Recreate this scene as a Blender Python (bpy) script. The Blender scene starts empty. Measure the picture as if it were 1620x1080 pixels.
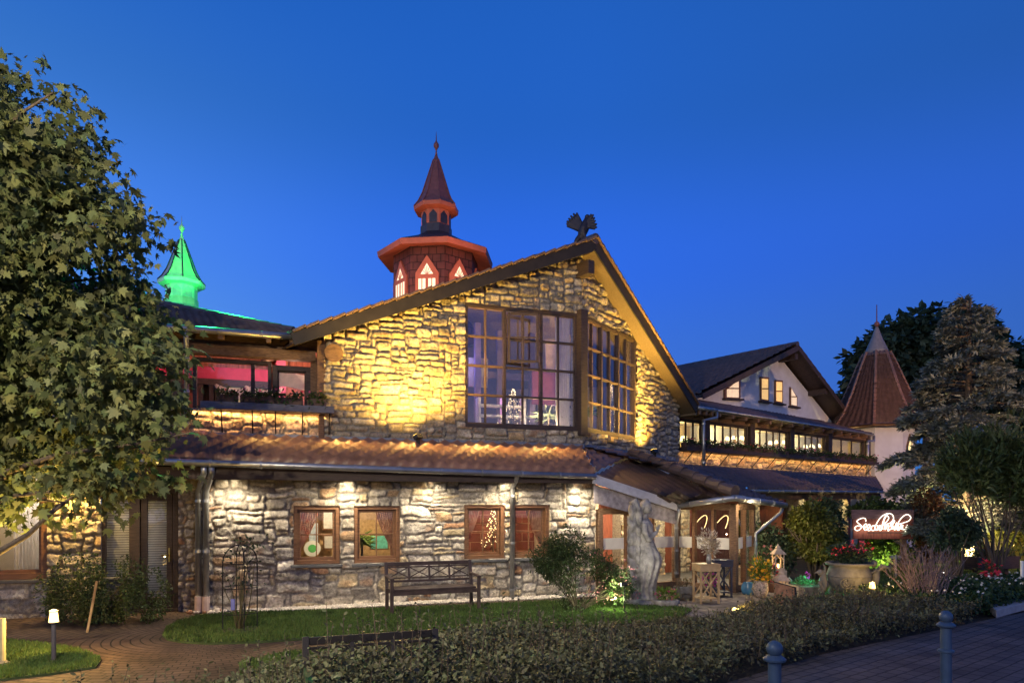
import bpy, math, random
import numpy as np
from mathutils import Vector as V, Matrix, noise as mnoise
random.seed(7)
rng = np.random.default_rng(11)
S = bpy.context.scene
COL = S.collection
R_ = math.radians
# ---------------------------------------------------------------- camera, sky, sun, exposure
F, CX, HOR, H = 1080.0, 810.0, 798.0, 2.0          # focal length in px, principal column, horizon row, eye height
cam = bpy.data.objects.new('camera', bpy.data.cameras.new('camera'))
COL.objects.link(cam); S.camera = cam
cam.location = (0, 0, H); cam.rotation_euler = (R_(90), 0, 0)
cam.data.lens = 24; cam.data.sensor_width = 36; cam.data.shift_y = (HOR - 540) / 1620
cam.data.clip_end = 2000
S.view_settings.view_transform = 'Standard'; S.view_settings.look = 'None'
S.view_settings.exposure = 1.12; S.view_settings.gamma = 1
S.cycles.use_denoising = True
S.cycles.max_bounces = 8; S.cycles.diffuse_bounces = 3; S.cycles.glossy_bounces = 3
S.cycles.transparent_max_bounces = 14; S.cycles.transmission_bounces = 4
S.cycles.sample_clamp_indirect = 4; S.cycles.sample_clamp_direct = 0
S.cycles.caustics_reflective = False; S.cycles.caustics_refractive = False
w = bpy.data.worlds.new('World'); S.world = w; w.use_nodes = True
def _world():
    nt = w.node_tree; nt.nodes.clear(); N = nt.nodes.new; L = nt.links.new
    out = N('ShaderNodeOutputWorld'); tc = N('ShaderNodeTexCoord'); sx = N('ShaderNodeSeparateXYZ')
    L(tc.outputs['Generated'], sx.inputs[0])
    el = N('ShaderNodeValToRGB'); el.color_ramp.interpolation = 'EASE'
    cr = el.color_ramp; cr.elements[0].position = 0.0; cr.elements[0].color = (0.045, 0.150, 0.46, 1)
    cr.elements[1].position = 0.9; cr.elements[1].color = (0.001, 0.050, 0.22, 1)
    e = cr.elements.new(0.18); e.color = (0.018, 0.114, 0.52, 1)
    e = cr.elements.new(0.33); e.color = (0.0085, 0.098, 0.58, 1)
    e = cr.elements.new(0.50); e.color = (0.003, 0.080, 0.40, 1)
    L(sx.outputs[2], el.inputs[0])
    # lighter towards the west (-x), where the sun went down
    mr = N('ShaderNodeMapRange'); mr.inputs[1].default_value = 0.02; mr.inputs[2].default_value = -0.75
    mr.interpolation_type = 'SMOOTHSTEP'
    L(sx.outputs[0], mr.inputs[0])
    zf = N('ShaderNodeMapRange'); zf.inputs[1].default_value = 0.62; zf.inputs[2].default_value = 0.05
    L(sx.outputs[2], zf.inputs[0])
    mm = N('ShaderNodeMath'); mm.operation = 'MULTIPLY'; L(mr.outputs[0], mm.inputs[0]); L(zf.outputs[0], mm.inputs[1])
    ad = N('ShaderNodeMixRGB'); ad.blend_type = 'ADD'; ad.inputs[2].default_value = (0.085, 0.20, 0.12, 1)
    L(mm.outputs[0], ad.inputs[0]); L(el.outputs[0], ad.inputs[1])
    # darker towards the east (+x)
    me = N('ShaderNodeMapRange'); me.inputs[1].default_value = 0.1; me.inputs[2].default_value = 0.6
    L(sx.outputs[0], me.inputs[0])
    dk = N('ShaderNodeMixRGB'); dk.blend_type = 'MULTIPLY'; dk.inputs[2].default_value = (0.55, 0.78, 0.74, 1)
    L(me.outputs[0], dk.inputs[0]); L(ad.outputs[0], dk.inputs[1])
    # the afterglow behind the photographer
    mb = N('ShaderNodeMapRange'); mb.inputs[1].default_value = -0.1; mb.inputs[2].default_value = -0.8
    mb.interpolation_type = 'SMOOTHSTEP'; L(sx.outputs[1], mb.inputs[0])
    zb = N('ShaderNodeMapRange'); zb.inputs[1].default_value = 0.30; zb.inputs[2].default_value = 0.0
    L(sx.outputs[2], zb.inputs[0])
    mq = N('ShaderNodeMath'); mq.operation = 'MULTIPLY'; L(mb.outputs[0], mq.inputs[0]); L(zb.outputs[0], mq.inputs[1])
    ag = N('ShaderNodeMixRGB'); ag.blend_type = 'ADD'; ag.inputs[2].default_value = (0.42, 0.30, 0.20, 1)
    L(mq.outputs[0], ag.inputs[0]); L(dk.outputs[0], ag.inputs[1])
    b1 = N('ShaderNodeBackground'); b1.inputs[1].default_value = 0.62; L(ag.outputs[0], b1.inputs[0])
    sk = N('ShaderNodeTexSky'); sk.sky_type = 'NISHITA'; sk.sun_disc = False
    sk.sun_elevation = R_(-2); sk.sun_rotation = R_(215)
    b2 = N('ShaderNodeBackground'); b2.inputs[1].default_value = 0.05; L(sk.outputs[0], b2.inputs[0])
    asd = N('ShaderNodeAddShader'); L(b1.outputs[0], asd.inputs[0]); L(b2.outputs[0], asd.inputs[1])
    L(asd.outputs[0], out.inputs[0])
_world()
sl = bpy.data.lights.new('sun', 'SUN'); sl.energy = 0.12; sl.angle = R_(40); sl.color = (1, .86, .66)
so = bpy.data.objects.new('sun', sl); COL.objects.link(so)
so.rotation_euler = V((0.30, 0.86, -0.36)).to_track_quat('-Z', 'Y').to_euler()   # last glow, low behind the camera

# ---------------------------------------------------------------- helpers
def P(px, py, Y): return V(((px - CX) / F * Y, Y, H + (HOR - py) / F * Y))
def G(px, py):
    Y = H * F / (py - HOR); return V(((px - CX) / F * Y, Y, 0))
OFF = {}
def thing(name, label, cat, loc=(0, 0, 0), group=None, kind=None, local=False):
    o = bpy.data.objects.new(name, None); COL.objects.link(o); o.empty_display_size = .2
    o.location = loc; o['label'] = label; o['category'] = cat
    if group: o['group'] = group
    if kind: o['kind'] = kind
    OFF[o.name] = V((0, 0, 0)) if local else V(loc)
    return o
def tag(o, label=None, cat=None, group=None, kind=None):
    if label: o['label'] = label
    if cat: o['category'] = cat
    if group: o['group'] = group
    if kind: o['kind'] = kind
    return o
def copy_tree(o, parent=None):
    c = o.copy(); COL.objects.link(c)
    if parent: c.parent = parent
    for ch in list(o.children): copy_tree(ch, c)
    return c
class MB:
    def __init__(s): s.v = []; s.f = []
    def add(s, vs, fs):
        b = len(s.v); s.v += [tuple(q) for q in vs]; s.f += [tuple(b + i for i in f) for f in fs]
    def hexa(s, c):   # 8 corners: bottom 4 ccw, top 4 ccw
        s.add(c, [(3, 2, 1, 0), (4, 5, 6, 7), (0, 1, 5, 4), (1, 2, 6, 5), (2, 3, 7, 6), (3, 0, 4, 7)])
    def box(s, x0, x1, y0, y1, z0, z1):
        s.hexa([(x0, y0, z0), (x1, y0, z0), (x1, y1, z0), (x0, y1, z0), (x0, y0, z1), (x1, y0, z1), (x1, y1, z1), (x0, y1, z1)])
    def fbox(s, fr, t0, t1, z0, z1, o0, o1):
        if o0 < o1: o0, o1 = o1, o0
        s.hexa([fr.p(t0, z0, o0), fr.p(t1, z0, o0), fr.p(t1, z0, o1), fr.p(t0, z0, o1),
                fr.p(t0, z1, o0), fr.p(t1, z1, o0), fr.p(t1, z1, o1), fr.p(t0, z1, o1)])
    def bar(s, a, b, w, h, up=(0, 0, 1)):     # rectangular bar from a to b
        a, b = V(a), V(b); d = (b - a).normalized(); u = V(up)
        sd = d.cross(u)
        if sd.length < 1e-4: sd = d.cross(V((1, 0, 0)))
        sd.normalize(); u = sd.cross(d).normalized(); sd = sd * w / 2; u = u * h / 2
        s.hexa([a - sd - u, b - sd - u, b + sd - u, a + sd - u, a - sd + u, b - sd + u, b + sd + u, a + sd + u])
    def cyl(s, a, b, r0, r1=None, n=12, caps=True):
        s.tube([a, b], [r0, r0 if r1 is None else r1], n, caps)
    def tube(s, pts, r, n=8, caps=True):
        pts = [V(q) for q in pts]; k = len(pts)
        if not hasattr(r, '__len__'): r = [r] * k
        b = len(s.v); x = None
        for i, q in enumerate(pts):
            d = (pts[min(i + 1, k - 1)] - pts[max(i - 1, 0)]).normalized()
            if x is None:
                x = d.cross(V((0, 0, 1)))
                if x.length < .1: x = d.cross(V((1, 0, 0)))
            x = (x - d * x.dot(d)).normalized(); y = d.cross(x)
            for j in range(n):
                a = 2 * math.pi * j / n
                s.v.append(tuple(q + (x * math.cos(a) + y * math.sin(a)) * r[i]))
        for i in range(k - 1):
            for j in range(n):
                j2 = (j + 1) % n
                s.f.append((b + i * n + j, b + i * n + j2, b + (i + 1) * n + j2, b + (i + 1) * n + j))
        if caps:
            s.f.append(tuple(b + j for j in reversed(range(n)))); s.f.append(tuple(b + (k - 1) * n + j for j in range(n)))
    def lathe(s, c, prof, n=20, rot=0, sx=1, sy=1):    # prof [(r,z)]
        c = V(c); b = len(s.v); k = len(prof)
        for r, z in prof:
            for j in range(n):
                a = rot + 2 * math.pi * j / n
                s.v.append((c.x + math.cos(a) * r * sx, c.y + math.sin(a) * r * sy, c.z + z))
        for i in range(k - 1):
            for j in range(n):
                j2 = (j + 1) % n
                s.f.append((b + i * n + j, b + i * n + j2, b + (i + 1) * n + j2, b + (i + 1) * n + j))
        s.f.append(tuple(b + j for j in reversed(range(n)))); s.f.append(tuple(b + (k - 1) * n + j for j in range(n)))
    def prism(s, poly, d):      # planar polygon extruded by vector d
        n = len(poly); d = V(d); poly = [V(q) for q in poly]
        s.add(poly + [q + d for q in poly], [tuple(reversed(range(n))), tuple(range(n, 2 * n))] +
              [(i, (i + 1) % n, n + (i + 1) % n, n + i) for i in range(n)])
    def ball(s, c, r, n=10, sx=1, sy=1, sz=1):
        m = max(5, n // 2 + 1)
        s.lathe(c, [(max(.0005, r * math.sin(math.pi * i / m)), -r * sz * math.cos(math.pi * i / m)) for i in range(m + 1)], n, 0, sx, sy)
    def build(s, name, mat, parent=None, smooth=False, bevel=0, mods=None):
        off = OFF.get(parent.name, V((0, 0, 0))) if parent else V((0, 0, 0))
        me = bpy.data.meshes.new(name)
        me.from_pydata([(a - off.x, b - off.y, c - off.z) for a, b, c in s.v], [], s.f)
        return link(name, me, mat, parent, off, smooth, bevel)
def link(name, me, mat, parent, off, smooth=False, bevel=0):
    o = bpy.data.objects.new(name, me); COL.objects.link(o)
    if parent: o.parent = parent
    OFF[o.name] = off
    for m in (mat if isinstance(mat, (list, tuple)) else [mat]): me.materials.append(m)
    if smooth: me.polygons.foreach_set('use_smooth', [True] * len(me.polygons))
    if bevel:
        b = o.modifiers.new('bevel', 'BEVEL'); b.width = bevel; b.segments = 2; b.limit_method = 'ANGLE'
    me.update(); return o
def npmesh(name, verts, nper, mat, parent=None, faces=None, smooth=False, color=None):
    """many equal polygons quickly: verts (N*nper,3) with faces None, or explicit (M,nper) index array"""
    off = OFF.get(parent.name, V((0, 0, 0))) if parent else V((0, 0, 0))
    verts = np.asarray(verts, dtype=np.float64).reshape(-1, 3) - np.array(off)
    if faces is None: faces = np.arange(len(verts)).reshape(-1, nper)
    m = len(faces); me = bpy.data.meshes.new(name)
    me.vertices.add(len(verts)); me.vertices.foreach_set('co', verts.astype(np.float32).ravel())
    me.loops.add(m * nper); me.loops.foreach_set('vertex_index', faces.astype(np.int32).ravel())
    me.polygons.add(m); me.polygons.foreach_set('loop_start', (np.arange(m) * nper).astype(np.int32))
    me.polygons.foreach_set('loop_total', np.full(m, nper, dtype=np.int32))
    if color is not None:
        ca = me.color_attributes.new('tint', 'FLOAT_COLOR', 'POINT')
        c4 = np.ones((len(verts), 4), dtype=np.float32); c4[:, :3] = color
        ca.data.foreach_set('color', c4.ravel())
    me.update(calc_edges=True); me.validate()
    return link(name, me, mat, parent, off, smooth)
class Fr:                         # a vertical wall plane: t along it, z up, o outwards
    def __init__(s, x, y, dx, dy):
        l = math.hypot(dx, dy); s.x, s.y, s.dx, s.dy = x, y, dx / l, dy / l
    def p(s, t, z, o=0): return V((s.x + s.dx * t + s.dy * o, s.y + s.dy * t - s.dx * o, z))
    def t(s, px, o=0):
        bx, by = s.x + s.dy * o, s.y - s.dx * o; k = (px - CX) / F
        return (k * by - bx) / (s.dx - k * s.dy)
    def z(s, px, py, o=0): return H + (HOR - py) / F * (s.y - s.dx * o + s.dy * s.t(px, o))
    def rot(s): return math.atan2(s.dy, s.dx)
# ---------------------------------------------------------------- noise for the masonry
def _h(ix, iy, sd):
    n = (ix.astype(np.int64) * 374761393 + iy.astype(np.int64) * 668265263 + sd * 144269504) & 0xffffffff
    n = ((n ^ (n >> 13)) * 1274126177) & 0xffffffff
    return ((n ^ (n >> 16)) & 0xffff) / 65535.0
def vn(x, y, sd=0):
    ix, iy = np.floor(x), np.floor(y); fx, fy = x - ix, y - iy
    fx = fx * fx * (3 - 2 * fx); fy = fy * fy * (3 - 2 * fy)
    a = _h(ix, iy, sd) * (1 - fx) + _h(ix + 1, iy, sd) * fx
    b = _h(ix, iy + 1, sd) * (1 - fx) + _h(ix + 1, iy + 1, sd) * fx
    return (a * (1 - fy) + b * fy) * 2 - 1
def fbm(x, y, sd=0, o=3):
    s = 0; a = 1
    for i in range(o): s = s + a * vn(x * 2 ** i, y * 2 ** i, sd + i * 7); a *= .5
    return s
# ---------------------------------------------------------------- materials
def mat(name, col=(.5, .5, .5), rough=.6, metal=0, var=.15, scale=8, bump=.0, bscale=40, col2=None, stretch=None, emit=None, estr=0,
        island=0, trans=0, spec=.4):
    m = bpy.data.materials.new(name); m.use_nodes = True; nt = m.node_tree; N = nt.nodes.new; L = nt.links.new
    b = nt.nodes['Principled BSDF']; b.inputs['Roughness'].default_value = rough; b.inputs['Metallic'].default_value = metal
    b.inputs['Specular IOR Level'].default_value = spec
    tc = N('ShaderNodeTexCoord'); src = tc.outputs['Object']
    if stretch:
        mp = N('ShaderNodeMapping'); mp.inputs['Scale'].default_value = stretch; L(src, mp.inputs[0]); src = mp.outputs[0]
    nz = N('ShaderNodeTexNoise'); nz.inputs['Scale'].default_value = scale; nz.inputs['Detail'].default_value = 5
    L(src, nz.inputs['Vector'])
    mx = N('ShaderNodeMixRGB'); c2 = col2 or tuple(c * (1 - var) for c in col); c1 = tuple(min(1, c * (1 + var)) for c in col)
    mx.inputs[1].default_value = (*c2, 1); mx.inputs[2].default_value = (*c1, 1)
    rp = N('ShaderNodeMapRange'); rp.inputs[1].default_value = .3; rp.inputs[2].default_value = .7
    L(nz.outputs['Fac'], rp.inputs[0]); L(rp.outputs[0], mx.inputs[0]); cout = mx.outputs[0]
    if island:
        ge = N('ShaderNodeNewGeometry'); hs = N('ShaderNodeHueSaturation')
        vr = N('ShaderNodeMapRange'); vr.inputs[3].default_value = 1 - island; vr.inputs[4].default_value = 1 + island
        L(ge.outputs['Random Per Island'], vr.inputs[0]); L(vr.outputs[0], hs.inputs['Value']); L(cout, hs.inputs['Color'])
        hr = N('ShaderNodeMapRange'); hr.inputs[3].default_value = .5 - island * .07; hr.inputs[4].default_value = .5 + island * .05
        wn = N('ShaderNodeMath'); wn.operation = 'FRACT'; wk = N('ShaderNodeMath'); wk.operation = 'MULTIPLY'; wk.inputs[1].default_value = 7.31
        L(ge.outputs['Random Per Island'], wk.inputs[0]); L(wk.outputs[0], wn.inputs[0]); L(wn.outputs[0], hr.inputs[0]); L(hr.outputs[0], hs.inputs['Hue'])
        cout = hs.outputs[0]
    L(cout, b.inputs['Base Color'])
    if bump:
        n2 = N('ShaderNodeTexNoise'); n2.inputs['Scale'].default_value = bscale; n2.inputs['Detail'].default_value = 4; L(src, n2.inputs['Vector'])
        bp = N('ShaderNodeBump'); bp.inputs['Strength'].default_value = bump; bp.inputs['Distance'].default_value = .02
        L(n2.outputs['Fac'], bp.inputs['Height']); L(bp.outputs[0], b.inputs['Normal'])
    if emit: b.inputs['Emission Color'].default_value = (*emit, 1); b.inputs['Emission Strength'].default_value = estr
    if trans:
        tr = N('ShaderNodeBsdfTranslucent'); L(cout, tr.inputs[0]); ms = N('ShaderNodeMixShader'); ms.inputs[0].default_value = trans
        L(b.outputs[0], ms.inputs[1]); L(tr.outputs[0], ms.inputs[2]); L(ms.outputs[0], nt.nodes['Material Output'].inputs[0])
    return m
def glass_mat(name, tint=(.95, .96, .96), refl=.045, rough=.0):
    m = bpy.data.materials.new(name); m.use_nodes = True; nt = m.node_tree; nt.nodes.clear(); N = nt.nodes.new; L = nt.links.new
    out = N('ShaderNodeOutputMaterial'); t = N('ShaderNodeBsdfTransparent'); t.inputs[0].default_value = (*tint, 1)
    g = N('ShaderNodeBsdfGlossy'); g.inputs['Roughness'].default_value = rough
    lw = N('ShaderNodeLayerWeight'); lw.inputs[0].default_value = .5
    mr = N('ShaderNodeMapRange'); mr.inputs[3].default_value = refl; mr.inputs[4].default_value = .9
    pw = N('ShaderNodeMath'); pw.operation = 'POWER'; pw.inputs[1].default_value = 4; L(lw.outputs['Facing'], pw.inputs[0]); L(pw.outputs[0], mr.inputs[0])
    mx = N('ShaderNodeMixShader'); L(mr.outputs[0], mx.inputs[0]); L(t.outputs[0], mx.inputs[1]); L(g.outputs[0], mx.inputs[2]); L(mx.outputs[0], out.inputs[0])
    return m
def stone_mat(name):
    m = bpy.data.materials.new(name); m.use_nodes = True; nt = m.node_tree; N = nt.nodes.new; L = nt.links.new
    b = nt.nodes['Principled BSDF']; b.inputs['Roughness'].default_value = .85; b.inputs['Specular IOR Level'].default_value = .3
    at = N('ShaderNodeAttribute'); at.attribute_name = 'tint'
    tc = N('ShaderNodeTexCoord'); nz = N('ShaderNodeTexNoise'); nz.inputs['Scale'].default_value = 20; nz.inputs['Detail'].default_value = 7; nz.inputs['Roughness'].default_value = .65
    L(tc.outputs['Object'], nz.inputs['Vector'])
    mr = N('ShaderNodeMapRange'); mr.inputs[1].default_value = .3; mr.inputs[2].default_value = .7; mr.inputs[3].default_value = .5; mr.inputs[4].default_value = 1.4; L(nz.outputs['Fac'], mr.inputs[0])
    vm = N('ShaderNodeVectorMath'); vm.operation = 'SCALE'; L(at.outputs['Color'], vm.inputs[0]); L(mr.outputs[0], vm.inputs['Scale'])
    L(vm.outputs[0], b.inputs['Base Color'])
    n2 = N('ShaderNodeTexNoise'); n2.inputs['Scale'].default_value = 45; n2.inputs['Detail'].default_value = 5; L(tc.outputs['Object'], n2.inputs['Vector'])
    bp = N('ShaderNodeBump'); bp.inputs['Strength'].default_value = .8; bp.inputs['Distance'].default_value = .03
    L(n2.outputs['Fac'], bp.inputs['Height']); L(bp.outputs[0], b.inputs['Normal'])
    return m
def brick_mat(name, c1, c2, mortar, bw, bh, msize=.012, rough=.85, rot=0, polar=None, warp=.02, bump=.6, off=.5):
    m = bpy.data.materials.new(name); m.use_nodes = True; nt = m.node_tree; N = nt.nodes.new; L = nt.links.new
    b = nt.nodes['Principled BSDF']; b.inputs['Roughness'].default_value = rough; b.inputs['Specular IOR Level'].default_value = .3
    tc = N('ShaderNodeTexCoord'); src = tc.outputs['Object']
    nz = N('ShaderNodeTexNoise'); nz.inputs['Scale'].default_value = 2.2; L(src, nz.inputs['Vector'])
    sc = N('ShaderNodeVectorMath'); sc.operation = 'MULTIPLY_ADD'; sc.inputs[1].default_value = (warp * 4,) * 3
    L(nz.outputs['Color'], sc.inputs[0]); L(src, sc.inputs[2]); src = sc.outputs[0]
    if polar:
        sx = N('ShaderNodeSeparateXYZ'); L(src, sx.inputs[0])
        def mth(op, a, bb):
            q = N('ShaderNodeMath'); q.operation = op
            for i, k in enumerate((a, bb)):
                if k is None: continue
                if isinstance(k, (int, float)): q.inputs[i].default_value = k
                else: L(k, q.inputs[i])
            return q.outputs[0]
        dx = mth('SUBTRACT', sx.outputs[0], polar[0]); dy = mth('SUBTRACT', sx.outputs[1], polar[1])
        r = mth('SQRT', mth('ADD', mth('MULTIPLY', dx, dx), mth('MULTIPLY', dy, dy)), None)
        a = mth('MULTIPLY', mth('ARCTAN2', dy, dx), polar[2])
        cb = N('ShaderNodeCombineXYZ'); L(a, cb.inputs[0]); L(sx.outputs[2] if len(polar) > 3 else r, cb.inputs[1]); src = cb.outputs[0]
    else:
        mp = N('ShaderNodeMapping'); mp.inputs['Rotation'].default_value = (0, 0, rot); L(src, mp.inputs[0]); src = mp.outputs[0]
    br = N('ShaderNodeTexBrick'); br.inputs['Scale'].default_value = 1; br.inputs['Brick Width'].default_value = bw; br.inputs['Row Height'].default_value = bh
    br.inputs['Mortar Size'].default_value = msize; br.inputs['Mortar Smooth'].default_value = .35; br.offset = off
    br.inputs['Color1'].default_value = (*c1, 1); br.inputs['Color2'].default_value = (*c2, 1); br.inputs['Mortar'].default_value = (*mortar, 1)
    L(src, br.inputs['Vector'])
    n2 = N('ShaderNodeTexNoise'); n2.inputs['Scale'].default_value = 1.3; n2.inputs['Detail'].default_value = 6; L(tc.outputs['Object'], n2.inputs['Vector'])
    mr = N('ShaderNodeMapRange'); mr.inputs[1].default_value = .3; mr.inputs[2].default_value = .7; mr.inputs[3].default_value = .48; mr.inputs[4].default_value = 1.32; L(n2.outputs['Fac'], mr.inputs[0])
    vm = N('ShaderNodeVectorMath'); vm.operation = 'SCALE'; L(br.outputs['Color'], vm.inputs[0]); L(mr.outputs[0], vm.inputs['Scale']); L(vm.outputs[0], b.inputs['Base Color'])
    iv = N('ShaderNodeMath'); iv.operation = 'SUBTRACT'; iv.inputs[0].default_value = 1; L(br.outputs['Fac'], iv.inputs[1])
    bp = N('ShaderNodeBump'); bp.inputs['Strength'].default_value = bump; bp.inputs['Distance'].default_value = .02; L(iv.outputs[0], bp.inputs['Height']); L(bp.outputs[0], b.inputs['Normal'])
    return m
def emis(name, col, s, cam_safe=True): return mat(name, tuple(min(1, c) for c in col), .5, emit=col, estr=s)

STONE = stone_mat('rubble_stone')
TILE = mat('roof_tile', (.20, .105, .065), .42, var=.35, scale=3, bump=.25, bscale=30, spec=.5)
TILE_DK = mat('dark_roof_tile', (.075, .055, .055), .45, var=.3, scale=3, bump=.2, spec=.5)
WOOD = mat('weathered_timber', (.15, .085, .05), .75, var=.45, scale=6, stretch=(1.5, 1.5, 9), bump=.5, bscale=25)
WOODH = mat('weathered_beam', (.17, .10, .06), .75, var=.45, scale=5, stretch=(2, 2, 14), bump=.5, bscale=20)
WOODBR = mat('varnished_timber', (.16, .078, .038), .45, var=.3, scale=6, stretch=(1, 1, 6), bump=.15)
WOODDK = mat('dark_stained_timber', (.045, .030, .026), .6, var=.4, scale=6, stretch=(1, 1, 8), bump=.3)
WOODRED = mat('red_brown_timber', (.22, .065, .04), .55, var=.4, scale=5, stretch=(6, 6, .8), bump=.3)
SOFFIT = mat('pale_soffit_board', (.16, .12, .08), .6, var=.25, scale=3, stretch=(10, 10, 4), bump=.2)
ZINC = mat('zinc_sheet', (.34, .35, .37), .38, metal=.75, var=.2, scale=4)
LEAD = mat('blue_grey_flashing', (.16, .18, .22), .5, metal=.3, var=.2)
IRON = mat('black_iron', (.02, .02, .022), .5, metal=.4, var=.3)
GLASS = glass_mat('window_glass')
GLASSB = glass_mat('bay_glass', (.92, .92, .97), .13)
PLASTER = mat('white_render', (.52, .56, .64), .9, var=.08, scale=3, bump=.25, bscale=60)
TERRA = mat('terracotta_painted_wood', (.42, .13, .07), .6, var=.12, scale=5, bump=.1)
BROWNR = brick_mat('brown_red_shingle', (.13, .046, .042), (.10, .038, .036), (.02, .012, .012), .26, .24, .012, .7, polar=(0, 0, 1.36, 1), warp=.01, bump=.8)
LEADRF = mat('dark_sheet_roof', (.03, .035, .05), .45, metal=.3, var=.2)
COPPER = mat('red_sheet_roof', (.20, .075, .065), .5, var=.2, bump=.1)
WHITEP = mat('white_paint', (.75, .75, .72), .5, var=.06)
CLAY = mat('terracotta_clay', (.30, .16, .10), .8, var=.3, bump=.3)
STATUE = mat('carved_sandstone', (.30, .285, .26), .9, var=.3, scale=8, bump=.9, bscale=30, col2=(.12, .115, .11))
GREYST = mat('grey_cast_stone', (.10, .10, .105), .85, var=.3, scale=6, bump=.4)
def leafmat(n, c, isl=.45, tr=.3, c2=None): return mat(n, c, .55, var=.25, scale=2.5, island=isl, trans=tr, spec=.3, col2=c2)
L_MAPLE = leafmat('maple_leaf', (.13, .145, .05), .5, .35, (.075, .105, .05))
L_DARK = leafmat('dark_leaf', (.045, .075, .042), .5)
L_CEDAR = leafmat('cedar_needle', (.17, .195, .165), .45, .15)
L_BUSH = leafmat('shrub_leaf', (.055, .085, .03), .5)
L_HEDGE = leafmat('hedge_leaf', (.10, .115, .06), .6, .25, (.065, .06, .04))
L_LIME = leafmat('lime_leaf', (.12, .20, .03), .4)
L_GRASS = leafmat('grass_blade', (.066, .118, .026), .4)
BARK = mat('bark', (.10, .075, .055), .9, var=.4, scale=6, stretch=(3, 3, .6), bump=.8, bscale=15)
def flower(n, c): return mat(n, c, .5, var=.2, island=.2, trans=.2)
F_RED = flower('red_petal', (.55, .03, .05)); F_PINK = flower('pink_petal', (.55, .10, .22)); F_YEL = flower('yellow_petal', (.75, .38, .02))
F_MAG = flower('magenta_petal', (.45, .03, .30)); F_WHITE = flower('white_petal', (.7, .7, .68)); F_ROSE = flower('dusty_rose_petal', (.40, .16, .18))
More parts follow.
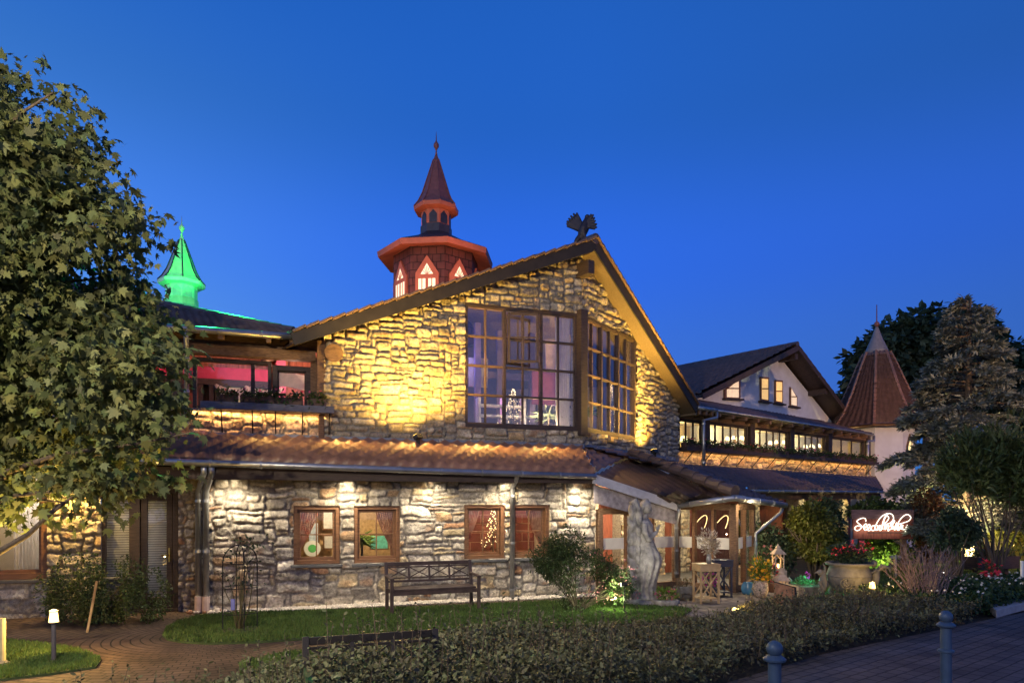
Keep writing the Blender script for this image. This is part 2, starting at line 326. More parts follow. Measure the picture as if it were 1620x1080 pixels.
# ---------------------------------------------------------------- frames of the building
A = Fr(-4.27, 13.3, .948, .317)           # ground-floor front wall
U = Fr(-4.809, 14.911, .948, .317)        # upper gable wall, first face
RF = Fr(1.708, 17.09, .577, .817)         # upper gable wall, second face
W = Fr(5.6, 23.0, .79, .61)               # gallery wing
GW = Fr(4.1, 25.0, .79, .61)              # white gabled house behind the gallery
ZB, ZT = 3.42, 2.70                       # top and foot of the lean-to roof
PAL = [((.46, .41, .34), 4), ((.37, .34, .30), 3), ((.55, .50, .42), 3), ((.38, .26, .16), 1.3), ((.30, .17, .10), .5), ((.26, .235, .21), 1.2), ((.48, .39, .25), 1.6)]
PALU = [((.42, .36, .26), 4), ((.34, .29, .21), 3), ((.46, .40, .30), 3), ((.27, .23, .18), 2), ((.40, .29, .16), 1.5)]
def stone_wall(name, fr, t0, t1, z0, z1, parent, openings=(), cw=.085, ch=.075, wr=(3, 8), hr=(1, 2, 2, 3), relief=(.03, .065), pal=PAL, top=None,
               seed=1, res=.022, o=0, flat=0, gap=.014, mortar=(.21, .19, .17), back=.25, warp=1.0):
    r = np.random.default_rng(seed); w_, h_ = t1 - t0, z1 - z0
    ce = [-.3]
    while ce[-1] < w_ + .3: ce.append(ce[-1] + cw * r.uniform(.8, 1.25))
    re = [-.15]
    while re[-1] < h_ + .2: re.append(re[-1] + ch * r.uniform(.8, 1.25))
    nc, nr = len(ce) - 1, len(re) - 1; idg = -np.ones((nr, nc), dtype=int); rects = []
    for j in range(nr):
        for i in range(nc):
            if idg[j, i] >= 0: continue
            big = flat and re[j] < flat
            hh = int(r.choice((2, 3, 4) if big else hr)); ww = int(r.integers(*( (3, 8) if big else wr)))
            if hh >= 3 and not big: ww = max(ww, hh + 1)
            hh = min(hh, nr - j); ww = min(ww, nc - i)
            while ww > 1 and (idg[j, i:i + ww] >= 0).any(): ww -= 1
            while hh > 1 and (idg[j:j + hh, i:i + ww] >= 0).any(): hh -= 1
            idg[j:j + hh, i:i + ww] = len(rects); rects.append((ce[i], ce[i + ww], re[j], re[j + hh]))
    rc = np.array(rects); n = len(rc); ce, re = np.array(ce), np.array(re)
    nu, nv = max(2, int(w_ / res)), max(2, int(h_ / res))
    u, v = np.meshgrid(np.linspace(0, w_, nu + 1), np.linspace(0, h_, nv + 1))
    uw = u + warp * (.05 * vn(u * 1.7, v * 5, seed) + .018 * vn(u * 7, v * 11, seed + 3))
    vw = v + warp * (.035 * vn(u * 2.3, v * 2.1, seed + 5) + .014 * vn(u * 8, v * 8, seed + 6))
    ci = np.clip(np.searchsorted(ce, uw) - 1, 0, nc - 1); ri = np.clip(np.searchsorted(re, vw) - 1, 0, nr - 1)
    k = idg[ri, ci]; q = rc[k]
    cx, cy = (q[..., 0] + q[..., 1]) / 2, (q[..., 2] + q[..., 3]) / 2; hx, hy = (q[..., 1] - q[..., 0]) / 2, (q[..., 3] - q[..., 2]) / 2
    rad = np.minimum(hx, hy) * (.35 + .4 * r.random(n))[k]
    ax, ay = np.abs(uw - cx) - hx + rad, np.abs(vw - cy) - hy + rad
    sd = np.hypot(np.maximum(ax, 0), np.maximum(ay, 0)) + np.minimum(np.maximum(ax, ay), 0) - rad
    sd = sd + .010 * vn(u * 20, v * 20, seed + 9) + gap
    prof = np.clip(-sd / (.024 + .014 * r.random(n))[k], 0, 1); prof = np.sqrt(np.maximum(0, 1 - (1 - prof) ** 2))
    rel = (relief[0] + (relief[1] - relief[0]) * r.random(n))
    if flat: rel = np.where(rc[:, 2:].mean(1) < flat, rel * .35, rel)
    tx, ty = r.normal(0, .10, n)[k], r.normal(0, .13, n)[k]
    hgt = prof * (rel[k] + (uw - cx) * tx * .5 + (vw - cy) * ty + .014 * fbm(u * 8 + k * 3.1, v * 9, seed + 11) + .011 * fbm(u * 30 + k, v * 30, seed + 12)) + (1 - prof) * .006 * vn(u * 30, v * 30, seed + 13)
    cols = np.array([c for c, _ in pal]); wt = np.array([x for _, x in pal], float); pick = r.choice(len(cols), n, p=wt / wt.sum())
    cs = cols[pick] * r.uniform(.75, 1.25, (n, 1))
    tint = cs[k] * (1 + .28 * fbm(u * 5 + k * 1.7, v * 7, seed + 20))[..., None]
    rust = np.clip(vn(u * 4 + k * 2.3, v * 6, seed + 31) - .45, 0, 1)[..., None] * 1.2
    tint = tint * (1 - rust) + np.array((.30, .15, .07)) * rust
    m3 = np.clip(prof, 0, 1)[..., None]; tint = tint * m3 + np.array(mortar) * 1.05 * (1 - m3) * (1 + .2 * vn(u * 12, v * 12, seed + 21))[..., None]
    tint = np.clip(tint, .02, .9)
    T, Z = t0 + u, z0 + v
    Zc = np.minimum(Z, top(T)) if top is not None else Z
    O = o + hgt
    X = fr.x + fr.dx * T + fr.dy * O; Y = fr.y + fr.dy * T - fr.dx * O
    vs = np.stack([X, Y, Zc], -1).reshape(-1, 3); idx = np.arange((nu + 1) * (nv + 1)).reshape(nv + 1, nu + 1)
    f = np.stack([idx[:-1, :-1], idx[:-1, 1:], idx[1:, 1:], idx[1:, :-1]], -1)
    tc, zc = (T[:-1, :-1] + T[1:, 1:]) / 2, (Z[:-1, :-1] + Z[1:, 1:]) / 2; keep = np.ones(tc.shape, bool)
    for a, b, c, d in openings: keep &= ~((tc > a) & (tc < b) & (zc > c) & (zc < d))
    if top is not None: keep &= Z[:-1, :-1] < top(T[:-1, :-1]) + .001
    f = f[keep].reshape(-1, 4)
    vs = list(map(tuple, vs)); tl = tint.reshape(-1, 3); base = len(vs)
    ex = []; exf = []      # end returns give the wall its thickness
    for tt, flip in ((t0, 0), (t1, 1)):
        zt = float(top(np.array(tt))) if top is not None else z1
        b = base + len(ex); ex += [tuple(fr.p(tt, z0, o + .02)), tuple(fr.p(tt, zt, o + .02)), tuple(fr.p(tt, zt, o - back)), tuple(fr.p(tt, z0, o - back))]
        exf.append((b, b + 1, b + 2, b + 3))
    for a, b_, c, d in openings:
        cor = [(a, c), (b_, c), (b_, d), (a, d)]
        for i in range(4):
            (ta, za), (tb, zb) = cor[i], cor[(i + 1) % 4]; b = base + len(ex)
            ex += [tuple(fr.p(ta, za, o + .035)), tuple(fr.p(tb, zb, o + .035)), tuple(fr.p(tb, zb, o - back)), tuple(fr.p(ta, za, o - back))]; exf.append((b, b + 1, b + 2, b + 3))
    vs = np.array(vs + ex); f = np.concatenate([f, np.array(exf)]); tl = np.concatenate([tl, np.tile(np.array((.30, .27, .23)), (len(ex), 1))])
    return npmesh(name, vs, 4, STONE, parent, faces=f, smooth=True, color=tl)
def tiled(name, a, b, c, d, nt, nr, mat_, parent, amp=.03, step=.035, seg=6, eave=True, stag=False):
    """roof field: a,b eave left/right; c,d ridge left/right"""
    a, b, c, d = (np.array(q, float) for q in (a, b, c, d)); nrm = np.cross(b - a, c - a); nrm /= np.linalg.norm(nrm)
    us = np.linspace(0, 1, nt * seg + 1); ph = us * nt
    wave = amp * (.5 + .5 * np.cos(2 * np.pi * ph)) ** 1.4
    lines = [(0., -.045 if eave else 0.)]
    for r in range(nr): lines += [(r / nr, step), ((r + 1) / nr - .0005, 0.0)]
    r0 = np.random.default_rng(nt)
    pts = []
    for v, h in lines:
        base = (a[None] * (1 - us[:, None]) + b[None] * us[:, None]) * (1 - v) + (c[None] * (1 - us[:, None]) + d[None] * us[:, None]) * v
        jit = r0.normal(0, .004, nt + 1)[np.minimum(ph.astype(int), nt)]
        wv = amp * (.5 + .5 * np.cos(2 * np.pi * (ph + (.5 * (int(round(v * nr + (-.5 if h == 0. and v > 0 else 0))) % 2) if stag else 0)))) ** 1.4
        pts.append(base + nrm * (wv + h + jit)[:, None])
    n = len(us); k = len(lines); idx = np.arange(n * k).reshape(k, n)
    f = np.stack([idx[:-1, :-1], idx[:-1, 1:], idx[1:, 1:], idx[1:, :-1]], -1).reshape(-1, 4)
    return npmesh(name, np.array(pts).reshape(-1, 3), 4, mat_, parent, faces=f, smooth=False)
def spot(name, loc, target, power, col, angle=110, blend=.8, size=.04):
    l = bpy.data.lights.new(name, 'SPOT'); l.energy = power; l.color = col; l.spot_size = R_(angle); l.spot_blend = blend; l.shadow_soft_size = size
    o = bpy.data.objects.new(name, l); COL.objects.link(o); o.location = loc
    o.rotation_euler = (V(target) - V(loc)).to_track_quat('-Z', 'Y').to_euler(); return o
def point(name, loc, power, col, size=.05):
    l = bpy.data.lights.new(name, 'POINT'); l.energy = power; l.color = col; l.shadow_soft_size = size
    l.shadow_soft_size = min(size, .015); o = bpy.data.objects.new(name, l); COL.objects.link(o); o.location = loc; return o
def strip(name, a, b, power, col, down=(0, 0, -1), width=.05):
    a, b = V(a), V(b); l = bpy.data.lights.new(name, 'AREA'); l.shape = 'RECTANGLE'; l.size = (b - a).length; l.size_y = width; l.energy = power; l.color = col
    o = bpy.data.objects.new(name, l); COL.objects.link(o); o.location = (a + b) / 2
    x = (b - a).normalized(); z = -V(down).normalized(); z = (z - x * x.dot(z)).normalized(); y = z.cross(x)
    o.rotation_euler = Matrix((x, y, z)).transposed().to_euler(); return o
def window(fr, t0, t1, z0, z1, parent, nx=2, ny=2, m=WOODBR, o=0, fw=.085, dep=.13, sw=.055, bar=.022, glass=GLASS, sill=None, name='window', proud=.03):
    f = MB(); o0, o1 = o - dep, o + proud
    f.fbox(fr, t0, t0 + fw, z0, z1, o0, o1); f.fbox(fr, t1 - fw, t1, z0, z1, o0, o1)
    f.fbox(fr, t0 + fw, t1 - fw, z1 - fw, z1, o0, o1 - .002); f.fbox(fr, t0 + fw, t1 - fw, z0, z0 + fw, o0, o1 - .002)
    win = f.build(name, m, parent, bevel=.006)
    a, b, c, d = t0 + fw, t1 - fw, z0 + fw, z1 - fw; s = MB(); p0, p1 = o - dep + .02, o - dep + .075
    if sw:
        s.fbox(fr, a, a + sw, c, d, p0, p1); s.fbox(fr, b - sw, b, c, d, p0, p1); s.fbox(fr, a + sw, b - sw, d - sw, d, p0, p1 - .002); s.fbox(fr, a + sw, b - sw, c, c + sw, p0, p1 - .002)
    for i in range(1, nx):
        tt = a + (b - a) * i / nx; s.fbox(fr, tt - bar / 2, tt + bar / 2, c + sw, d - sw, p0 + .004, p1 - .004)
    for i in range(1, ny):
        zz = c + (d - c) * i / ny; s.fbox(fr, a + sw, b - sw, zz - bar / 2, zz + bar / 2, p0 + .008, p1 - .008)
    s.build('sash', m, win, bevel=.004)
    g = MB(); g.fbox(fr, a + sw * .5, b - sw * .5, c + sw * .5, d - sw * .5, p0 + .022, p0 + .03); g.build('pane', glass, win)
    if sill:
        q = MB(); q.fbox(fr, t0 - .04, t1 + .04, z0 - .06, z0 - .002, o - .05, o + .11); q.build('sill', sill, win, bevel=.01)
    return win
def room(fr, t0, t1, z0, z1, o0, o1, parent, mats, name='interior_room'):
    """back wall, ceiling, floor, side walls seen through the glass; mats: back, sides, ceiling, floor"""
    P4 = lambda l: [fr.p(*q) for q in l]
    for nm, quad, m in (('back_wall', [(t0, z0, o1), (t1, z0, o1), (t1, z1, o1), (t0, z1, o1)], mats[0]),
                        ('side_wall', [(t0, z0, o0), (t0, z0, o1), (t0, z1, o1), (t0, z1, o0)], mats[1]),
                        ('side_wall', [(t1, z0, o1), (t1, z0, o0), (t1, z1, o0), (t1, z1, o1)], mats[1]),
                        ('ceiling', [(t0, z1, o0), (t0, z1, o1), (t1, z1, o1), (t1, z1, o0)], mats[2]),
                        ('floor', [(t0, z0, o0), (t1, z0, o0), (t1, z0, o1), (t0, z0, o1)], mats[3])):
        b = MB(); q = P4(quad); n = (q[1] - q[0]).cross(q[2] - q[0]).normalized(); b.prism(q, n * -.06); b.build('interior_' + nm, m, parent)
def gutter(pts, parent, r=.065, n=10):
    b = MB(); b.tube(pts, r, n); g = b.build('gutter', ZINC, parent, smooth=True)
    for a, d in zip(pts[:-1], pts[1:]):
        a, d = V(a), V(d); u = (d - a).normalized(); L_ = (d - a).length; s = .35
        while s < L_: c = MB(); c.tube([a + u * (s - .018), a + u * (s + .018)], r + .008, n); s += .85; c.build('bracket', ZINC, g)
    return g
def pipe(pts, parent, r=.045, name='downpipe'):
    b = MB(); b.tube(pts, r, 10); d = b.build(name, ZINC, parent, smooth=True)
    a, e = V(pts[-2]), V(pts[-1]); u = (e - a).normalized(); L_ = (e - a).length
    for f in (.08, .5, .92): q = a + u * (L_ * f); c = MB(); c.tube([q - u * .025, q + u * .025], r + .009, 10); c.build('pipe_clip', ZINC, d)
    return d
def stepped(frm, to, n, w, h, mb, up=(0, 0, 1), lift=.03):
    """verge tiles: short bars along a slope, each lifted at its lower end"""
    a, b = V(frm), V(to); d = (b - a) / n; u = V(up)
    for i in range(n): mb.bar(a + d * i + u * (0.0), a + d * (i + 1.04) + u * lift, w, h)
# ---------------------------------------------------------------- the stone house
house = thing('stone_house', 'stone gabled restaurant house with tall corner window and low tiled lean-to', 'building', (-1, 15, 0))
tA0, tA1 = A.t(322), A.t(941)
wins = []
for a, b, c, d in ((463, 538, 799, 892), (559, 633, 799, 890), (733, 798, 797, 884), (808, 869, 797, 882)):
    ta, tb = A.t(a), A.t(b); wins.append((ta, tb, A.z((a + b) / 2, (d)), A.z((a + b) / 2, c)))
stone_wall('ground_wall', A, tA0, tA1, -.05, 2.86, house, [(a + .01, b - .01, c + .01, d - .01) for a, b, c, d in wins], seed=4, flat=.62, relief=(.03, .075))
for q in wins: window(A, *q, house, sill=GREYST, o=-.02, proud=.02)
# gable faces
vL0 = U.t(462, .5); zL0 = U.z(462, 525, .5)
apex = V((2.023, 16.67, 8.48)); ub = V((-.596, .802, 0))
tc0 = U.t(512); tc1 = 6.875
def zroofU(t): return zL0 + (np.asarray(t) - vL0) * (8.48 - zL0) / (7.04 - vL0) - .14
EndR = V((6.05, 22.37, 5.27))
def zroofR(t): return 8.33 - np.asarray(t) * (8.33 - 5.42) / 6.6
bL = (U.t(735), U.t(913), 3.83, 6.77); bR = (RF.t(921), RF.t(1004), 3.84, 6.77)
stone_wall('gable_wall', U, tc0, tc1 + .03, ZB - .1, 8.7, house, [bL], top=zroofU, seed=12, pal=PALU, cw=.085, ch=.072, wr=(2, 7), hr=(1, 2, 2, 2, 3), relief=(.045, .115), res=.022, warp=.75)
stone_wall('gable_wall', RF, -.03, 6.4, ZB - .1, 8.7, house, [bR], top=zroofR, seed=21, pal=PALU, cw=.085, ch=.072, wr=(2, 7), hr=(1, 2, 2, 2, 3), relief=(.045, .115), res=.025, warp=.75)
# round corner stone under the verge, modelled as a timber cylinder
b = MB(); q = U.p(U.t(527), 5.35, 0); b.cyl(q + V((-.1, .3, 0)), q + V((.05, -.13, 0)), .22, .20, 18); b.build('round_corner_stone', WOODH, house)
# bay window: outer posts, three frames each side
M_FRM_LIT = mat('lit_tone_casement_timber', (.12, .075, .045), .55, var=.3, scale=6, stretch=(1, 1, 6))  # lighter than the other casements: floodlight on the first column put into colour
def bay(fr, q, splits, parent, ny, tops=()):
    t0, t1, z0, z1 = q; b = MB()
    b.fbox(fr, t0, t1, z1 - .07, z1, -.08, .035); b.fbox(fr, t0, t1, z0, z0 + .09, -.08, .035)
    b.fbox(fr, t0, t0 + .07, z0 + .09, z1 - .07, -.08, .035); b.fbox(fr, t1 - .07, t1, z0 + .09, z1 - .07, -.08, .035)
    win = b.build('bay_window', WOODDK, parent, bevel=.006)
    ts = [t0 + .08] + list(splits) + [t1 - .08]
    for i in range(len(ts) - 1):
        a, c = ts[i] + (.035 if i else 0), ts[i + 1] - (.035 if i < len(ts) - 2 else 0)
        m = MB()
        if i: m.fbox(fr, ts[i] - .034, ts[i] + .034, z0 + .09, z1 - .07, -.08, .03)
        zs = [z0 + .09 + (z1 - z0 - .16) * k / ny for k in range(ny + 1)]
        for k in range(1, ny): m.fbox(fr, a, c, zs[k] - .024, zs[k] + .024, -.07, .012)
        mid = (a + c) / 2; m.fbox(fr, mid - .02, mid + .02, z0 + .09, z1 - .07, -.065, .008)
        m.fbox(fr, a, c, z0 + .09, z0 + .125, -.07, .014); m.fbox(fr, a, c, z1 - .105, z1 - .07, -.07, .014)
        m.build('casement_frame', M_FRM_LIT if i == 0 else WOODDK, win, bevel=.004)
        g = MB(); g.fbox(fr, a, c, z0 + .1, z1 - .08, -.05, -.044); g.build('pane', GLASSB, win)
    return win
bwL = bay(U, bL, [U.t(798), U.t(856)], house, 4)
bwR = bay(RF, bR, [RF.t(951), RF.t(978)], house, 4)
# dark tilted casement standing open in the middle of the first bay window
m = MB(); a, c = U.t(800) + .04, U.t(846); zz0, zz1 = 5.42, 6.62; hinge = a
def tilt(t, z): return .03 + (t - a) * .28
m2 = []
def ob(t0, t1, z0, z1, th=.05):
    m.hexa([U.p(t0, z0, tilt(t0, z0)), U.p(t1, z0, tilt(t1, z0)), U.p(t1, z0, tilt(t1, z0) + th), U.p(t0, z0, tilt(t0, z0) + th), U.p(t0, z1, tilt(t0, z1)), U.p(t1, z1, tilt(t1, z1)), U.p(t1, z1, tilt(t1, z1) + th), U.p(t0, z1, tilt(t0, z1) + th)])
ob(a, a + .045, zz0, zz1); ob(c - .045, c, zz0, zz1); ob(a + .06, c - .06, zz1 - .06, zz1, .048); ob(a + .06, c - .06, zz0, zz0 + .06, .048); ob((a + c) / 2 - .016, (a + c) / 2 + .016, zz0 + .06, zz1 - .06, .045); ob(a + .06, c - .06, 6.01, 6.04, .04)
oc = m.build('open_casement', WOODDK, bwL, bevel=.004)
b = MB(); cp = V((1.708, 17.09, 0)); oo = V((.28, -.36, 0)).normalized()
b.bar(cp + oo * .04 + V((0, 0, 3.72)), cp + oo * .04 + V((0, 0, 6.85)), .24, .24, up=oo); b.build('corner_post', WOODDK, house, bevel=.01)
# hall behind the bay
M_PUR = mat('lilac_wall', (.13, .10, .26), .8, var=.1); M_CREAM = mat('cream_wall', (.55, .47, .34), .8, var=.08); M_PINK = mat('raspberry_wall', (.50, .05, .12), .7, var=.1)
M_CEIL = mat('reed_ceiling', (.35, .27, .16), .8, var=.35, scale=6, stretch=(20, 2, 2)); M_FLOOR = mat('brown_floor', (.12, .08, .06), .6)
poly = [U.p(bL[0] - .3, 3.75, -.15), U.p(6.7, 3.75, -.2), RF.p(5.2, 3.75, -.15), RF.p(5.0, 3.75, -6.0), U.p(bL[0] - .3, 3.75, -5.2)]
b = MB(); b.prism(poly, (0, 0, -.1)); b.build('hall_floor', M_FLOOR, house)
b = MB(); up = V((0, 0, 4.6)); b.prism([poly[3], poly[4], poly[4] + V((0, 0, 3.6)), poly[3] + V((0, 0, 3.6))], (0, .08, 0)); b.build('hall_back_wall', M_PUR, house)
b = MB(); b.prism([poly[4], poly[0], poly[0] + V((0, 0, 3.0)), poly[4] + V((0, 0, 3.0))], (-.08, 0, 0)); b.prism([poly[2], poly[3], poly[3] + V((0, 0, 2.4)), poly[2] + V((0, 0, 2.0))], (.08, 0, 0)); b.build('hall_side_wall', M_CREAM, house)
b = MB()      # inner gallery storey, posts and rail seen through the panes
for t, o in ((U.t(752, -2.4), -2.4), (U.t(787, -3), -3.0), (U.t(838, -3), -3.0), (U.t(884, -2.8), -2.8)): b.fbox(U, t, t + .16, 3.76, 7.0, o, o - .16)
b.fbox(U, 2.2, 7.6, 5.62, 5.8, -3.05, -3.2); b.build('hall_post_frame', mat('lilac_painted_post', (.19, .14, .21), .6), house)
b = MB(); b.fbox(U, 2.7, 3.5, 3.76, 4.75, -1.6, -2.0); b.fbox(U, 2.7, 3.5, 4.75, 4.8, -1.5, -2.05); b.build('bar_counter', mat('mosaic_counter', (.45, .42, .38), .5, var=.6, scale=40), house)
b = MB()
for i in range(14): b.fbox(RF, .5 + i * .25, .53 + i * .25, 4.55, 5.1, -2.6, -2.63)
b.fbox(RF, .4, 4.2, 5.1, 5.15, -2.58, -2.65); b.fbox(RF, .4, 4.2, 4.5, 4.55, -2.58, -2.65); b.build('hall_railing', IRON, house)
point('hall_light', U.p(4.2, 5.9, -2.2), 24, (.38, .34, 1.0), .2); point('hall_light', U.p(3.1, 4.5, -.9), 120, (.85, .92, 1), .1); point('hall_light', U.p(4.9, 4.7, -2.4), 22, (1, .25, .6), .1); point('hall_light', RF.p(2.0, 4.6, -2.0), 20, (1, .85, .55), .2)
point('hall_light', U.p(6.05, 4.0, -.5), 80, (1, .72, .40), .08)
M_WHT = mat('white_shelf', (.7, .7, .7), .6)
def hbox(b, x0, x1, y0, y1, o, d=.05): b.fbox(U, U.t(x0, o), U.t(x1, o), U.z((x0 + x1) / 2, y1, o), U.z((x0 + x1) / 2, y0, o), o, o - d)
b = MB()
for q in ((757, 832, 640, 643), (757, 832, 656, 659), (757, 761, 628, 676), (796, 800, 628, 676), (828, 832, 628, 676)): hbox(b, *q, -1.9, .3)
b.build('white_shelf', M_WHT, house)
b = MB(); hbox(b, 742, 772, 566, 612, -2.6); b.build('cream_panel', M_CREAM, house)
b = MB(); hbox(b, 842, 880, 588, 640, -2.5); b.build('magenta_panel', mat('magenta_panel', (.22, .055, .16), .7), house)
b = MB(); hbox(b, 863, 884, 538, 586, -2.5); b.build('pale_panel', mat('pale_lilac_panel', (.45, .36, .48), .7), house)
spot('hall_uplight', U.p(5.2, 5.2, -1.4), U.p(5.4, 8, -1.2), 60, (1, .74, .42), 130)
# main roof: two slabs, tiles, soffits, bargeboards
def slab(name, e0, e1, back, th0, th1, m, parent):
    b = MB(); e0, e1 = V(e0), V(e1); z0, z1 = V((0, 0, th0)), V((0, 0, th1))
    b.hexa([e0 + z0, e1 + z0, e1 + back + z0, e0 + back + z0, e0 + z1, e1 + z1, e1 + back + z1, e0 + back + z1]); return b.build(name, m, parent)
eL = V(U.p(vL0, zL0, .5)); back = ub * 13
slab('roof', eL, apex, back, -.08, -.02, TILE_DK, house); slab('roof', apex, EndR, back, -.08, -.02, TILE_DK, house)
slab('reed_ceiling', eL + ub * 2.25, apex + ub * 2.25, ub * 7, -.30, -.24, M_CEIL, house); slab('reed_ceiling', apex + ub * 2.65, EndR + ub * 2.65, ub * 7, -.34, -.28, M_CEIL, house); slab('soffit', eL, apex, ub * 2.2, -.26, -.22, WOODDK, house); slab('soffit', apex, EndR, ub * 2.6, -.30, -.26, SOFFIT, house)
tiled('roof_tile_field', eL + back, eL, apex + back, apex, 44, 18, TILE_DK, house, seg=4)
tiled('roof_tile_field', EndR, EndR + back, apex, apex + back, 44, 20, TILE_DK, house, seg=4)
M_BARGE = mat('black_brown_bargeboard', (.020, .016, .015), .6, var=.3, scale=5)
for e, nm in ((eL, 0), (EndR, 1)):
    b = MB(); n = (ub.cross(apex - e)).normalized(); 
    if n.z < 0: n = -n
    a0 = e - V((0, 0, .155)); a1 = apex - V((0, 0, .155)); k = -ub * .02
    b.bar(a0 + k, a1 + k, .045, .27, up=n); b.build('bargeboard', M_BARGE, house, bevel=.006)
    b = MB(); stepped(e - ub * .04, apex - ub * .04, 26 if not nm else 30, .16, .05, b, up=n, lift=.035); b.build('verge_tile', mat('verge_tile_clay', (.16, .10, .07), .5, var=.3), house, bevel=.006)
b = MB()
for i in range(18): q = apex + ub * (i * .42 - .05); b.cyl(q + V((0, 0, .0)), q + ub * .46 + V((0, 0, .03)), .13, .115, 10)
b.build('ridge_tile', TILE_DK, house)
b = MB(); q = V((1.74, 17.0, 7.82)); b.bar(q + ub * -.35, q + ub * 1, .2, .34); b.build('ridge_beam_end', WOODDK, house, bevel=.01)
# second roof eave board at the foot of the right slope
b = MB(); b.bar(EndR + V((-.02, 0, -.22)), EndR + ub * 2.2 + V((0, 0, -.22)), .10, .22); b.build('eave_board', SOFFIT, house, bevel=.01)
# lean-to over the ground floor
zg = lambda px: 2.785 - (px - 330) / 610 * .125
tE0, tE1 = A.t(-60, .5), A.t(940, .5)
V0 = A.p(tE1, zg(940), .5); B_ = V((1.708, 17.09, ZB))
tiled('lean_to_tile_field', A.p(tE0, zg(-60), .5), V0, U.p(U.t(-60), ZB, 0), B_ + V((.0, -.02, 0)), 44, 7, TILE, house, amp=.055, step=.115, stag=True)
b = MB(); b.fbox(A, tE0, tE1, 2.46, 2.68, .40, .44); b.build('fascia', WOODDK, house, bevel=.006)
b = MB(); b.fbox(A, tE0, tE1, 2.60, 2.63, .40, .02); b.build('eave_soffit', WOODDK, house)
gutter([A.p(tE0, zg(-60) - .05, .56), A.p(tE1, zg(940) - .05, .56)], house)
b = MB(); b.fbox(U, U.t(330), 6.95, ZB - .02, ZB + .10, .02, .09); b.fbox(RF, -.05, 6.3, ZB - .02, ZB + .10, .02, .09); b.build('flashing_strip', LEAD, house)
# downpipes of the ground floor
for px, o in ((314, .10), (326, .14)):
    t = A.t(px, o); b0 = A.t(px + 9, .5)
    pipe([A.p(b0, 2.68, .54), A.p(b0, 2.58, .5), A.p(t, 2.25, o), A.p(t, .02, o)], house, .055)
t = A.t(810, .16); pipe([A.p(t, 2.66, .54), A.p(t, 2.5, .42), A.p(t, 2.38, .2), A.p(t, .0, .16)], house, .052)
b = MB()
M_FOOT = mat('pale_pipe_foot', (.55, .42, .38), .7)
for px, o in ((314, .10), (326, .14)): b = MB(); b.tube([A.p(A.t(px, o), .3, o), A.p(A.t(px, o), .0, o)], .068, 10); b.build('pipe_foot', M_FOOT, house)
# pier left of the ground wall, the door bay, the lit pier and the window by the tree
D = Fr(*A.p(0, 0, -.30)[:2], .948, .317)
tD = lambda px: D.t(px)
stone_wall('door_pier', D, tD(284), A.t(322) - .0, -.05, 2.7, house, seed=5, cw=.07, ch=.075, wr=(2, 4), hr=(1, 2, 2), o=.12)
stone_wall('lit_pier', D, tD(78), tD(162), -.05, 2.7, house, seed=8, cw=.09, ch=.085, wr=(3, 6), hr=(2, 2, 3), relief=(.05, .10), pal=PALU, o=.05)
stone_wall('plinth_wall', D, tD(-120), tD(78), -.05, .62, house, seed=9, flat=1.0, o=.05)
# door bay: frame, sidelight, door leaf with blinds
M_BLIND = brick_mat('slatted_blind', (.50, .50, .50), (.46, .46, .47), (.16, .16, .18), 50, .045, .008, .5, warp=0, bump=.5)
_n = M_BLIND.node_tree.nodes; _mp = [q for q in _n if q.type == 'MAPPING'][0]; _mp.inputs['Rotation'].default_value = (R_(90), 0, 0)
b = MB(); x0, x1, x2, x3, x4 = tD(161), tD(168), tD(205), tD(222), tD(283)
for a, c in ((x0, x1), (x2, x3), (x4 - .10, x4)): b.fbox(D, a, c, .0, 2.45, -.10, .05)
b.fbox(D, x0, x4, 2.22, 2.45, -.09, .06); b.fbox(D, x0, x4, 2.45, 2.62, -.09, .09); b.fbox(D, x1, x2, 0, .62, -.08, .02); b.fbox(D, x0, x4, -.02, .05, -.10, .10)
b.build('door_surround', WOODDK, house, bevel=.01)
b = MB(); b.fbox(D, x0, x4, 0, 3.0, -.13, -.2); b.build('door_recess_wall', WOODDK, house)
b = MB(); b.fbox(D, x1, x2, .62, 2.22, -.06, -.045); b.build('sidelight_blind', M_BLIND, house)
b = MB(); b.fbox(D, x1, x2, .62, 2.22, -.02, -.014); b.build('sidelight_pane', GLASS, house)
b = MB(); d0, d1 = x3 + .01, x4 - .11
for q in ((d0, d0 + .11, .06, 2.2), (d1 - .10, d1, .06, 2.2)): b.fbox(D, *q, -.07, .0)
b.fbox(D, d0 + .11, d1 - .10, 2.08, 2.2, -.07, -.003); b.fbox(D, d0 + .11, d1 - .10, .06, .26, -.07, -.003)
door = b.build('door', WOODDK, house, bevel=.006)
b = MB(); b.fbox(D, d0 + .11, d1 - .10, .26, 2.08, -.06, -.045); b.build('blind', M_BLIND, door)
b = MB(); b.fbox(D, d0 + .11, d1 - .10, .26, 2.08, -.025, -.02); b.build('pane', glass_mat('door_glass', refl=.06), door)
b = MB(); q = D.p(d1 - .05, 1.05, .03); b.bar(q + V((0, 0, -.12)), q + V((0, 0, .14)), .035, .012, up=(0, 1, 0)); b.tube([q, q + V((.01, -.05, 0)), q + V((-.11, -.08, 0))], .012, 8); b.build('handle', mat('brass', (.55, .36, .10), .25, metal=1), door)
b = MB(); b.fbox(D, x1 - .02, x2 + .05, .0, .62, .02, .12); b.fbox(D, x1 - .05, x2 + .1, .62, .67, .0, .15); b.build('sidelight_plinth', GREYST, house, bevel=.01)
wl = window(D, tD(-90), tD(78), .68, 2.35, house, 2, 1, m=WOODBR, o=.04, fw=.11, sill=GREYST)
b = MB(); b.fbox(D, tD(-120), x4 + .5, 2.45, 2.70, -.1, .1); b.fbox(D, tD(-120), x4 + .5, 2.70, 3.02, -.16, -.08); b.build('lintel_beam', WOODDK, house)
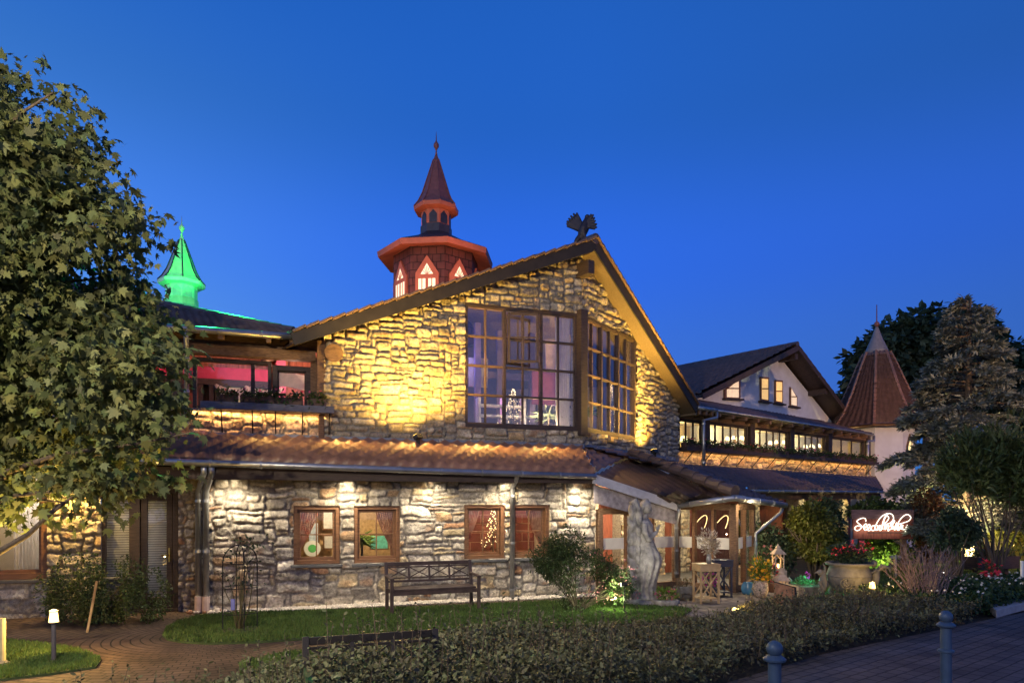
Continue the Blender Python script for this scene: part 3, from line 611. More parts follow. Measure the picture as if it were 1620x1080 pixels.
point('room_light', D.p(tD(35), 2.1, -.8), 16, (1, .85, .7), .1)
b = MB(); b.fbox(D, tD(-120), tD(-90), .6, 2.5, -.2, .1); b.build('jamb_wall', PLASTER, house)
# ground-floor rooms
M_TAN = mat('ochre_patterned_wall', (.45, .30, .15), .8, var=.3, scale=14); M_BRK = brick_mat('red_panel_wall', (.22, .06, .04), (.18, .05, .04), (.30, .17, .11), .5, .22, .010, .7, warp=0)
[q for q in M_BRK.node_tree.nodes if q.type == 'MAPPING'][0].inputs['Rotation'].default_value = (R_(90), 0, 0)
room(A, wins[0][0] - .35, wins[1][1] + .35, .25, 2.5, -.16, -1.9, house, (M_TAN, M_CREAM, M_CREAM, M_FLOOR))
room(A, wins[2][0] - .35, wins[3][1] + .35, .25, 2.5, -.16, -1.9, house, (M_BRK, M_CREAM, M_CREAM, M_FLOOR))
room(D, tD(-120), tD(75), .3, 2.5, -.3, -1.6, house, (M_CREAM, M_CREAM, M_CREAM, M_FLOOR))
point('room_light', A.p((wins[0][1] + wins[1][0]) / 2, 2.2, -.45), 52, (1, .80, .50), .12); point('room_light', A.p((wins[2][1] + wins[3][0]) / 2, 2.2, -.45), 52, (1, .74, .42), .12)
# ---------------------------------------------------------------- left veranda of the upper floor
ver = thing('veranda_wing', 'timber veranda with pink lit room and low stone parapet beside the gable', 'building', tuple(U.p(-3, 0, 0)))
VT0, VT1 = U.t(-80), U.t(512)
stone_wall('parapet_wall', U, VT0, VT1 + .02, ZB - .1, 4.02, ver, seed=31, cw=.09, ch=.10, wr=(3, 6), hr=(2, 2, 3), relief=(.03, .06), pal=[((.40, .31, .24), 3), ((.45, .34, .26), 3), ((.36, .26, .19), 2)])
b = MB(); b.fbox(U, U.t(320), U.t(527), 3.98, 4.13, .05, .40); b.build('flower_shelf', mat('blue_grey_board', (.10, .10, .13), .7, var=.3, stretch=(1, 1, 8)), ver, bevel=.008)
for px in (352, 400, 436, 478, 520): t = U.t(px); b = MB(); b.bar(U.p(t, 4.0, .36), U.p(t, 3.52, .05), .025, .025); b.build('shelf_bracket', IRON, ver)
b = MB(); t = U.t(508); b.fbox(U, t - .06, t + .06, ZB, 3.98, .02, .14); b.fbox(U, t - .09, t + .09, 4.13, 5.62, -.14, .06); b.build('corner_post', WOOD, ver, bevel=.01)
ov = -.35; zt = 5.16; zb_ = 4.05
b = MB(); b.fbox(U, VT0, U.t(500), zt + .03, zt + .25, ov + .25, ov + .02); b.build('lintel_beam', WOODH, ver, bevel=.02)
b = MB(); b.fbox(U, VT0, VT1 + .3, zt + .25, 5.75, ov + .1, ov + .04); b.fbox(U, U.t(492), VT1, zb_, 5.3, ov + .05, ov - .02); b.build('board_cladding', WOOD, ver)
for px in (-60, 120, 280): t = U.t(px, ov); b = MB(); b.fbox(U, t - .11, t + .11, zb_, zt + .02, ov - .1, ov + .1); b.build('veranda_post', WOOD, ver, bevel=.01)
b = MB(); t1_, t2_, t3_, t4_ = U.t(305, ov), U.t(400, ov), U.t(431, ov), U.t(492, ov)
window(U, t1_, t3_ - .02, zb_, zt, ver, 1, 1, m=WOODDK, o=ov, fw=.075, sw=0, name='veranda_window')
b = MB(); b.fbox(U, t2_ - .04, t2_ + .04, zb_ + .07, zt - .07, ov - .1, ov - .02); b.build('mullion', WOODDK, ver)
window(U, t3_, t4_, zb_, zt - .07, ver, 1, 1, m=WOODDK, o=ov, fw=.11, sw=.03, name='veranda_window')
window(U, U.t(120, ov) + .12, U.t(280, ov) - .12, zb_, zt, ver, 2, 1, m=WOODDK, o=ov, fw=.075, sw=0, name='veranda_window')
M_ROSE = mat('rose_pink_wall', (.55, .12, .22), .75); M_PLK = mat('warm_plank_lining', (.36, .15, .08), .7, var=.35, scale=4, stretch=(5, 5, .7))
room(U, VT0, VT1 - .05, 3.7, 5.62, ov - .12, ov - 1.9, ver, (M_PLK, M_ROSE, M_PLK, M_FLOOR))
b = MB(); b.fbox(U, VT0, U.t(425), 4.98, 5.26, ov - 1.55, ov - 1.84); b.build('pink_beam', M_PINK, ver)
b = MB(); b.fbox(U, VT0, U.t(425), 4.83, 4.97, ov - 1.5, ov - 1.84)
for px in (318, 335, 345, 393, 427): t = U.t(px, ov - 1.6); b.fbox(U, t - .05, t + .05, 3.7, 4.83, ov - 1.52, ov - 1.84)
b.build('inner_timber_frame', WOODDK, ver)
b = MB(); b.fbox(U, U.t(437, ov - 1.5), U.t(452, ov - 1.5), 3.7, 5.6, ov - 1.5, ov - 1.8); b.build('pink_pillar', M_ROSE, ver)
M_LIT = mat('lit_inner_window', (.3, .22, .14), .7, emit=(1, .70, .38), estr=.25)
b = MB(); b.fbox(U, U.t(346, ov - 1.7), U.t(425, ov - 1.7), 3.75, 4.83, ov - 1.80, ov - 1.84); b.build('inner_pane', M_LIT, ver)
point('veranda_light', U.p(U.t(465, ov), 5.12, ov - .9), 20, (1, .58, .45), .08); point('veranda_light', U.p(U.t(370, ov), 5.2, ov - .7), 12, (1, .55, .45), .1); point('veranda_light', U.p(U.t(190, ov), 5.1, ov - .8), 14, (1, .30, .30), .1)
# roof of the veranda
e0, e1 = U.p(U.t(-80, .3), 5.66, .3), U.p(U.t(472, .3), 5.64, .3); r0, r1 = P(0, 430, 17.5), P(463, 524, 15.2)
tiled('roof_tile_field', e0, e1, r0, r1, 40, 9, TILE_DK, ver, seg=5)
b = MB(); b.prism([V(e0) + V((0, 0, -.06)), V(e1) + V((0, 0, -.06)), V(r1) + V((0, 0, -.06)), V(r0) + V((0, 0, -.06))], (0, 0, -.05)); b.build('roof_boarding', WOODDK, ver)
b = MB(); a_, c_ = V(r0), V(r1); n_ = 26
for i in range(n_): b.cyl(a_.lerp(c_, i / n_), a_.lerp(c_, (i + 1.08) / n_) + V((0, 0, .03)), .10, .085, 8)
b.build('ridge_tile', TILE_DK, ver)
gutter([U.p(U.t(-80, .36), 5.60, .36), U.p(U.t(471, .36), 5.58, .36)], ver, .07)
for px in (230, 350, 425, 462): t = U.t(px, .1); b = MB(); b.bar(U.p(t, 5.50, .32), U.p(t, 5.62, ov), .10, .13); b.build('rafter_tail', WOODH, ver, bevel=.01)
t = U.t(296, .2); pipe([U.p(t, 5.55, .36), U.p(t, 5.40, .34), U.p(t - .02, 5.15, .12), U.p(t - .02, 3.55, .12)], ver, .05)
strip('parapet_glow', U.p(U.t(300), 3.96, .10), U.p(U.t(516), 3.96, .10), 16, (1, .55, .16), down=(0, 0.05, -1), width=.03)
# ---------------------------------------------------------------- octagonal roof towers
def cupola(name, label, c, zs, cols, rot, glow):
    root = thing(name, label, 'roof turret', c, group=None); c = V(c)
    wallm, trim, low, spire = cols; z = lambda a: a * zs
    ap = 1.31; Rb = ap / math.cos(math.pi / 8); r8 = rot + math.pi / 8
    def oct(prof, m, nm, par=root, sm=False):
        b = MB(); b.lathe(c, [(r, z(h)) for r, h in prof], 8, r8); return b.build(nm, m, par, smooth=sm)
    oct([(Rb, 0), (Rb, 2.72)], wallm, 'drum')
    oct([(1.45, 2.66), (1.92, 2.56), (1.95, 2.73), (1.85, 2.77)], trim, 'eave_board')
    oct([(1.90, 2.76), (1.0, 3.16), (.56, 3.42)], low, 'skirt_roof')
    oct([(.60, 3.40), (.53, 3.46), (.53, 3.72)], low, 'lantern_base')
    oct([(.50, 3.66), (.50, 4.32)], trim, 'lantern')
    oct([(.55, 4.20), (.74, 4.24), (.76, 4.36), (.70, 4.38)], trim, 'lantern_eave')
    oct([(.74, 4.37), (.60, 4.55), (.46, 4.84), (.10, 6.0), (.045, 6.15)], spire, 'spire')
    for k in range(8): a = r8 + k * math.pi / 4; b = MB(); b.tube([V((c.x + math.cos(a) * r, c.y + math.sin(a) * r, c.z + z(h) + .01)) for r, h in ((.75, 4.37), (.61, 4.55), (.47, 4.84), (.10, 6.0))], .02, 5); b.build('hip_seam', spire if glow else LEADRF, root)
    b = MB(); b.lathe(c, [(.05, z(6.1)), (.02, z(6.3)), (.05, z(6.38)), (.09, z(6.44)), (.09, z(6.52)), (.04, z(6.6)), (.02, z(6.64)), (.004, z(6.95))], 10); b.build('finial', spire, root, smooth=True)
    M_LW = emis(name + '_lit_curtain', (1, .86, .58), glow[0]) if glow else low
    for k in range(8):
        a = rot + k * math.pi / 4; n = V((math.cos(a), math.sin(a), 0)); fr = Fr(c.x, c.y, -n.y, n.x)
        if (fr.p(0, 0, 1) - V((c.x, c.y, 0))).dot(n) < 0: fr = Fr(c.x, c.y, n.y, -n.x)
        if n.y > .35: continue
        def arch(w, zb, zs_, zt, o0, o1, m, nm, par):
            b = MB(); b.prism([fr.p(-w, c.z + z(zb), o0), fr.p(w, c.z + z(zb), o0), fr.p(w, c.z + z(zs_), o0), fr.p(0, c.z + z(zt), o0), fr.p(-w, c.z + z(zs_), o0)], fr.p(0, 0, o1) - fr.p(0, 0, o0)); return b.build(nm, m, par)
        wn = arch(.37, .55, 1.78, 2.34, ap - .02, ap + .06, trim, 'window', root)
        for s in (-1, 1):
            b = MB(); x0, x1 = (.045, .27) if s > 0 else (-.27, -.045); b.fbox(fr, x0, x1, c.z + z(.75), c.z + z(1.60), ap + .05, ap + .066); b.build('pane', M_LW, wn)
        b = MB(); b.prism([fr.p(-.2, c.z + z(1.74), ap + .05), fr.p(.2, c.z + z(1.74), ap + .05), fr.p(0, c.z + z(2.08), ap + .05)], fr.p(0, 0, .016) - fr.p(0, 0, 0)); b.build('fan_light', M_LW, wn)
        b = MB()
        for s in (-1, 1):
            b.fbox(fr, s * .158 - .012, s * .158 + .012, c.z + z(.75), c.z + z(1.6), ap + .066, ap + .08); b.fbox(fr, s * .158 - .113, s * .158 + .113, c.z + z(1.16), c.z + z(1.19), ap + .066, ap + .078)
        for q in (-.1, -.05, 0, .05, .1): b.bar(fr.p(q * .3, c.z + z(1.74), ap + .072), fr.p(q * 1.4, c.z + z(2.0 - abs(q) * 1.3), ap + .072), .014, .012)
        b.build('muntin', trim, wn)
        arch(.13, 3.74, 4.02, 4.16, .455, .475, low if glow else wallm, 'lantern_opening', root)
    return root
RT = V((-2.53, 22.8, 7.5))
cupola('red_turret', 'red octagonal roof turret with lit arched windows above the stone gable', RT, 1.0, (BROWNR, TERRA, LEADRF, COPPER), R_(-90 - 6), (.34,))
for ang, d, zt_, pw in ((-118, 3.0, 8.9, 55), (-62, 3.0, 8.9, 55)):
    q = RT + V((math.cos(R_(ang)) * d, math.sin(R_(ang)) * d, 0)); q.z = 8.75 if ang < -90 else 9.1
    spot('turret_uplight', q, RT + V((0, 0, 2.4)), pw * .95, (1, .42, .22), 120, .8, .06)
spot('turret_uplight', RT + V((-1.1, -1.1, 3.25)), RT + V((0, 0, 5.2)), 14, (1, .40, .22), 120); spot('turret_uplight', RT + V((1.1, -1.1, 3.25)), RT + V((0, 0, 5.2)), 14, (1, .40, .22), 120)
GT = V((-9.12, 18.85, 5.0)); GRN = mat('green_lit_white_sheet', (.45, .5, .45), .5, var=.12)
cupola('green_lit_turret', 'small spired roof turret washed in green light above the maple', GT, .70, (PLASTER, WHITEP, GRN, GRN), R_(-84), None).scale = (.80, .80, 1.02)
for dx, dy, zz, pw in ((-2.0, -2.2, 7.2, 200), (2.4, -2.0, 7.2, 230), (0, -1.2, 7.3, 12)):
    spot('green_uplight', GT + V((dx, dy, zz - 5)), GT + V((0, 0, 3.9)), pw * .6, (.0, .85, .06), 130, .8)
for dx in (-1.9, 2.1): spot('green_uplight', GT + V((dx, -3.2, 1.9)), GT + V((0, 0, 3.75)), 800, (.0, .85, .07), 24, .5)  # two narrow spots added without fixtures, brighten the green spire
spot('green_uplight', GT + V((2.2, -2.2, 2.9)), U.p(U.t(340, -.8), 5.85, -.8), 420, (.02, 1, .14), 80, .9)
# ---------------------------------------------------------------- right wing: gallery over a lean-to
gal = thing('gallery_wing', 'long gallery wing with a row of lit windows above a stone parapet', 'building', tuple(W.p(6, 0, 0)))
tw0, tw1 = W.t(1071), W.t(1376)
PALG = [((.42, .32, .24), 3), ((.46, .36, .28), 3), ((.36, .25, .18), 2)]
stone_wall('parapet_wall', W, tw0, tw1, 3.2, 3.86, gal, seed=41, cw=.10, ch=.10, wr=(3, 6), hr=(2, 3, 3), relief=(.03, .07), pal=PALG, res=.035)
b = MB(); b.fbox(W, tw0, tw1, 3.80, 3.93, .04, .42); b.build('flower_shelf', WOODDK, gal, bevel=.01)
n = 14
for i in range(n): t = tw0 + .4 + (tw1 - tw0 - .8) * i / (n - 1); b = MB(); b.bar(W.p(t, 3.82, .40), W.p(t - .16, 3.36, .06), .03, .03); b.build('shelf_bracket', IRON, gal)
ow = -.25; zt, zb_ = 4.96, 3.86
edges = [1071, 1116, 1131, 1192, 1255, 1312, 1368]
bays = [(1072, 1112), (1118, 1183), (1191, 1247), (1254, 1306), (1314, 1366)]
for px in (1115, 1187, 1250, 1310, 1371): t = W.t(px, ow); b = MB(); b.fbox(W, t - .15, t + .15, zb_, zt + .2, ow - .12, ow + .12); b.build('gallery_post', WOODDK, gal, bevel=.01)
b = MB(); b.fbox(W, tw0, tw1, zt, zt + .24, ow - .1, ow + .10); b.build('lintel_beam', WOODH, gal, bevel=.015)
for i, (a, c) in enumerate(bays): window(W, W.t(a, ow) + .03, W.t(c, ow) - .03, zb_, zt, gal, (3, 5, 5, 5, 3)[i], 1, m=WOODDK, o=ow, fw=.06, sw=.03, bar=.06, dep=.1, name='gallery_window')
M_YEL = mat('pale_yellow_wall', (.50, .42, .22), .8, var=.06); M_CL = mat('cream_ceiling', (.6, .55, .42), .8, var=.05)
room(W, tw0, tw1, 3.5, 5.2, ow - .14, ow - 2.6, gal, (M_YEL, M_YEL, M_CL, M_FLOOR))
for px in (1095, 1150, 1205, 1218, 1270, 1281, 1330, 1342): t = W.t(px, ow - 2.5); b = MB(); b.fbox(W, t - .10, t + .10, 3.5, 4.7, ow - 2.5, ow - 2.58); b.build('inner_door_frame', WOOD, gal)
for px in (1100, 1160, 1225, 1285, 1345): point('gallery_light', W.p(W.t(px, ow - 1.2), 4.85, ow - 1.5), 40, (1, .70, .28), .12)
strip('gallery_parapet_glow', W.p(tw0 + .1, 3.79, .16), W.p(tw1 - .1, 3.79, .16), 34, (1, .55, .16), down=(.02, .05, -1), width=.03)
# eave and roof of the gallery
ea, eb, ec = V((6.05, 22.37, 5.20)), V(P(1131, 648, 23.5)), V(P(1379, 686, 31.4))
ba = V((-.61, .79, 0))
tiled('roof_tile_field', eb, ec, eb + ba * 3 + V((0, 0, 1.0)), ec + ba * 3 + V((0, 0, 1.0)), 40, 8, TILE_DK, gal, seg=4)
tiled('roof_tile_field', ea, eb, ea + ba * 3 + V((0, 0, 1.0)), eb + ba * 3 + V((0, 0, 1.0)), 6, 8, TILE_DK, gal, seg=4)
b = MB(); lo = V((0, 0, -.07))
b.prism([ea + lo, eb + lo, eb + ba * 1.6 + lo, ea + ba * 1.6 + lo], (0, 0, -.04)); b.prism([eb + lo, ec + lo, ec + ba * 1.6 + lo, eb + ba * 1.6 + lo], (0, 0, -.04)); b.build('soffit', SOFFIT, gal)
for q in [eb.lerp(ec, (i + .3) / 15) for i in range(15)] + [ea.lerp(eb, (i + .4) / 3) for i in range(3)]: b = MB(); b.bar(q + V((0, 0, -.16)) - ba * .05, q + ba * 1.3 + V((0, 0, -.12)), .11, .14); b.build('rafter_tail', WOODH, gal, bevel=.01)
b = MB(); b.fbox(W, tw0, tw1, zt + .22, 5.3, ow - .05, ow + .05); b.build('board_cladding', WOOD, gal)
gutter([ea + V((0, 0, -.03)) - ba * .07, eb + V((0, 0, -.03)) - ba * .07], gal, .06, 8); gutter([eb + V((0, 0, -.03)) - ba * .07, ec + V((0, 0, -.03)) - ba * .07], gal, .045, 8)
q = eb + V((0, 0, -.08)) - ba * .07; d_ = W.p(W.t(1113, .5), 0, .5); pipe([q, q + V((0, 0, -.2)), V((d_.x, d_.y, 4.85)), V((d_.x, d_.y, 3.3))], gal, .06)
q = ec + V((.1, 0, -.08)); d_ = P(1373, 700, 31.0); pipe([q, q + V((0, 0, -.25)), V((d_.x, d_.y, 4.9)), V((d_.x, d_.y, 3.2))], gal, .06)
# lean-to roofs under the gallery and the right gable face
K1 = V(P(1182, 773, 21.0)); K2 = V(P(1397, 776, 26.9)); w0, w1 = W.p(tw0, 3.40, .05), W.p(tw1 + .4, 3.30, .05)
tiled('lean_to_tile_field', K1, K2, w0, w1, 42, 9, TILE_DK, gal, amp=.04, step=.035, seg=5)
tiled('lean_to_tile_field', RF.p(1.0, 2.75, 2.4), K1 + V((-.05, 0, .02)), RF.p(.0, ZB, .04), W.p(tw0, 3.40, .04), 30, 9, TILE_DK, gal, amp=.04, step=.04, seg=5)
gutter([RF.p(3.5, 2.6, 2.2), K1 + V((0, 0, -.06)), K2 + V((0, -.05, -.06))], gal, .05, 8)
b = MB(); o_ = V((.61, -.79, 0)); b.bar(K1 + V((-.3, .2, -.2)) - o_ * .12, K2 + V((0, 0, -.2)) - o_ * .12, .05, .25); b.build('fascia', WOODDK, gal)
# ground floor of the wing: dark timber wall with lit stone piers
LW = Fr(K1.x - .9, K1.y + .2, K2.x - K1.x, K2.y - K1.y)
b = MB(); b.fbox(LW, -1, 11, 0, 2.55, -1.0, -1.1); b.build('timber_wall', WOODRED, gal)
for i, (px, wd) in enumerate(((1217, .55), (1290, .5), (1357, .5))):
    t = LW.t(px); stone_wall('stone_pier', LW, t - wd / 2, t + wd / 2, 0, 2.45, gal, seed=51 + i, cw=.08, ch=.09, wr=(2, 4), hr=(2, 2, 3), pal=PALU, o=-.55, back=.45, res=.03)
    spot('pier_downlight', LW.p(t, 2.42, -.15), LW.p(t, .9, -.55), 15, (1, .80, .42), 110)
for px in (1180, 1250, 1320): b = MB(); t = LW.t(px, -.9); b.fbox(LW, t - .35, t + .35, .3, 2.0, -.9, -.98); b.build('dark_glazing', glass_mat('dark_glass', (.2, .2, .22), .15), gal)
# ---------------------------------------------------------------- the white gabled house
wh = thing('white_gabled_house', 'white rendered gabled house with dark tiled roof behind the gallery', 'building', tuple(GW.p(10, 0, 0)))
gt = [GW.t(p) for p in (1103, 1233, 1318)]; gz0, gz1, gzr = 6.35, 8.78, 6.1
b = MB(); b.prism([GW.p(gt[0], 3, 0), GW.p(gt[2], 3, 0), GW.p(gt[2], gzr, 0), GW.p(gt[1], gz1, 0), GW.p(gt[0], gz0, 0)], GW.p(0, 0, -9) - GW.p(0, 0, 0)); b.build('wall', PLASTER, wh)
ap_ = GW.p(gt[1], 9.18, .9); l_ = GW.p(gt[0] - .9, 6.33, .9); r_ = GW.p(gt[2] + .75, 5.95, .9); bk = GW.p(0, 0, -9.5) - GW.p(0, 0, 0)
tiled('roof_tile_field', l_ + bk, l_, ap_ + bk, ap_, 36, 14, TILE_DK, wh, seg=4, amp=.05, step=.05); tiled('roof_tile_field', r_, r_ + bk, ap_, ap_ + bk, 36, 14, TILE_DK, wh, seg=4)
for e in (l_, r_):
    b = MB(); b.hexa([e + V((0, 0, -.2)), ap_ + V((0, 0, -.2)), ap_ + bk + V((0, 0, -.2)), e + bk + V((0, 0, -.2)), e + V((0, 0, -.08)), ap_ + V((0, 0, -.08)), ap_ + bk + V((0, 0, -.08)), e + bk + V((0, 0, -.08))]); b.build('roof_boarding', WOODDK, wh)
    b = MB(); k = -(bk.normalized()) * .03; b.bar(e + k + V((0, 0, -.16)), ap_ + k + V((0, 0, -.16)), .05, .22); b.build('bargeboard', WOODDK, wh)
b = MB()
for i in range(20): q = ap_ + bk * (i / 20); b.cyl(q, q + bk * (1.06 / 20) + V((0, 0, .03)), .14, .12, 8)
b.build('ridge_tile', TILE_DK, wh)
for t, z in ((gt[1], 8.75), (gt[1] + 2.6, 7.45), (gt[2] - .1, 6.0)): b = MB(); b.bar(GW.p(t, z - .1, -.1), GW.p(t, z - .1, .85), .22, .26); b.build('purlin_end', WOODDK, wh, bevel=.01)
M_WARM = emis('warm_lit_room', (1, .76, .50), .26); M_WARM2 = emis('amber_lit_room', (1, .58, .20), .34)
def hwin(pts, mm, nm='window'):
    b = MB(); b.prism([GW.p(GW.t(x), GW.z(x, y), .03) for x, y in pts], GW.p(0, 0, .05) - GW.p(0, 0, 0)); wv = b.build(nm, WOODBR, wh)
    cx_, cy_ = sum(x for x, y in pts) / len(pts), sum(y for x, y in pts) / len(pts)
    q = [(cx_ + (x - cx_) * .74, cy_ + (y - cy_) * .84) for x, y in pts]
    b = MB(); b.prism([GW.p(GW.t(x), GW.z(x, y), .075) for x, y in q], GW.p(0, 0, .02) - GW.p(0, 0, 0)); b.build('pane', mm, wv)
    b = MB(); m_ = .5 * (q[0][1] + min(y for x, y in q)); b.bar(GW.p(GW.t(q[0][0]), GW.z(q[0][0], m_), .10), GW.p(GW.t(q[1][0]), GW.z(q[1][0], m_), .10), .04, .05)
    b.build('glazing_bar', WOODBR, wv)
    xa, ya = pts[0]; xb, yb = pts[1]; b = MB(); b.bar(GW.p(GW.t(xa) - .08, GW.z(xa, ya) - .04, .1), GW.p(GW.t(xb) + .1, GW.z(xb, yb) - .04, .1), .2, .07); b.build('sill', WOODDK, wv)
hwin([(1144, 630), (1169, 631), (1169, 598), (1144, 616)], M_WARM); hwin([(1201, 634), (1214, 636), (1214, 597), (1201, 596)], M_WARM2); hwin([(1224, 637), (1236, 639), (1236, 602), (1224, 601)], M_WARM2); hwin([(1248, 642), (1259, 644), (1259, 628), (1248, 612)], M_WARM)
# ---------------------------------------------------------------- the round tower
tur = thing('corner_tower', 'white octagonal corner tower with steep flared tile cone and pointed window', 'tower', (17.9, 33.5, 0)); tcx = V((17.9, 33.5, 0)); tur.scale = (.94, .94, 1)
rt = R_(-90 + 14)
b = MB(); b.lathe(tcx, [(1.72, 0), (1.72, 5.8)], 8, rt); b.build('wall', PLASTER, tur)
M_CONE = brick_mat('cone_roof_tile', (.10, .062, .055), (.075, .05, .05), (.02, .018, .02), .30, .30, .03, .5, polar=(17.9 - 17.9, 0, 1.2), warp=.0, bump=1)
bb = []
prof = [(2.55, 5.72), (2.32, 5.95), (2.03, 6.35), (1.75, 6.85), (1.46, 7.45), (1.18, 8.1), (.89, 8.8), (.58, 9.45)]
rows = []; NR = 19
def pr(s):
    s *= len(prof) - 1; i = min(int(s), len(prof) - 2); f = s - i; return tuple(prof[i][k] * (1 - f) + prof[i + 1][k] * f for k in (0, 1))
for r in range(NR): a, c = pr(r / NR), pr((r + 1) / NR - .0001); rows += [(a[0] + .085, a[1]), (c[0] + .0, c[1])]
n8 = 192; vs = []; rj = np.random.default_rng(5)
for qi, (r, z) in enumerate(rows):
    jit = rj.normal(0, .012, 48)
    for j in range(n8):
        a = rt + 2 * math.pi * j / n8; sec = 2 * math.pi / 8; k = ((a - rt) % sec) - sec / 2; rr = r * math.cos(sec / 2) / math.cos(k) + .05 * (.5 + .5 * math.cos(2 * math.pi * (j % 4) / 4)) * r / 2 + jit[j // 4]
        vs.append((tcx.x + math.cos(a) * rr, tcx.y + math.sin(a) * rr, z))
idx = np.arange(len(vs)).reshape(-1, n8); i2 = np.roll(idx, -1, 1); f = np.stack([idx[:-1], i2[:-1], i2[1:], idx[1:]], -1).reshape(-1, 4)
npmesh('cone_roof', np.array(vs), 4, mat('cone_tile', (.078, .048, .050), .5, var=.3, scale=6), tur, faces=f)
b = MB()
for k in range(8):
    a = rt + k * math.pi / 4; pts = [V((tcx.x + math.cos(a) * (r + .04), tcx.y + math.sin(a) * (r + .04), z)) for r, z in prof]; b.tube(pts, .07, 6)
b.build('hip_tile', TILE, tur)
b = MB(); b.lathe(tcx, [(.60, 9.35), (.52, 9.6), (.27, 10.15), (.11, 10.6), (.05, 10.75)], 16); b.build('metal_cap', mat('dull_lead_cap', (.22, .20, .20), .6, metal=.2), tur, smooth=True)
b = MB(); b.lathe(tcx, [(.05, 10.7), (.13, 10.8), (.13, 10.9), (.03, 11.0), (.02, 11.8)], 10); b.build('finial', COPPER, tur, smooth=True)
b = MB(); b.lathe(tcx, [(1.78, 5.66), (2.45, 5.66), (2.47, 5.74), (1.78, 5.8)], 8, rt); b.build('eave_board', WOODH, tur)
a = rt + R_(22.5) ; fr = None
n_ = V((math.cos(-R_(76) + R_(22.5) ), math.sin(-R_(76) + R_(22.5)), 0))
fr = Fr(17.9, 33.5, -n_.y, n_.x); apo = 1.72 * math.cos(math.pi / 8)
b = MB(); b.prism([fr.p(x, z, apo - .05) for x, z in ((-.34, 3.7), (.34, 3.7), (.34, 4.75), (0, 5.35), (-.34, 4.75))], fr.p(0, 0, .12) - fr.p(0, 0, 0)); wv = b.build('window', WOODH, tur)
b = MB(); b.prism([fr.p(x, z, apo + .06) for x, z in ((-.24, 3.82), (.24, 3.82), (.24, 4.72), (0, 5.15), (-.24, 4.72))], fr.p(0, 0, .03) - fr.p(0, 0, 0)); b.build('pane', emis('yellow_lit_pane', (1, .86, .40), .4), wv)
b = MB(); b.fbox(fr, -.02, .02, 3.82, 5.1, apo + .09, apo + .11); b.fbox(fr, -.24, .24, 4.3, 4.34, apo + .09, apo + .108); b.build('muntin', WOODH, wv)
# ---------------------------------------------------------------- entrance porch
por = thing('entrance_porch', 'glazed timber entrance porch under a low hipped tile roof', 'porch', (4.5, 16, 0))
E1, E2, E3 = V(P(1074, 797, 16.0)), V(P(1161, 785, 14.9)), V(P(1238, 797, 17.0)); Hh = V(P(998, 722, 17.9)); K = V(P(1178, 776, 20.0))
tiled('roof_tile_field', E1, E2, V0 + V((.02, 0, 0)), Hh, 9, 7, TILE_DK, por, amp=.035, step=.05, stag=True)
tiled('roof_tile_field', V0 + V((.0, 0, .02)), Hh + V((0, 0, .02)), B_, RF.p(1.2, ZB, .05), 6, 3, TILE, por, amp=.05, step=.05, eave=False)
tiled('roof_tile_field', E2, E3, Hh, K, 9, 7, TILE_DK, por, amp=.05, step=.05)
b = MB()
for i in range(9): a, c = Hh.lerp(E2, i / 9), Hh.lerp(E2, (i + 1.1) / 9); b.cyl(a + V((0, 0, .09)), c + V((0, 0, .12)), .12, .14, 10)
b.build('hip_tile', TILE_DK, por, smooth=False)
b = MB(); b.bar(V0 + V((-.02, -.03, -.10)), E1 + V((-.02, -.03, -.06)), .05, .20, up=(0, 0, 1)); b.build('verge_board', mat('pale_grey_board', (.42, .42, .45), .5), por, bevel=.006)
b = MB(); Q1, Q2, Q3, Q4 = V((1.98, 15.45, 0)), V((3.98, 16.55, 0)), V((5.02, 15.45, 0)), V((5.95, 16.9, 0))
b.prism([V0 + V((0, .1, -.22)), E1 + V((0, .1, -.16)), E1 + V((-.05, .1, -.48)), V0 + V((0, .1, -.62))], (.02, .04, 0)); b.build('verge_cladding', mat('grey_slate_cladding', (.24, .22, .24), .7, var=.35, scale=9), por)
gutter([E1 + V((-.02, -.09, -.03)), E2 + V((0, -.10, -.03))], por, .07); gutter([E2 + V((0, -.10, -.03)), E3 + V((.05, -.06, -.03))], por, .07)
pipe([E1 + V((-.02, -.07, -.1)), E1 + V((-.02, -.07, -.18)), V((3.9, 16.2, 1.55)), V((3.9, 16.2, .28))], por, .045)
q = E3 + V((-.02, -.05, -.1)); pipe([q, q + V((-.05, 0, -.12)), V((5.98, 16.75, 1.30)), V((5.98, 16.75, 1.1)), V((5.98, 16.75, .1))], por, .04)
def gside(a, b_, n, z0, z1, posts=.13, band=True, top=None, m=WOODBR, kick=.16):
    d = (b_ - a).normalized(); fr = Fr(a.x, a.y, d.x, d.y); L_ = (b_ - a).length
    for i in range(n + 1):
        t = L_ * i / n; mb = MB(); wpo = posts if i in (0, n) else .07; mb.fbox(fr, t - wpo / 2, t + wpo / 2, .02, top or z1 + .12, -.06, .06); mb.build('post', WOODH if i in (0, n) else m, por, bevel=.008)
    mb = MB(); mb.fbox(fr, 0, L_, z1, z1 + .14, -.055, .055); mb.build('head_rail', WOODH, por, bevel=.006); mb = MB(); mb.fbox(fr, 0, L_, .02, kick, -.05, .05); mb.build('sill_rail', WOODH, por, bevel=.006)
    for i in range(n):
        t0, t1 = L_ * i / n + .07, L_ * (i + 1) / n - .07; mb = MB(); mb.fbox(fr, t0, t1, kick, z1, -.006, .0); pane = mb.build('pane', GLASS, por)
        if band: mb = MB(); mb.fbox(fr, t0, t1, .98, 1.24, .001, .004); mb.build('frosted_band', mat('frosted_film', (.55, .53, .50), .9, var=.05), pane)
    return fr, L_
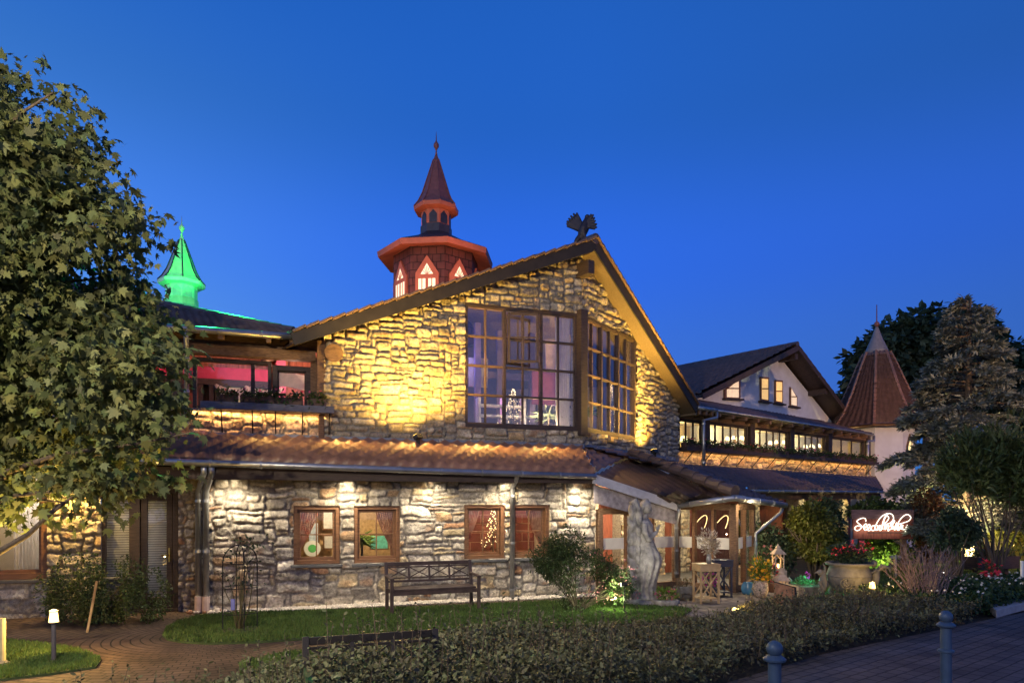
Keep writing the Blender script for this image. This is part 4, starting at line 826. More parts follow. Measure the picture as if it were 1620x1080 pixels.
fr1, l1 = gside(Q1, Q2, 3, .2, 1.78); fr2, l2 = gside(Q2, Q3, 3, .2, 1.88, posts=.17); fr3, l3 = gside(Q3, Q4, 2, .2, 1.88)
mb = MB(); mb.fbox(fr1, 0, l1, 1.92, 2.35, -.03, .03); mb.build('board_cladding', WOODRED, por)
# inside the porch: red board wall, stone piers
PB = Fr(2.1, 17.4, .80, .60)
mb = MB(); mb.fbox(PB, -.5, 4.6, 0, 2.7, -.6, -.7); mb.build('inner_board_wall', WOODRED, por)
for i, t in enumerate((.1, 1.25, 2.6, 3.7)): stone_wall('inner_stone_pier', PB, t, t + .42, 0, 2.5, por, seed=61 + i, cw=.08, ch=.08, wr=(2, 4), hr=(1, 2, 2), pal=PALU, o=-.3, back=.3, res=.03)
mb = MB(); mb.prism([Q1, Q2, Q3, Q4, PB.p(4.6, 0, -.6), PB.p(-.5, 0, -.6)], (0, 0, .02)); mb.build('floor', GREYST, por)
for q, pw in (((3.3, 17.3, 2.2), 120), ((5.2, 18.0, 2.48), 140), ((2.6, 16.8, 2.2), 80), ((5.4, 15.2, 1.95), 16), ((4.2, 15.4, 1.3), 6)): point('porch_light', q, pw, (1, .78, .45), .07)
mb = MB()
for i in range(2):
    pts = [fr2.p(.35 + i * .55 + .28 * math.sin(s), 1.35 + .4 * math.sin(s * 1.0 + .6) , -.35) for s in np.linspace(0, 2.3, 10)]; mb.tube(pts, .010, 6)
mb.build('light_garland', emis('warm_garland', (1, .66, .28), .9), por)
# ---------------------------------------------------------------- architectural lamps, with added wall fill
YEL = (1, .66, .13); WW = (1, .83, .55)
for i, px in enumerate((366, 548, 684, 803, 916)):
    t = A.t(px, .22); mb = MB(); mb.lathe(A.p(t, 2.575, .22), [(.05, 0), (.055, .025)], 12); mb.build('soffit_lamp', emis('soffit_lamp_lens', (1, .85, .6), 3), house)
    spot('soffit_downlight', A.p(t, 2.57, .20), A.p(t + .02, .6, .03), (7, 9, 6, 8, 8)[i], WW, 128, .85, .03)
    spot('added_wall_wash', A.p(t, 2.42, .52), A.p(t, .2, .0), 62, WW, 150, .9, .05)  # fill spot added below the gutter without a fixture, evens the wall light
spot('pier_downlight', D.p(tD(118), 2.42, .45), D.p(tD(118), 1.0, .06), 110, (1, .62, .18), 120, .8, .03)
spot('door_downlight', D.p(tD(220), 2.42, .6), D.p(tD(220), .2, .5), 14, (1, .75, .45), 130, .8, .03)
# ---------------------------------------------------------------- ground, paths, lawns
M_SOIL = mat('dark_soil', (.045, .038, .028), .95, var=.4, scale=4, bump=.6)
M_TURF = mat('turf', (.035, .055, .018), .95, var=.4, scale=5, bump=.5)
_pc = G(330, 1003)
M_PATH = brick_mat('brown_path_paver', (.112, .076, .056), (.082, .056, .044), (.025, .02, .016), .21, .125, .012, .8, polar=(_pc.x, _pc.y, 2.6), warp=.02, bump=.9)
M_DRIVE = brick_mat('grey_drive_paver', (.115, .095, .095), (.085, .072, .075), (.03, .028, .03), .24, .16, .010, .7, rot=R_(-38), warp=.006, bump=.9)
M_SLAB = brick_mat('stone_slab_paving', (.24, .20, .17), (.19, .165, .15), (.04, .035, .03), .55, .36, .014, .8, rot=R_(-20), warp=.03, bump=.8)
def sheet(name, pts, z, m, thick=0, cat=None):
    b = MB(); pts = [(q[0], q[1], z) for q in pts]
    if thick: b.prism([V(q) - V((0, 0, thick)) for q in pts], (0, 0, thick))
    else: b.add(pts, [tuple(range(len(pts)))])
    o = b.build(name, m); o['kind'] = 'structure'; return o
def gp(l): return [tuple(G(x, y)) for x, y in l]
sheet('ground', [(-400, -60), (400, -60), (400, 600), (-400, 600)], -.04, M_SOIL)
sheet('path', gp([(-260, 966), (215, 964), (300, 961), (700, 950), (1000, 944), (1110, 950), (1110, 985), (900, 1020), (600, 1075), (300, 1250), (-500, 1250)]), -.004, M_PATH)
lawn_p = gp([(257, 1006), (262, 995), (280, 985), (305, 977), (345, 972), (420, 969.5), (560, 966), (700, 960.5), (860, 953), (985, 950), (1060, 960), (1095, 966), (1075, 979), (960, 990), (860, 996), (700, 1003), (560, 1008), (480, 1011.5), (400, 1017), (330, 1019), (285, 1016), (264, 1012)])
lawn2_p = gp([(-120, 1014), (0, 1013), (70, 1020), (130, 1030), (160, 1044), (152, 1056), (80, 1067), (0, 1076), (-120, 1085)])
lawn3_p = gp([(380, 1052), (450, 1036), (560, 1029), (640, 1024), (640, 1060), (520, 1090), (380, 1090)])
lawnR_p = [tuple(G(1225, 935)), tuple(G(1290, 905)), (16, 24), (34, 30), (34, 18), (11.5, 14.6), (8.4, 13.2), (6.2, 13.4)]
for i, q in enumerate((lawn_p, lawn2_p, lawn3_p)): sheet('lawn', q, .022, M_TURF, .05)
sheet('lawn', lawnR_p, -.012, M_TURF)
sheet('porch_paving', gp([(975, 952), (1110, 938), (1262, 934), (1300, 940), (1262, 962), (1180, 990), (1110, 996), (1085, 972), (1040, 958)]), .004, M_SLAB)
sheet('driveway', [(-.6, 5.2), (2.41, 7.66), (4.13, 9.11), (7.8, 11.55), (9.6, 12.75), (16, 16.8), (40, 24), (40, -4), (-.6, -4)], .006, M_DRIVE)
sheet('footway', [(9.9, 14.2), (14.5, 20.5), (17.0, 20.5), (13.0, 14.6)], .0, M_PATH)
def inside(poly, x, y):
    p = np.array([q[:2] for q in poly]); c = np.zeros(len(x), bool); j = len(p) - 1
    for i in range(len(p)):
        (xi, yi), (xj, yj) = p[i], p[j]
        c ^= ((yi > y) != (yj > y)) & (x < (xj - xi) * (y - yi) / (yj - yi + 1e-12) + xi); j = i
    return c
def scatter(poly, n):
    p = np.array([q[:2] for q in poly]); lo, hi = p.min(0), p.max(0); out = np.zeros((0, 2))
    while len(out) < n:
        q = rng.uniform(lo, hi, (n * 2, 2)); out = np.concatenate([out, q[inside(poly, q[:, 0], q[:, 1])]])
    return out[:n]
T_MAPLE = [(0, 0), (.28, -.16), (.24, .05), (.62, .12), (.36, .30), (.56, .66), (.22, .52), (.17, .70), (0, 1.05), (-.17, .70), (-.22, .52), (-.56, .66), (-.36, .30), (-.62, .12), (-.24, .05), (-.28, -.16)]
T_OVAL = [(0, 0), (.22, .25), (.26, .55), (0, 1), (-.26, .55), (-.22, .25)]
T_LONG = [(0, 0), (.13, .3), (.13, .65), (0, 1), (-.13, .65), (-.13, .3)]
T_NEED = [(-.045, 0), (.045, 0), (.02, 1), (-.02, 1)]
T_FLOW = [(math.cos(a) * (.5 if i % 2 else .28), .4 + math.sin(a) * (.5 if i % 2 else .28)) for i, a in enumerate(np.linspace(0, 2 * math.pi, 11)[:-1])]
def unit(a): return a / (np.linalg.norm(a, axis=-1, keepdims=True) + 1e-9)
def leaves(name, c, tip, size, tpl, m, parent, up=(0, 0, 1), upw=.8, droop=.25, kind=None):
    c = np.asarray(c); n = len(c); tip = unit(np.asarray(tip)); nr = unit(np.array(up) * upw + rng.normal(0, .5, (n, 3)))
    side = unit(np.cross(tip, nr)); nr = np.cross(side, tip); tp = np.array(tpl); s = np.asarray(size).reshape(-1, 1, 1) * np.ones((n, 1, 1))
    vs = c[:, None] + s * (side[:, None] * tp[None, :, 0:1] + tip[:, None] * tp[None, :, 1:2] - nr[:, None] * (droop * (tp[None, :, 1:2] ** 2 + 1.2 * np.abs(tp[None, :, 0:1]) ** 1.5)))
    o = npmesh(name, vs.reshape(-1, 3), len(tp), m, parent)
    if kind: o['kind'] = kind
    return o
def blobs(bl, n, power=.45, gap=.0, gfreq=2.0, seed=0):
    """points in the outer part of a union of ellipsoids: bl = [(x,y,z,rx,ry,rz)]; returns points and outward dirs"""
    bl = np.array([tuple(map(float, q)) for q in bl]); wgt = (bl[:, 3] * bl[:, 4] * bl[:, 5]) ** .67; P_, D_ = [], []; tot = 0
    while tot < n:
        k = rng.choice(len(bl), n, p=wgt / wgt.sum()); d = unit(rng.normal(size=(n, 3))); r = rng.random(n) ** power
        r = r * (1 + .18 * np.sin(d[:, 0] * 5 + k) * np.sin(d[:, 2] * 6 + k * 2))
        p = bl[k, :3] + d * r[:, None] * bl[k, 3:]
        if gap:
            g = fbm(p[:, 0] * gfreq + p[:, 1] * .7 * gfreq, p[:, 2] * gfreq - p[:, 1] * .5 * gfreq, seed, 2); q = g > gap - 1 + .0; p, d = p[q], d[q]
        P_.append(p); D_.append(d); tot += len(p)
    return np.concatenate(P_)[:n], np.concatenate(D_)[:n]
def stems(parent, base, tops, r0=.012, m=None, name='stem', sag=.15, n=5):
    b = MB(); base = V(base)
    for q in tops:
        q = V(q); st = base + V((random.uniform(-1, 1), random.uniform(-1, 1), 0)) * r0 * 4; pts = []
        for i in range(5):
            f = i / 4; p = st.lerp(q, f); p.z += sag * (q - st).length * f * (1 - f); p += V((random.uniform(-1, 1), random.uniform(-1, 1), random.uniform(-1, 1))) * .03 * (q - st).length * (1 if 0 < i < 4 else 0); pts.append(p)
        b.tube(pts, [r0 * (1 - .2 * i) for i in range(5)], n)
    return b.build(name, m or BARK, parent, smooth=True)
def shrub(name, label, cat, base, bl, n, size, tpl, m, gap=.55, gf=2.5, group=None, ns=10, r0=.015, stuff=False, down=.2, power=.45, upw=.8):
    root = thing(name, label, cat, base, group=group)
    p, d = blobs(bl, n, power, gap, gf, len(label)); keep = p[:, 2] > base[2] + .01 if len(base) > 2 else p[:, 2] > .01; p, d = p[keep], d[keep]
    leaves('foliage', p, d * .7 + rng.normal(0, .6, p.shape) + np.array((0, 0, -down)), size * rng.uniform(.7, 1.25, len(p)), tpl, m, root, upw=upw)
    pick = rng.choice(len(p), ns); stems(root, base, [p[i] for i in pick], r0)
    return root
# lawn blades
gs = []
M_GR = L_GRASS
def grass(poly, n, hgt, name='grass', label=None):
    q = scatter(poly, n); c = np.column_stack([q, np.full(n, .02)]); tip = np.column_stack([rng.normal(0, .35, (n, 2)), np.ones(n)])
    o = leaves(name, c, tip, hgt * rng.uniform(.5, 1.2, n), [(-.16, 0), (.16, 0), (.02, 1)], M_GR, None, up=(0, -1, .3), droop=.15); o['kind'] = 'stuff'; o['label'] = label; o['category'] = 'grass'
grass(lawn_p, 60000, .06, label='short mown grass of the lawn before the stone wall'); grass(lawn2_p, 18000, .055, label='grass of the small round lawn at the path lamp'); grass(lawn3_p, 12000, .07, label='grass patch behind the low hedge beside the dark bench')
grass([tuple(G(1225, 935)), tuple(G(1290, 905)), (16, 24), (22, 25), (13, 15.3), (8.4, 13.3), (6.2, 13.5)], 45000, .07, label='grass around the stone urn and the lit sign')
# gravel strip along the wall
gv_p = [tuple(A.p(A.t(330), 0, .03)), tuple(A.p(A.t(935), 0, .03)), tuple(A.p(A.t(935), 0, .42)), tuple(A.p(A.t(330), 0, .38))]
n = 9000; q = scatter(gv_p, n); s = rng.uniform(.012, .03, n); ic = np.array([(1, 0, 0), (0, 1, 0), (-1, 0, 0), (0, -1, 0), (0, 0, 1), (0, 0, -1)], float)
vs = np.column_stack([q, s * .4])[:, None] + ic[None] * (s[:, None, None] * rng.uniform(.6, 1.2, (n, 6, 1))); tri = np.array([(0, 1, 4), (1, 2, 4), (2, 3, 4), (3, 0, 4), (1, 0, 5), (2, 1, 5), (3, 2, 5), (0, 3, 5)])
fs = (np.arange(n)[:, None, None] * 6 + tri[None]).reshape(-1, 3)
M_PEB = mat('pale_pebble', (.55, .50, .45), .8, var=.2, island=.25)
o = npmesh('gravel', vs.reshape(-1, 3), 3, M_PEB, None, faces=fs); tag(o, 'strip of pale gravel along the foot of the stone wall', 'gravel', kind='stuff')
sheet('gravel_bed', gv_p, .003, mat('gravel_bed', (.40, .36, .33), .9, var=.3, scale=60, bump=.8))
for i in range(9):
    px = 303 + i * 8 + random.uniform(-3, 3); q = A.p(A.t(px), .03, .25 + random.uniform(-.1, .1)); b = MB(); r = random.uniform(.035, .075); b.ball(q, r, 8, random.uniform(.9, 1.4), 1, .7)
    tag(b.build('cobble', CLAY if i % 3 == 0 else M_PEB, smooth=True), 'rounded cobble lying at the foot of the twin downpipes', 'stone', 'cobbles at the foot of the downpipes')
# ---------------------------------------------------------------- the big maple
mp = thing('maple_tree', 'large spreading maple with lobed leaves, yellow lit at its lowest boughs', 'tree', (-7.9, 8.6, 0))
MBL = []
for px, py, r in ((-60, 190, 110), (35, 195, 75), (-20, 320, 150), (110, 300, 85), (125, 360, 80), (188, 350, 34), (60, 480, 160), (160, 440, 56), (190, 600, 105), (280, 640, 42), (245, 710, 58), (75, 650, 150), (50, 775, 62), (150, 765, 50), (205, 520, 40), (300, 690, 32), (-90, 520, 180), (-120, 700, 160), (75, 150, 25), (110, 790, 40)):
    Y = 8.3 + random.uniform(-.9, .7); c = P(px, py, Y); rr = r / F * Y; MBL.append((c.x, c.y, c.z, rr, rr * .85, rr * .92))
cl, cd = blobs(MBL, 2300, .36, .68, 1.5, 3)
n_l = 12; pos = (cl[:, None] + rng.normal(0, 1, (len(cl), n_l, 3)) * np.array((.14, .14, .06)) + cd[:, None] * rng.uniform(-.05, .18, (len(cl), n_l, 1))); dr = np.repeat(cd[:, None], n_l, 1) * .6 + rng.normal(0, .45, pos.shape) + np.array((0, 0, -.55))
pos, dr = pos.reshape(-1, 3), dr.reshape(-1, 3)
leaves('crown', pos, dr, rng.uniform(.05, .12, len(pos)) * rng.uniform(.85, 1.25, len(pos)), T_MAPLE, L_MAPLE, mp, upw=.75, droop=rng.uniform(.05, .75, (len(pos), 1, 1)))
b = MB(); b.tube([(-7.9, 8.6, -.05), (-7.85, 8.6, 1.2), (-7.75, 8.55, 2.4), (-7.5, 8.5, 4.2), (-7.2, 8.4, 6.2)], [.24, .19, .16, .10, .03], 12); b.build('trunk', BARK, mp, smooth=True)
b = MB()
for i, c in enumerate(MBL):
    z0 = max(1.2, min(5.0, c[2] - 1.0)); st = V((-7.8 + .1 * (z0 - 2), 8.55, z0)); e = V(c[:3]); pts = [st.lerp(e, f) + V((0, 0, .25 * math.sin(f * 3.1))) + V((random.uniform(-.06, .06),) * 3) * (f > 0) for f in (0, .3, .6, .85, 1)]; b.tube(pts, [.055, .042, .03, .018, .008], 7)
pts = [(-7.8, 8.5, 1.1), P(0, 872, 8.0), P(45, 845, 7.9), P(80, 812, 7.8), P(115, 785, 7.8)]; b.tube(pts, [.05, .04, .03, .024, .015], 7); b.tube([P(45, 845, 7.9), P(90, 800, 8.0), P(140, 775, 8.2)], [.02, .016, .01], 6)
b.build('bough', BARK, mp, smooth=True)
# ---------------------------------------------------------------- hedge along the drive and shrubs
hp = [(-4.2, 6.35), (-3.2, 6.6), (-1, 7.7), (1.1, 9.1), (2.9, 10.6), (4.6, 11.9), (6.6, 13.2), (8.0, 11.65), (4.2, 9.08), (2.5, 7.64), (.6, 6.0), (-1.5, 4.9), (-3, 4.4), (-4.2, 4.6)]
hd = thing('hedge', 'low loose dark hedge with small leaves along the edge of the drive', 'hedge', (1, 7.5, 0))
def hheight(x, y):
    h = .50 + .12 * fbm(x * .9, y * .9, 5, 2) + .10 * fbm(x * 3, y * 3, 8, 2); e = np.clip((x + 3.8) / 2.2, .25, 1); h = h * (.45 + .55 * e) * (1 - .34 * np.clip((x - .6) / 1.4, 0, 1))
    return h + .26 * np.exp(-((x + 1.25) ** 2 / .5 + (y - 5.35) ** 2 / .12)) + .22 * np.exp(-((x + .6) ** 2 + (y - 6.7) ** 2) / 1.0)
q = scatter(hp, 80000); h = hheight(q[:, 0], q[:, 1]); zz = h * rng.random(len(q)) ** .38
leaves('foliage', np.column_stack([q + rng.normal(0, .03, q.shape), zz]), rng.normal(0, .7, (len(q), 3)) + np.array((0, -.15, .35)), rng.uniform(.024, .066, len(q)) , T_OVAL, L_HEDGE, hd, upw=.9)
q = scatter(hp, 420); pts_, tips_ = [], []; b = MB()
for x, y in q:
    h = float(hheight(np.array([x]), np.array([y]))[0]); L_ = random.uniform(.08, .26) * (1.6 if -1.6 < x < 1.0 else 1); dx, dy = random.uniform(-.4, .4), random.uniform(-.4, .4); a, e = V((x, y, h * .5)), V((x + dx * L_, y + dy * L_, h + L_)); b.tube([a, a.lerp(e, .5), e], [.005, .004, .002], 4)
    for k in range(10): f = .35 + .65 * k / 9; pts_.append(tuple(a.lerp(e, f))); tips_.append((random.uniform(-1, 1), random.uniform(-1, 1), .5))
b.build('bare_twigs', BARK, hd); leaves('sprig_foliage', pts_, tips_, rng.uniform(.03, .055, len(pts_)), T_OVAL, L_HEDGE, hd)  # bark twigs in one mesh, their leaves are separate
q = G(120, 996); shrub('shrub', 'dense rounded shrub beside the blind covered door', 'shrub', (q.x - .2, q.y + .9, 0), [(q.x - .35, q.y + .9, .55, .75, .5, .62), (q.x + .35, q.y + .8, .5, .6, .45, .58), (q.x + .75, q.y + .8, .42, .35, .4, .5), (q.x - .8, q.y + .7, .35, .4, .4, .4), (q.x, q.y + .4, .3, .9, .35, .3)], 9000, .05, T_OVAL, L_BUSH, .75, 3)
q = G(905, 968); shrub('flowering_bush', 'airy bush with dusty pink tips between the bench and the angel', 'bush', (q.x + .1, q.y, 0), [(q.x - .35, q.y, .95, .5, .4, .42), (q.x - .1, q.y + .1, 1.25, .38, .35, .33), (q.x + .45, q.y, .72, .5, .4, .5), (q.x + .2, q.y, .4, .6, .4, .4), (q.x + .85, q.y + .1, .5, .35, .3, .35), (q.x - .6, q.y, .78, .25, .25, .2)], 12000, .065, T_LONG, L_BUSH, .9, 3.2, ns=40, r0=.010, down=0)
fb = bpy.data.objects['flowering_bush']; pp, dd = blobs([(q.x + .5, q.y - .05, .62, .55, .4, .5), (q.x + .9, q.y, .55, .35, .3, .4)], 260, .3); leaves('blossom', pp, dd, .04, T_FLOW, F_ROSE, fb)
# trees and shrubs on the garden side
def tree(name, label, base, trunk_top, bl, n, size, tpl, m, gap=.6, gf=.8, r0=.2, group=None, down=.3, cat='tree', lit=None):
    root = thing(name, label, cat, base, group=group); p, d = blobs(bl, n, .4, gap, gf, len(label)); leaves('crown', p, d * .7 + rng.normal(0, .6, p.shape) + np.array((0, 0, -down)), size * rng.uniform(.7, 1.3, len(p)), tpl, m, root)
    b = MB(); base = V(base); tt = V(trunk_top); b.tube([base, base.lerp(tt, .4) + V((.05, 0, 0)), base.lerp(tt, .7), tt], [r0, r0 * .75, r0 * .5, r0 * .15], 10)
    for c in bl: e = V(c[:3]); s_ = base.lerp(tt, max(.25, min(.9, (e.z - base.z - .8) / max(.5, (tt.z - base.z))))); b.tube([s_, s_.lerp(e, .5) + V((0, 0, .1 * (e - s_).length)), e], [r0 * .35, r0 * .22, r0 * .06], 6)
    b.build('trunk', lit or BARK, root, smooth=True); return root
def pb(px, py, Y, r, ry=None, rz=None): c = P(px, py, Y); k = Y / F; return (c.x, c.y, c.z, r * k, (ry or r) * k, (rz or r) * k)
b0 = P(1465, 798, 44); tree('broadleaf_tree', 'tall dark broadleaf tree rising behind the corner tower', (b0.x, 44, 0), (b0.x, 44, 12.5), [pb(1380, 580, 44, 42), pb(1365, 605, 43, 30), pb(1420, 545, 44, 48), pb(1462, 525, 44, 42), pb(1500, 545, 44, 45), pb(1400, 640, 44, 45), pb(1345, 640, 43, 16), pb(1440, 620, 44, 60)], 12000, .48, T_OVAL, L_DARK, .35, .5, .35)
b0 = P(1575, 798, 46); tree('broadleaf_tree', 'tall dark broadleaf tree behind the cedar beside the frame edge', (b0.x, 46, 0), (b0.x, 46, 12.8), [pb(1535, 520, 46, 36), pb(1570, 570, 46, 40), pb(1590, 620, 46, 40), pb(1545, 600, 46, 55), pb(1600, 585, 45, 25), pb(1610, 660, 46, 40), pb(1500, 520, 46, 22)], 10000, .48, T_OVAL, L_DARK, .35, .5, .35)
b0 = P(1335, 798, 41); tree('young_tree', 'small dark tree showing between the white gable and the tower', (b0.x, 41, 0), (b0.x, 41, 6.5), [pb(1325, 640, 41, 14), pb(1338, 655, 41, 18), pb(1320, 665, 41, 14)], 1600, .40, T_OVAL, L_DARK, .35, .6, .15)
# the cedar: drooping sprays along whorled boughs
def conifer(name, label, base, top, rmax, nb, lf, m, dens, droop, seed, zlow, cat='conifer', nsz=(.16, .30)):
    root = thing(name, label, cat, base); r = random.Random(seed); b = MB(); base = V(base); b.tube([base, base + V((0, 0, top * .5)), base + V((.1, 0, top))], [.2, .13, .02], 9); b.build('trunk', BARK, root, smooth=True)
    b = MB(); cp, tp = [], []
    for i in range(nb):
        f = (i + r.random()) / nb; z = zlow + (top - zlow) * f; L_ = rmax * (1 - f) ** .80 * r.uniform(.65, 1.15) + .25; a = r.uniform(0, 2 * math.pi)
        d = V((math.cos(a), math.sin(a), 0)); pts = [base + V((0, 0, z)) + d * (L_ * s) + V((0, 0, L_ * (.28 * s - droop * s * s))) for s in (0, .3, .6, .85, 1)]; b.tube(pts, [.04, .03, .02, .012, .005], 5)
        n = int(dens * L_) + 8
        for k in range(n):
            s = .15 + .85 * math.sqrt(r.random()); j = min(3, int(s * 4)); q = pts[j].lerp(pts[j + 1], s * 4 - j) if s < 1 else pts[4]
            sd = V((-d.y, d.x, 0)) * r.choice((-1, 1)); w_ = r.random() ** 1.5 * .42 * L_ * (1.1 - s) + .02; q = q + sd * w_ + V((0, 0, -w_ * .25 + r.gauss(0, .03)))
            cp.append(tuple(q)); t = d * .7 + sd * .6 + V((r.gauss(0, .35), r.gauss(0, .35), r.gauss(-.05, .35))); tp.append(tuple(t))
    b.build('bough', BARK, root); leaves('foliage', cp, tp, rng.uniform(*nsz, len(cp)), lf, m, root, droop=.12); return root
T_SPRAY = [(0, 0), (.05, .15), (.17, .3), (.06, .38), (.15, .6), (.05, .66), (.07, .85), (0, 1), (-.07, .85), (-.05, .66), (-.15, .6), (-.06, .38), (-.17, .3), (-.05, .15)]
c0 = P(1530, 798, 21.5); conifer('cedar_tree', 'grey green cedar with drooping feathery boughs in front of the corner tower', (c0.x, 21.5, 0), 8.5, 2.7, 140, T_SPRAY, L_CEDAR, 200, .42, 3, 1.2, nsz=(.14, .28))
c0 = P(1575, 798, 17.5); shrub('juniper', 'dark upright feathery juniper growing in front of the cedar', 'conifer', (c0.x, 17.5, 0), [pb(1535, 745, 17.5, 42, 40, 60), pb(1575, 730, 17.6, 38, 40, 55), pb(1615, 745, 17.3, 34, 40, 62), pb(1650, 770, 17.5, 40, 40, 70), pb(1505, 775, 18.0, 24, 28, 60), pb(1600, 700, 18, 25, 25, 45)], 9500, .22, T_SPRAY, leafmat('juniper_spray', (.07, .10, .035), .4, .15), .8, 1.6, ns=16, r0=.03, down=-.8)
c0 = P(1290, 798, 17.8); shrub('round_topiary', 'round clipped olive green tree beside the porch', 'tree', (c0.x + .05, 17.8, 0), [pb(1285, 845, 17.8, 43, 43, 42), pb(1280, 825, 17.7, 30), pb(1300, 860, 17.6, 30)], 7500, .11, T_OVAL, leafmat('olive_leaf', (.10, .11, .02), .4), .7, 2.2, ns=10, r0=.04)
for lab, bl, n_, mt, sz in (('blue green shrub hugging the right post of the porch', [pb(1215, 850, 18.3, 26, 26, 42), pb(1235, 880, 18.0, 24, 24, 30), pb(1200, 880, 18.4, 20, 20, 30)], 3200, L_DARK, .10),
        ('dark leafy shrub standing in front of the lit piers', [pb(1312, 825, 19.3, 24, 26, 44), pb(1322, 862, 19.0, 16, 20, 26), pb(1303, 805, 19.6, 18, 20, 20)], 4200, L_DARK, .12),
        ('bushy shrub below the lean-to gutter above the sign', [pb(1392, 806, 21.6, 34, 30, 18), pb(1360, 812, 21.8, 20, 20, 14)], 2600, L_BUSH, .13),
        ('bright green laurel hedge behind the posts of the lit sign', [pb(1395, 872, 21.2, 34, 20, 32), pb(1375, 880, 21.3, 22, 20, 26), pb(1420, 880, 21.2, 20, 18, 28)], 3600, L_LIME, .15),
        ('reddish shrub between the lit sign and the cedar', [pb(1468, 815, 20.8, 24, 22, 44), pb(1475, 860, 20.6, 22, 22, 34)], 2600, leafmat('coppery_leaf', (.14, .075, .035), .4), .10),
        ('dark glossy shrub in front of the cedar trunk', [pb(1515, 835, 16.8, 34, 28, 30), pb(1495, 850, 16.9, 22, 22, 22)], 3600, L_DARK, .10),
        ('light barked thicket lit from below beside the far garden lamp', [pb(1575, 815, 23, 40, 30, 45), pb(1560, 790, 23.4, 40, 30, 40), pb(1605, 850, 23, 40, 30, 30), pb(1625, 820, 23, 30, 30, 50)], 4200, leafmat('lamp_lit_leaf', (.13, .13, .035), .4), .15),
        ('dark shrub row closing the garden behind the far lamp', [pb(1620, 850, 27, 50, 30, 40), pb(1560, 860, 27, 50, 30, 36), pb(1480, 840, 26, 50, 30, 50), pb(1500, 790, 27, 50, 30, 45), pb(1560, 790, 28, 50, 30, 50), pb(1450, 800, 28, 40, 30, 50)], 6500, L_DARK, .18)):
    c = bl[0]; shrub('shrub', lab, 'shrub', (c[0], c[1], 0), bl, n_, sz, T_OVAL, mt, .75, 2.0, ns=14, r0=.025)
# hedge under the lit birch spot and the ground cover by the drive
gc = thing('ground_cover', 'low dark green ground cover with small white flowers beside the drive', 'ground cover', (9.3, 13.3, 0)); gc_p = [(6.7, 13.3), (8.0, 14.6), (9.6, 15.4), (12.0, 16.2), (13.6, 16.0), (12.4, 14.6), (10.2, 13.3), (8.0, 11.9)]
q = scatter(gc_p, 20000); hh = .34 + .10 * fbm(q[:, 0] * 2, q[:, 1] * 2, 3, 2); leaves('foliage', np.column_stack([q, hh * rng.random(len(q)) ** .4]), rng.normal(0, .7, (len(q), 3)) + np.array((0, -.2, .2)), rng.uniform(.05, .10, len(q)), T_OVAL, leafmat('ivy_leaf', (.03, .065, .025), .45), gc)
q = scatter(gc_p, 130); leaves('blossom', np.column_stack([q, .40 + .05 * rng.random(len(q))]), rng.normal(0, .3, (len(q), 3)) + np.array((0, -1, .6)), .06, T_FLOW, F_WHITE, gc, up=(0, -1, .6))
# leafless twiggy shrub
tw = G(1495, 968); root = thing('bare_shrub', 'leafless purple grey twiggy shrub at the bend of the drive', 'shrub', (tw.x, tw.y + .6, 0)); b = MB()
for i in range(120):
    a = random.uniform(0, 2 * math.pi); s = V((tw.x + random.uniform(-.25, .25), tw.y + .6 + random.uniform(-.2, .2), 0)); sp = random.uniform(.1, .75); e = s + V((math.cos(a) * sp, math.sin(a) * sp * .8, random.uniform(.5, 1.25))); mid = s.lerp(e, .5) + V((random.uniform(-.06, .06), random.uniform(-.06, .06), .08)); b.tube([s, mid, e], [.010, .007, .003], 4)
    for k in range(2): f = random.uniform(.4, .9); q = mid.lerp(e, f); b.tube([q, q + V((random.uniform(-.15, .15), random.uniform(-.15, .15), random.uniform(.05, .22)))], [.005, .002], 4)
b.build('bare_twigs', mat('purple_grey_twig', (.16, .12, .13), .8, var=.3), root)  # bare twigs without leaves, all in one mesh
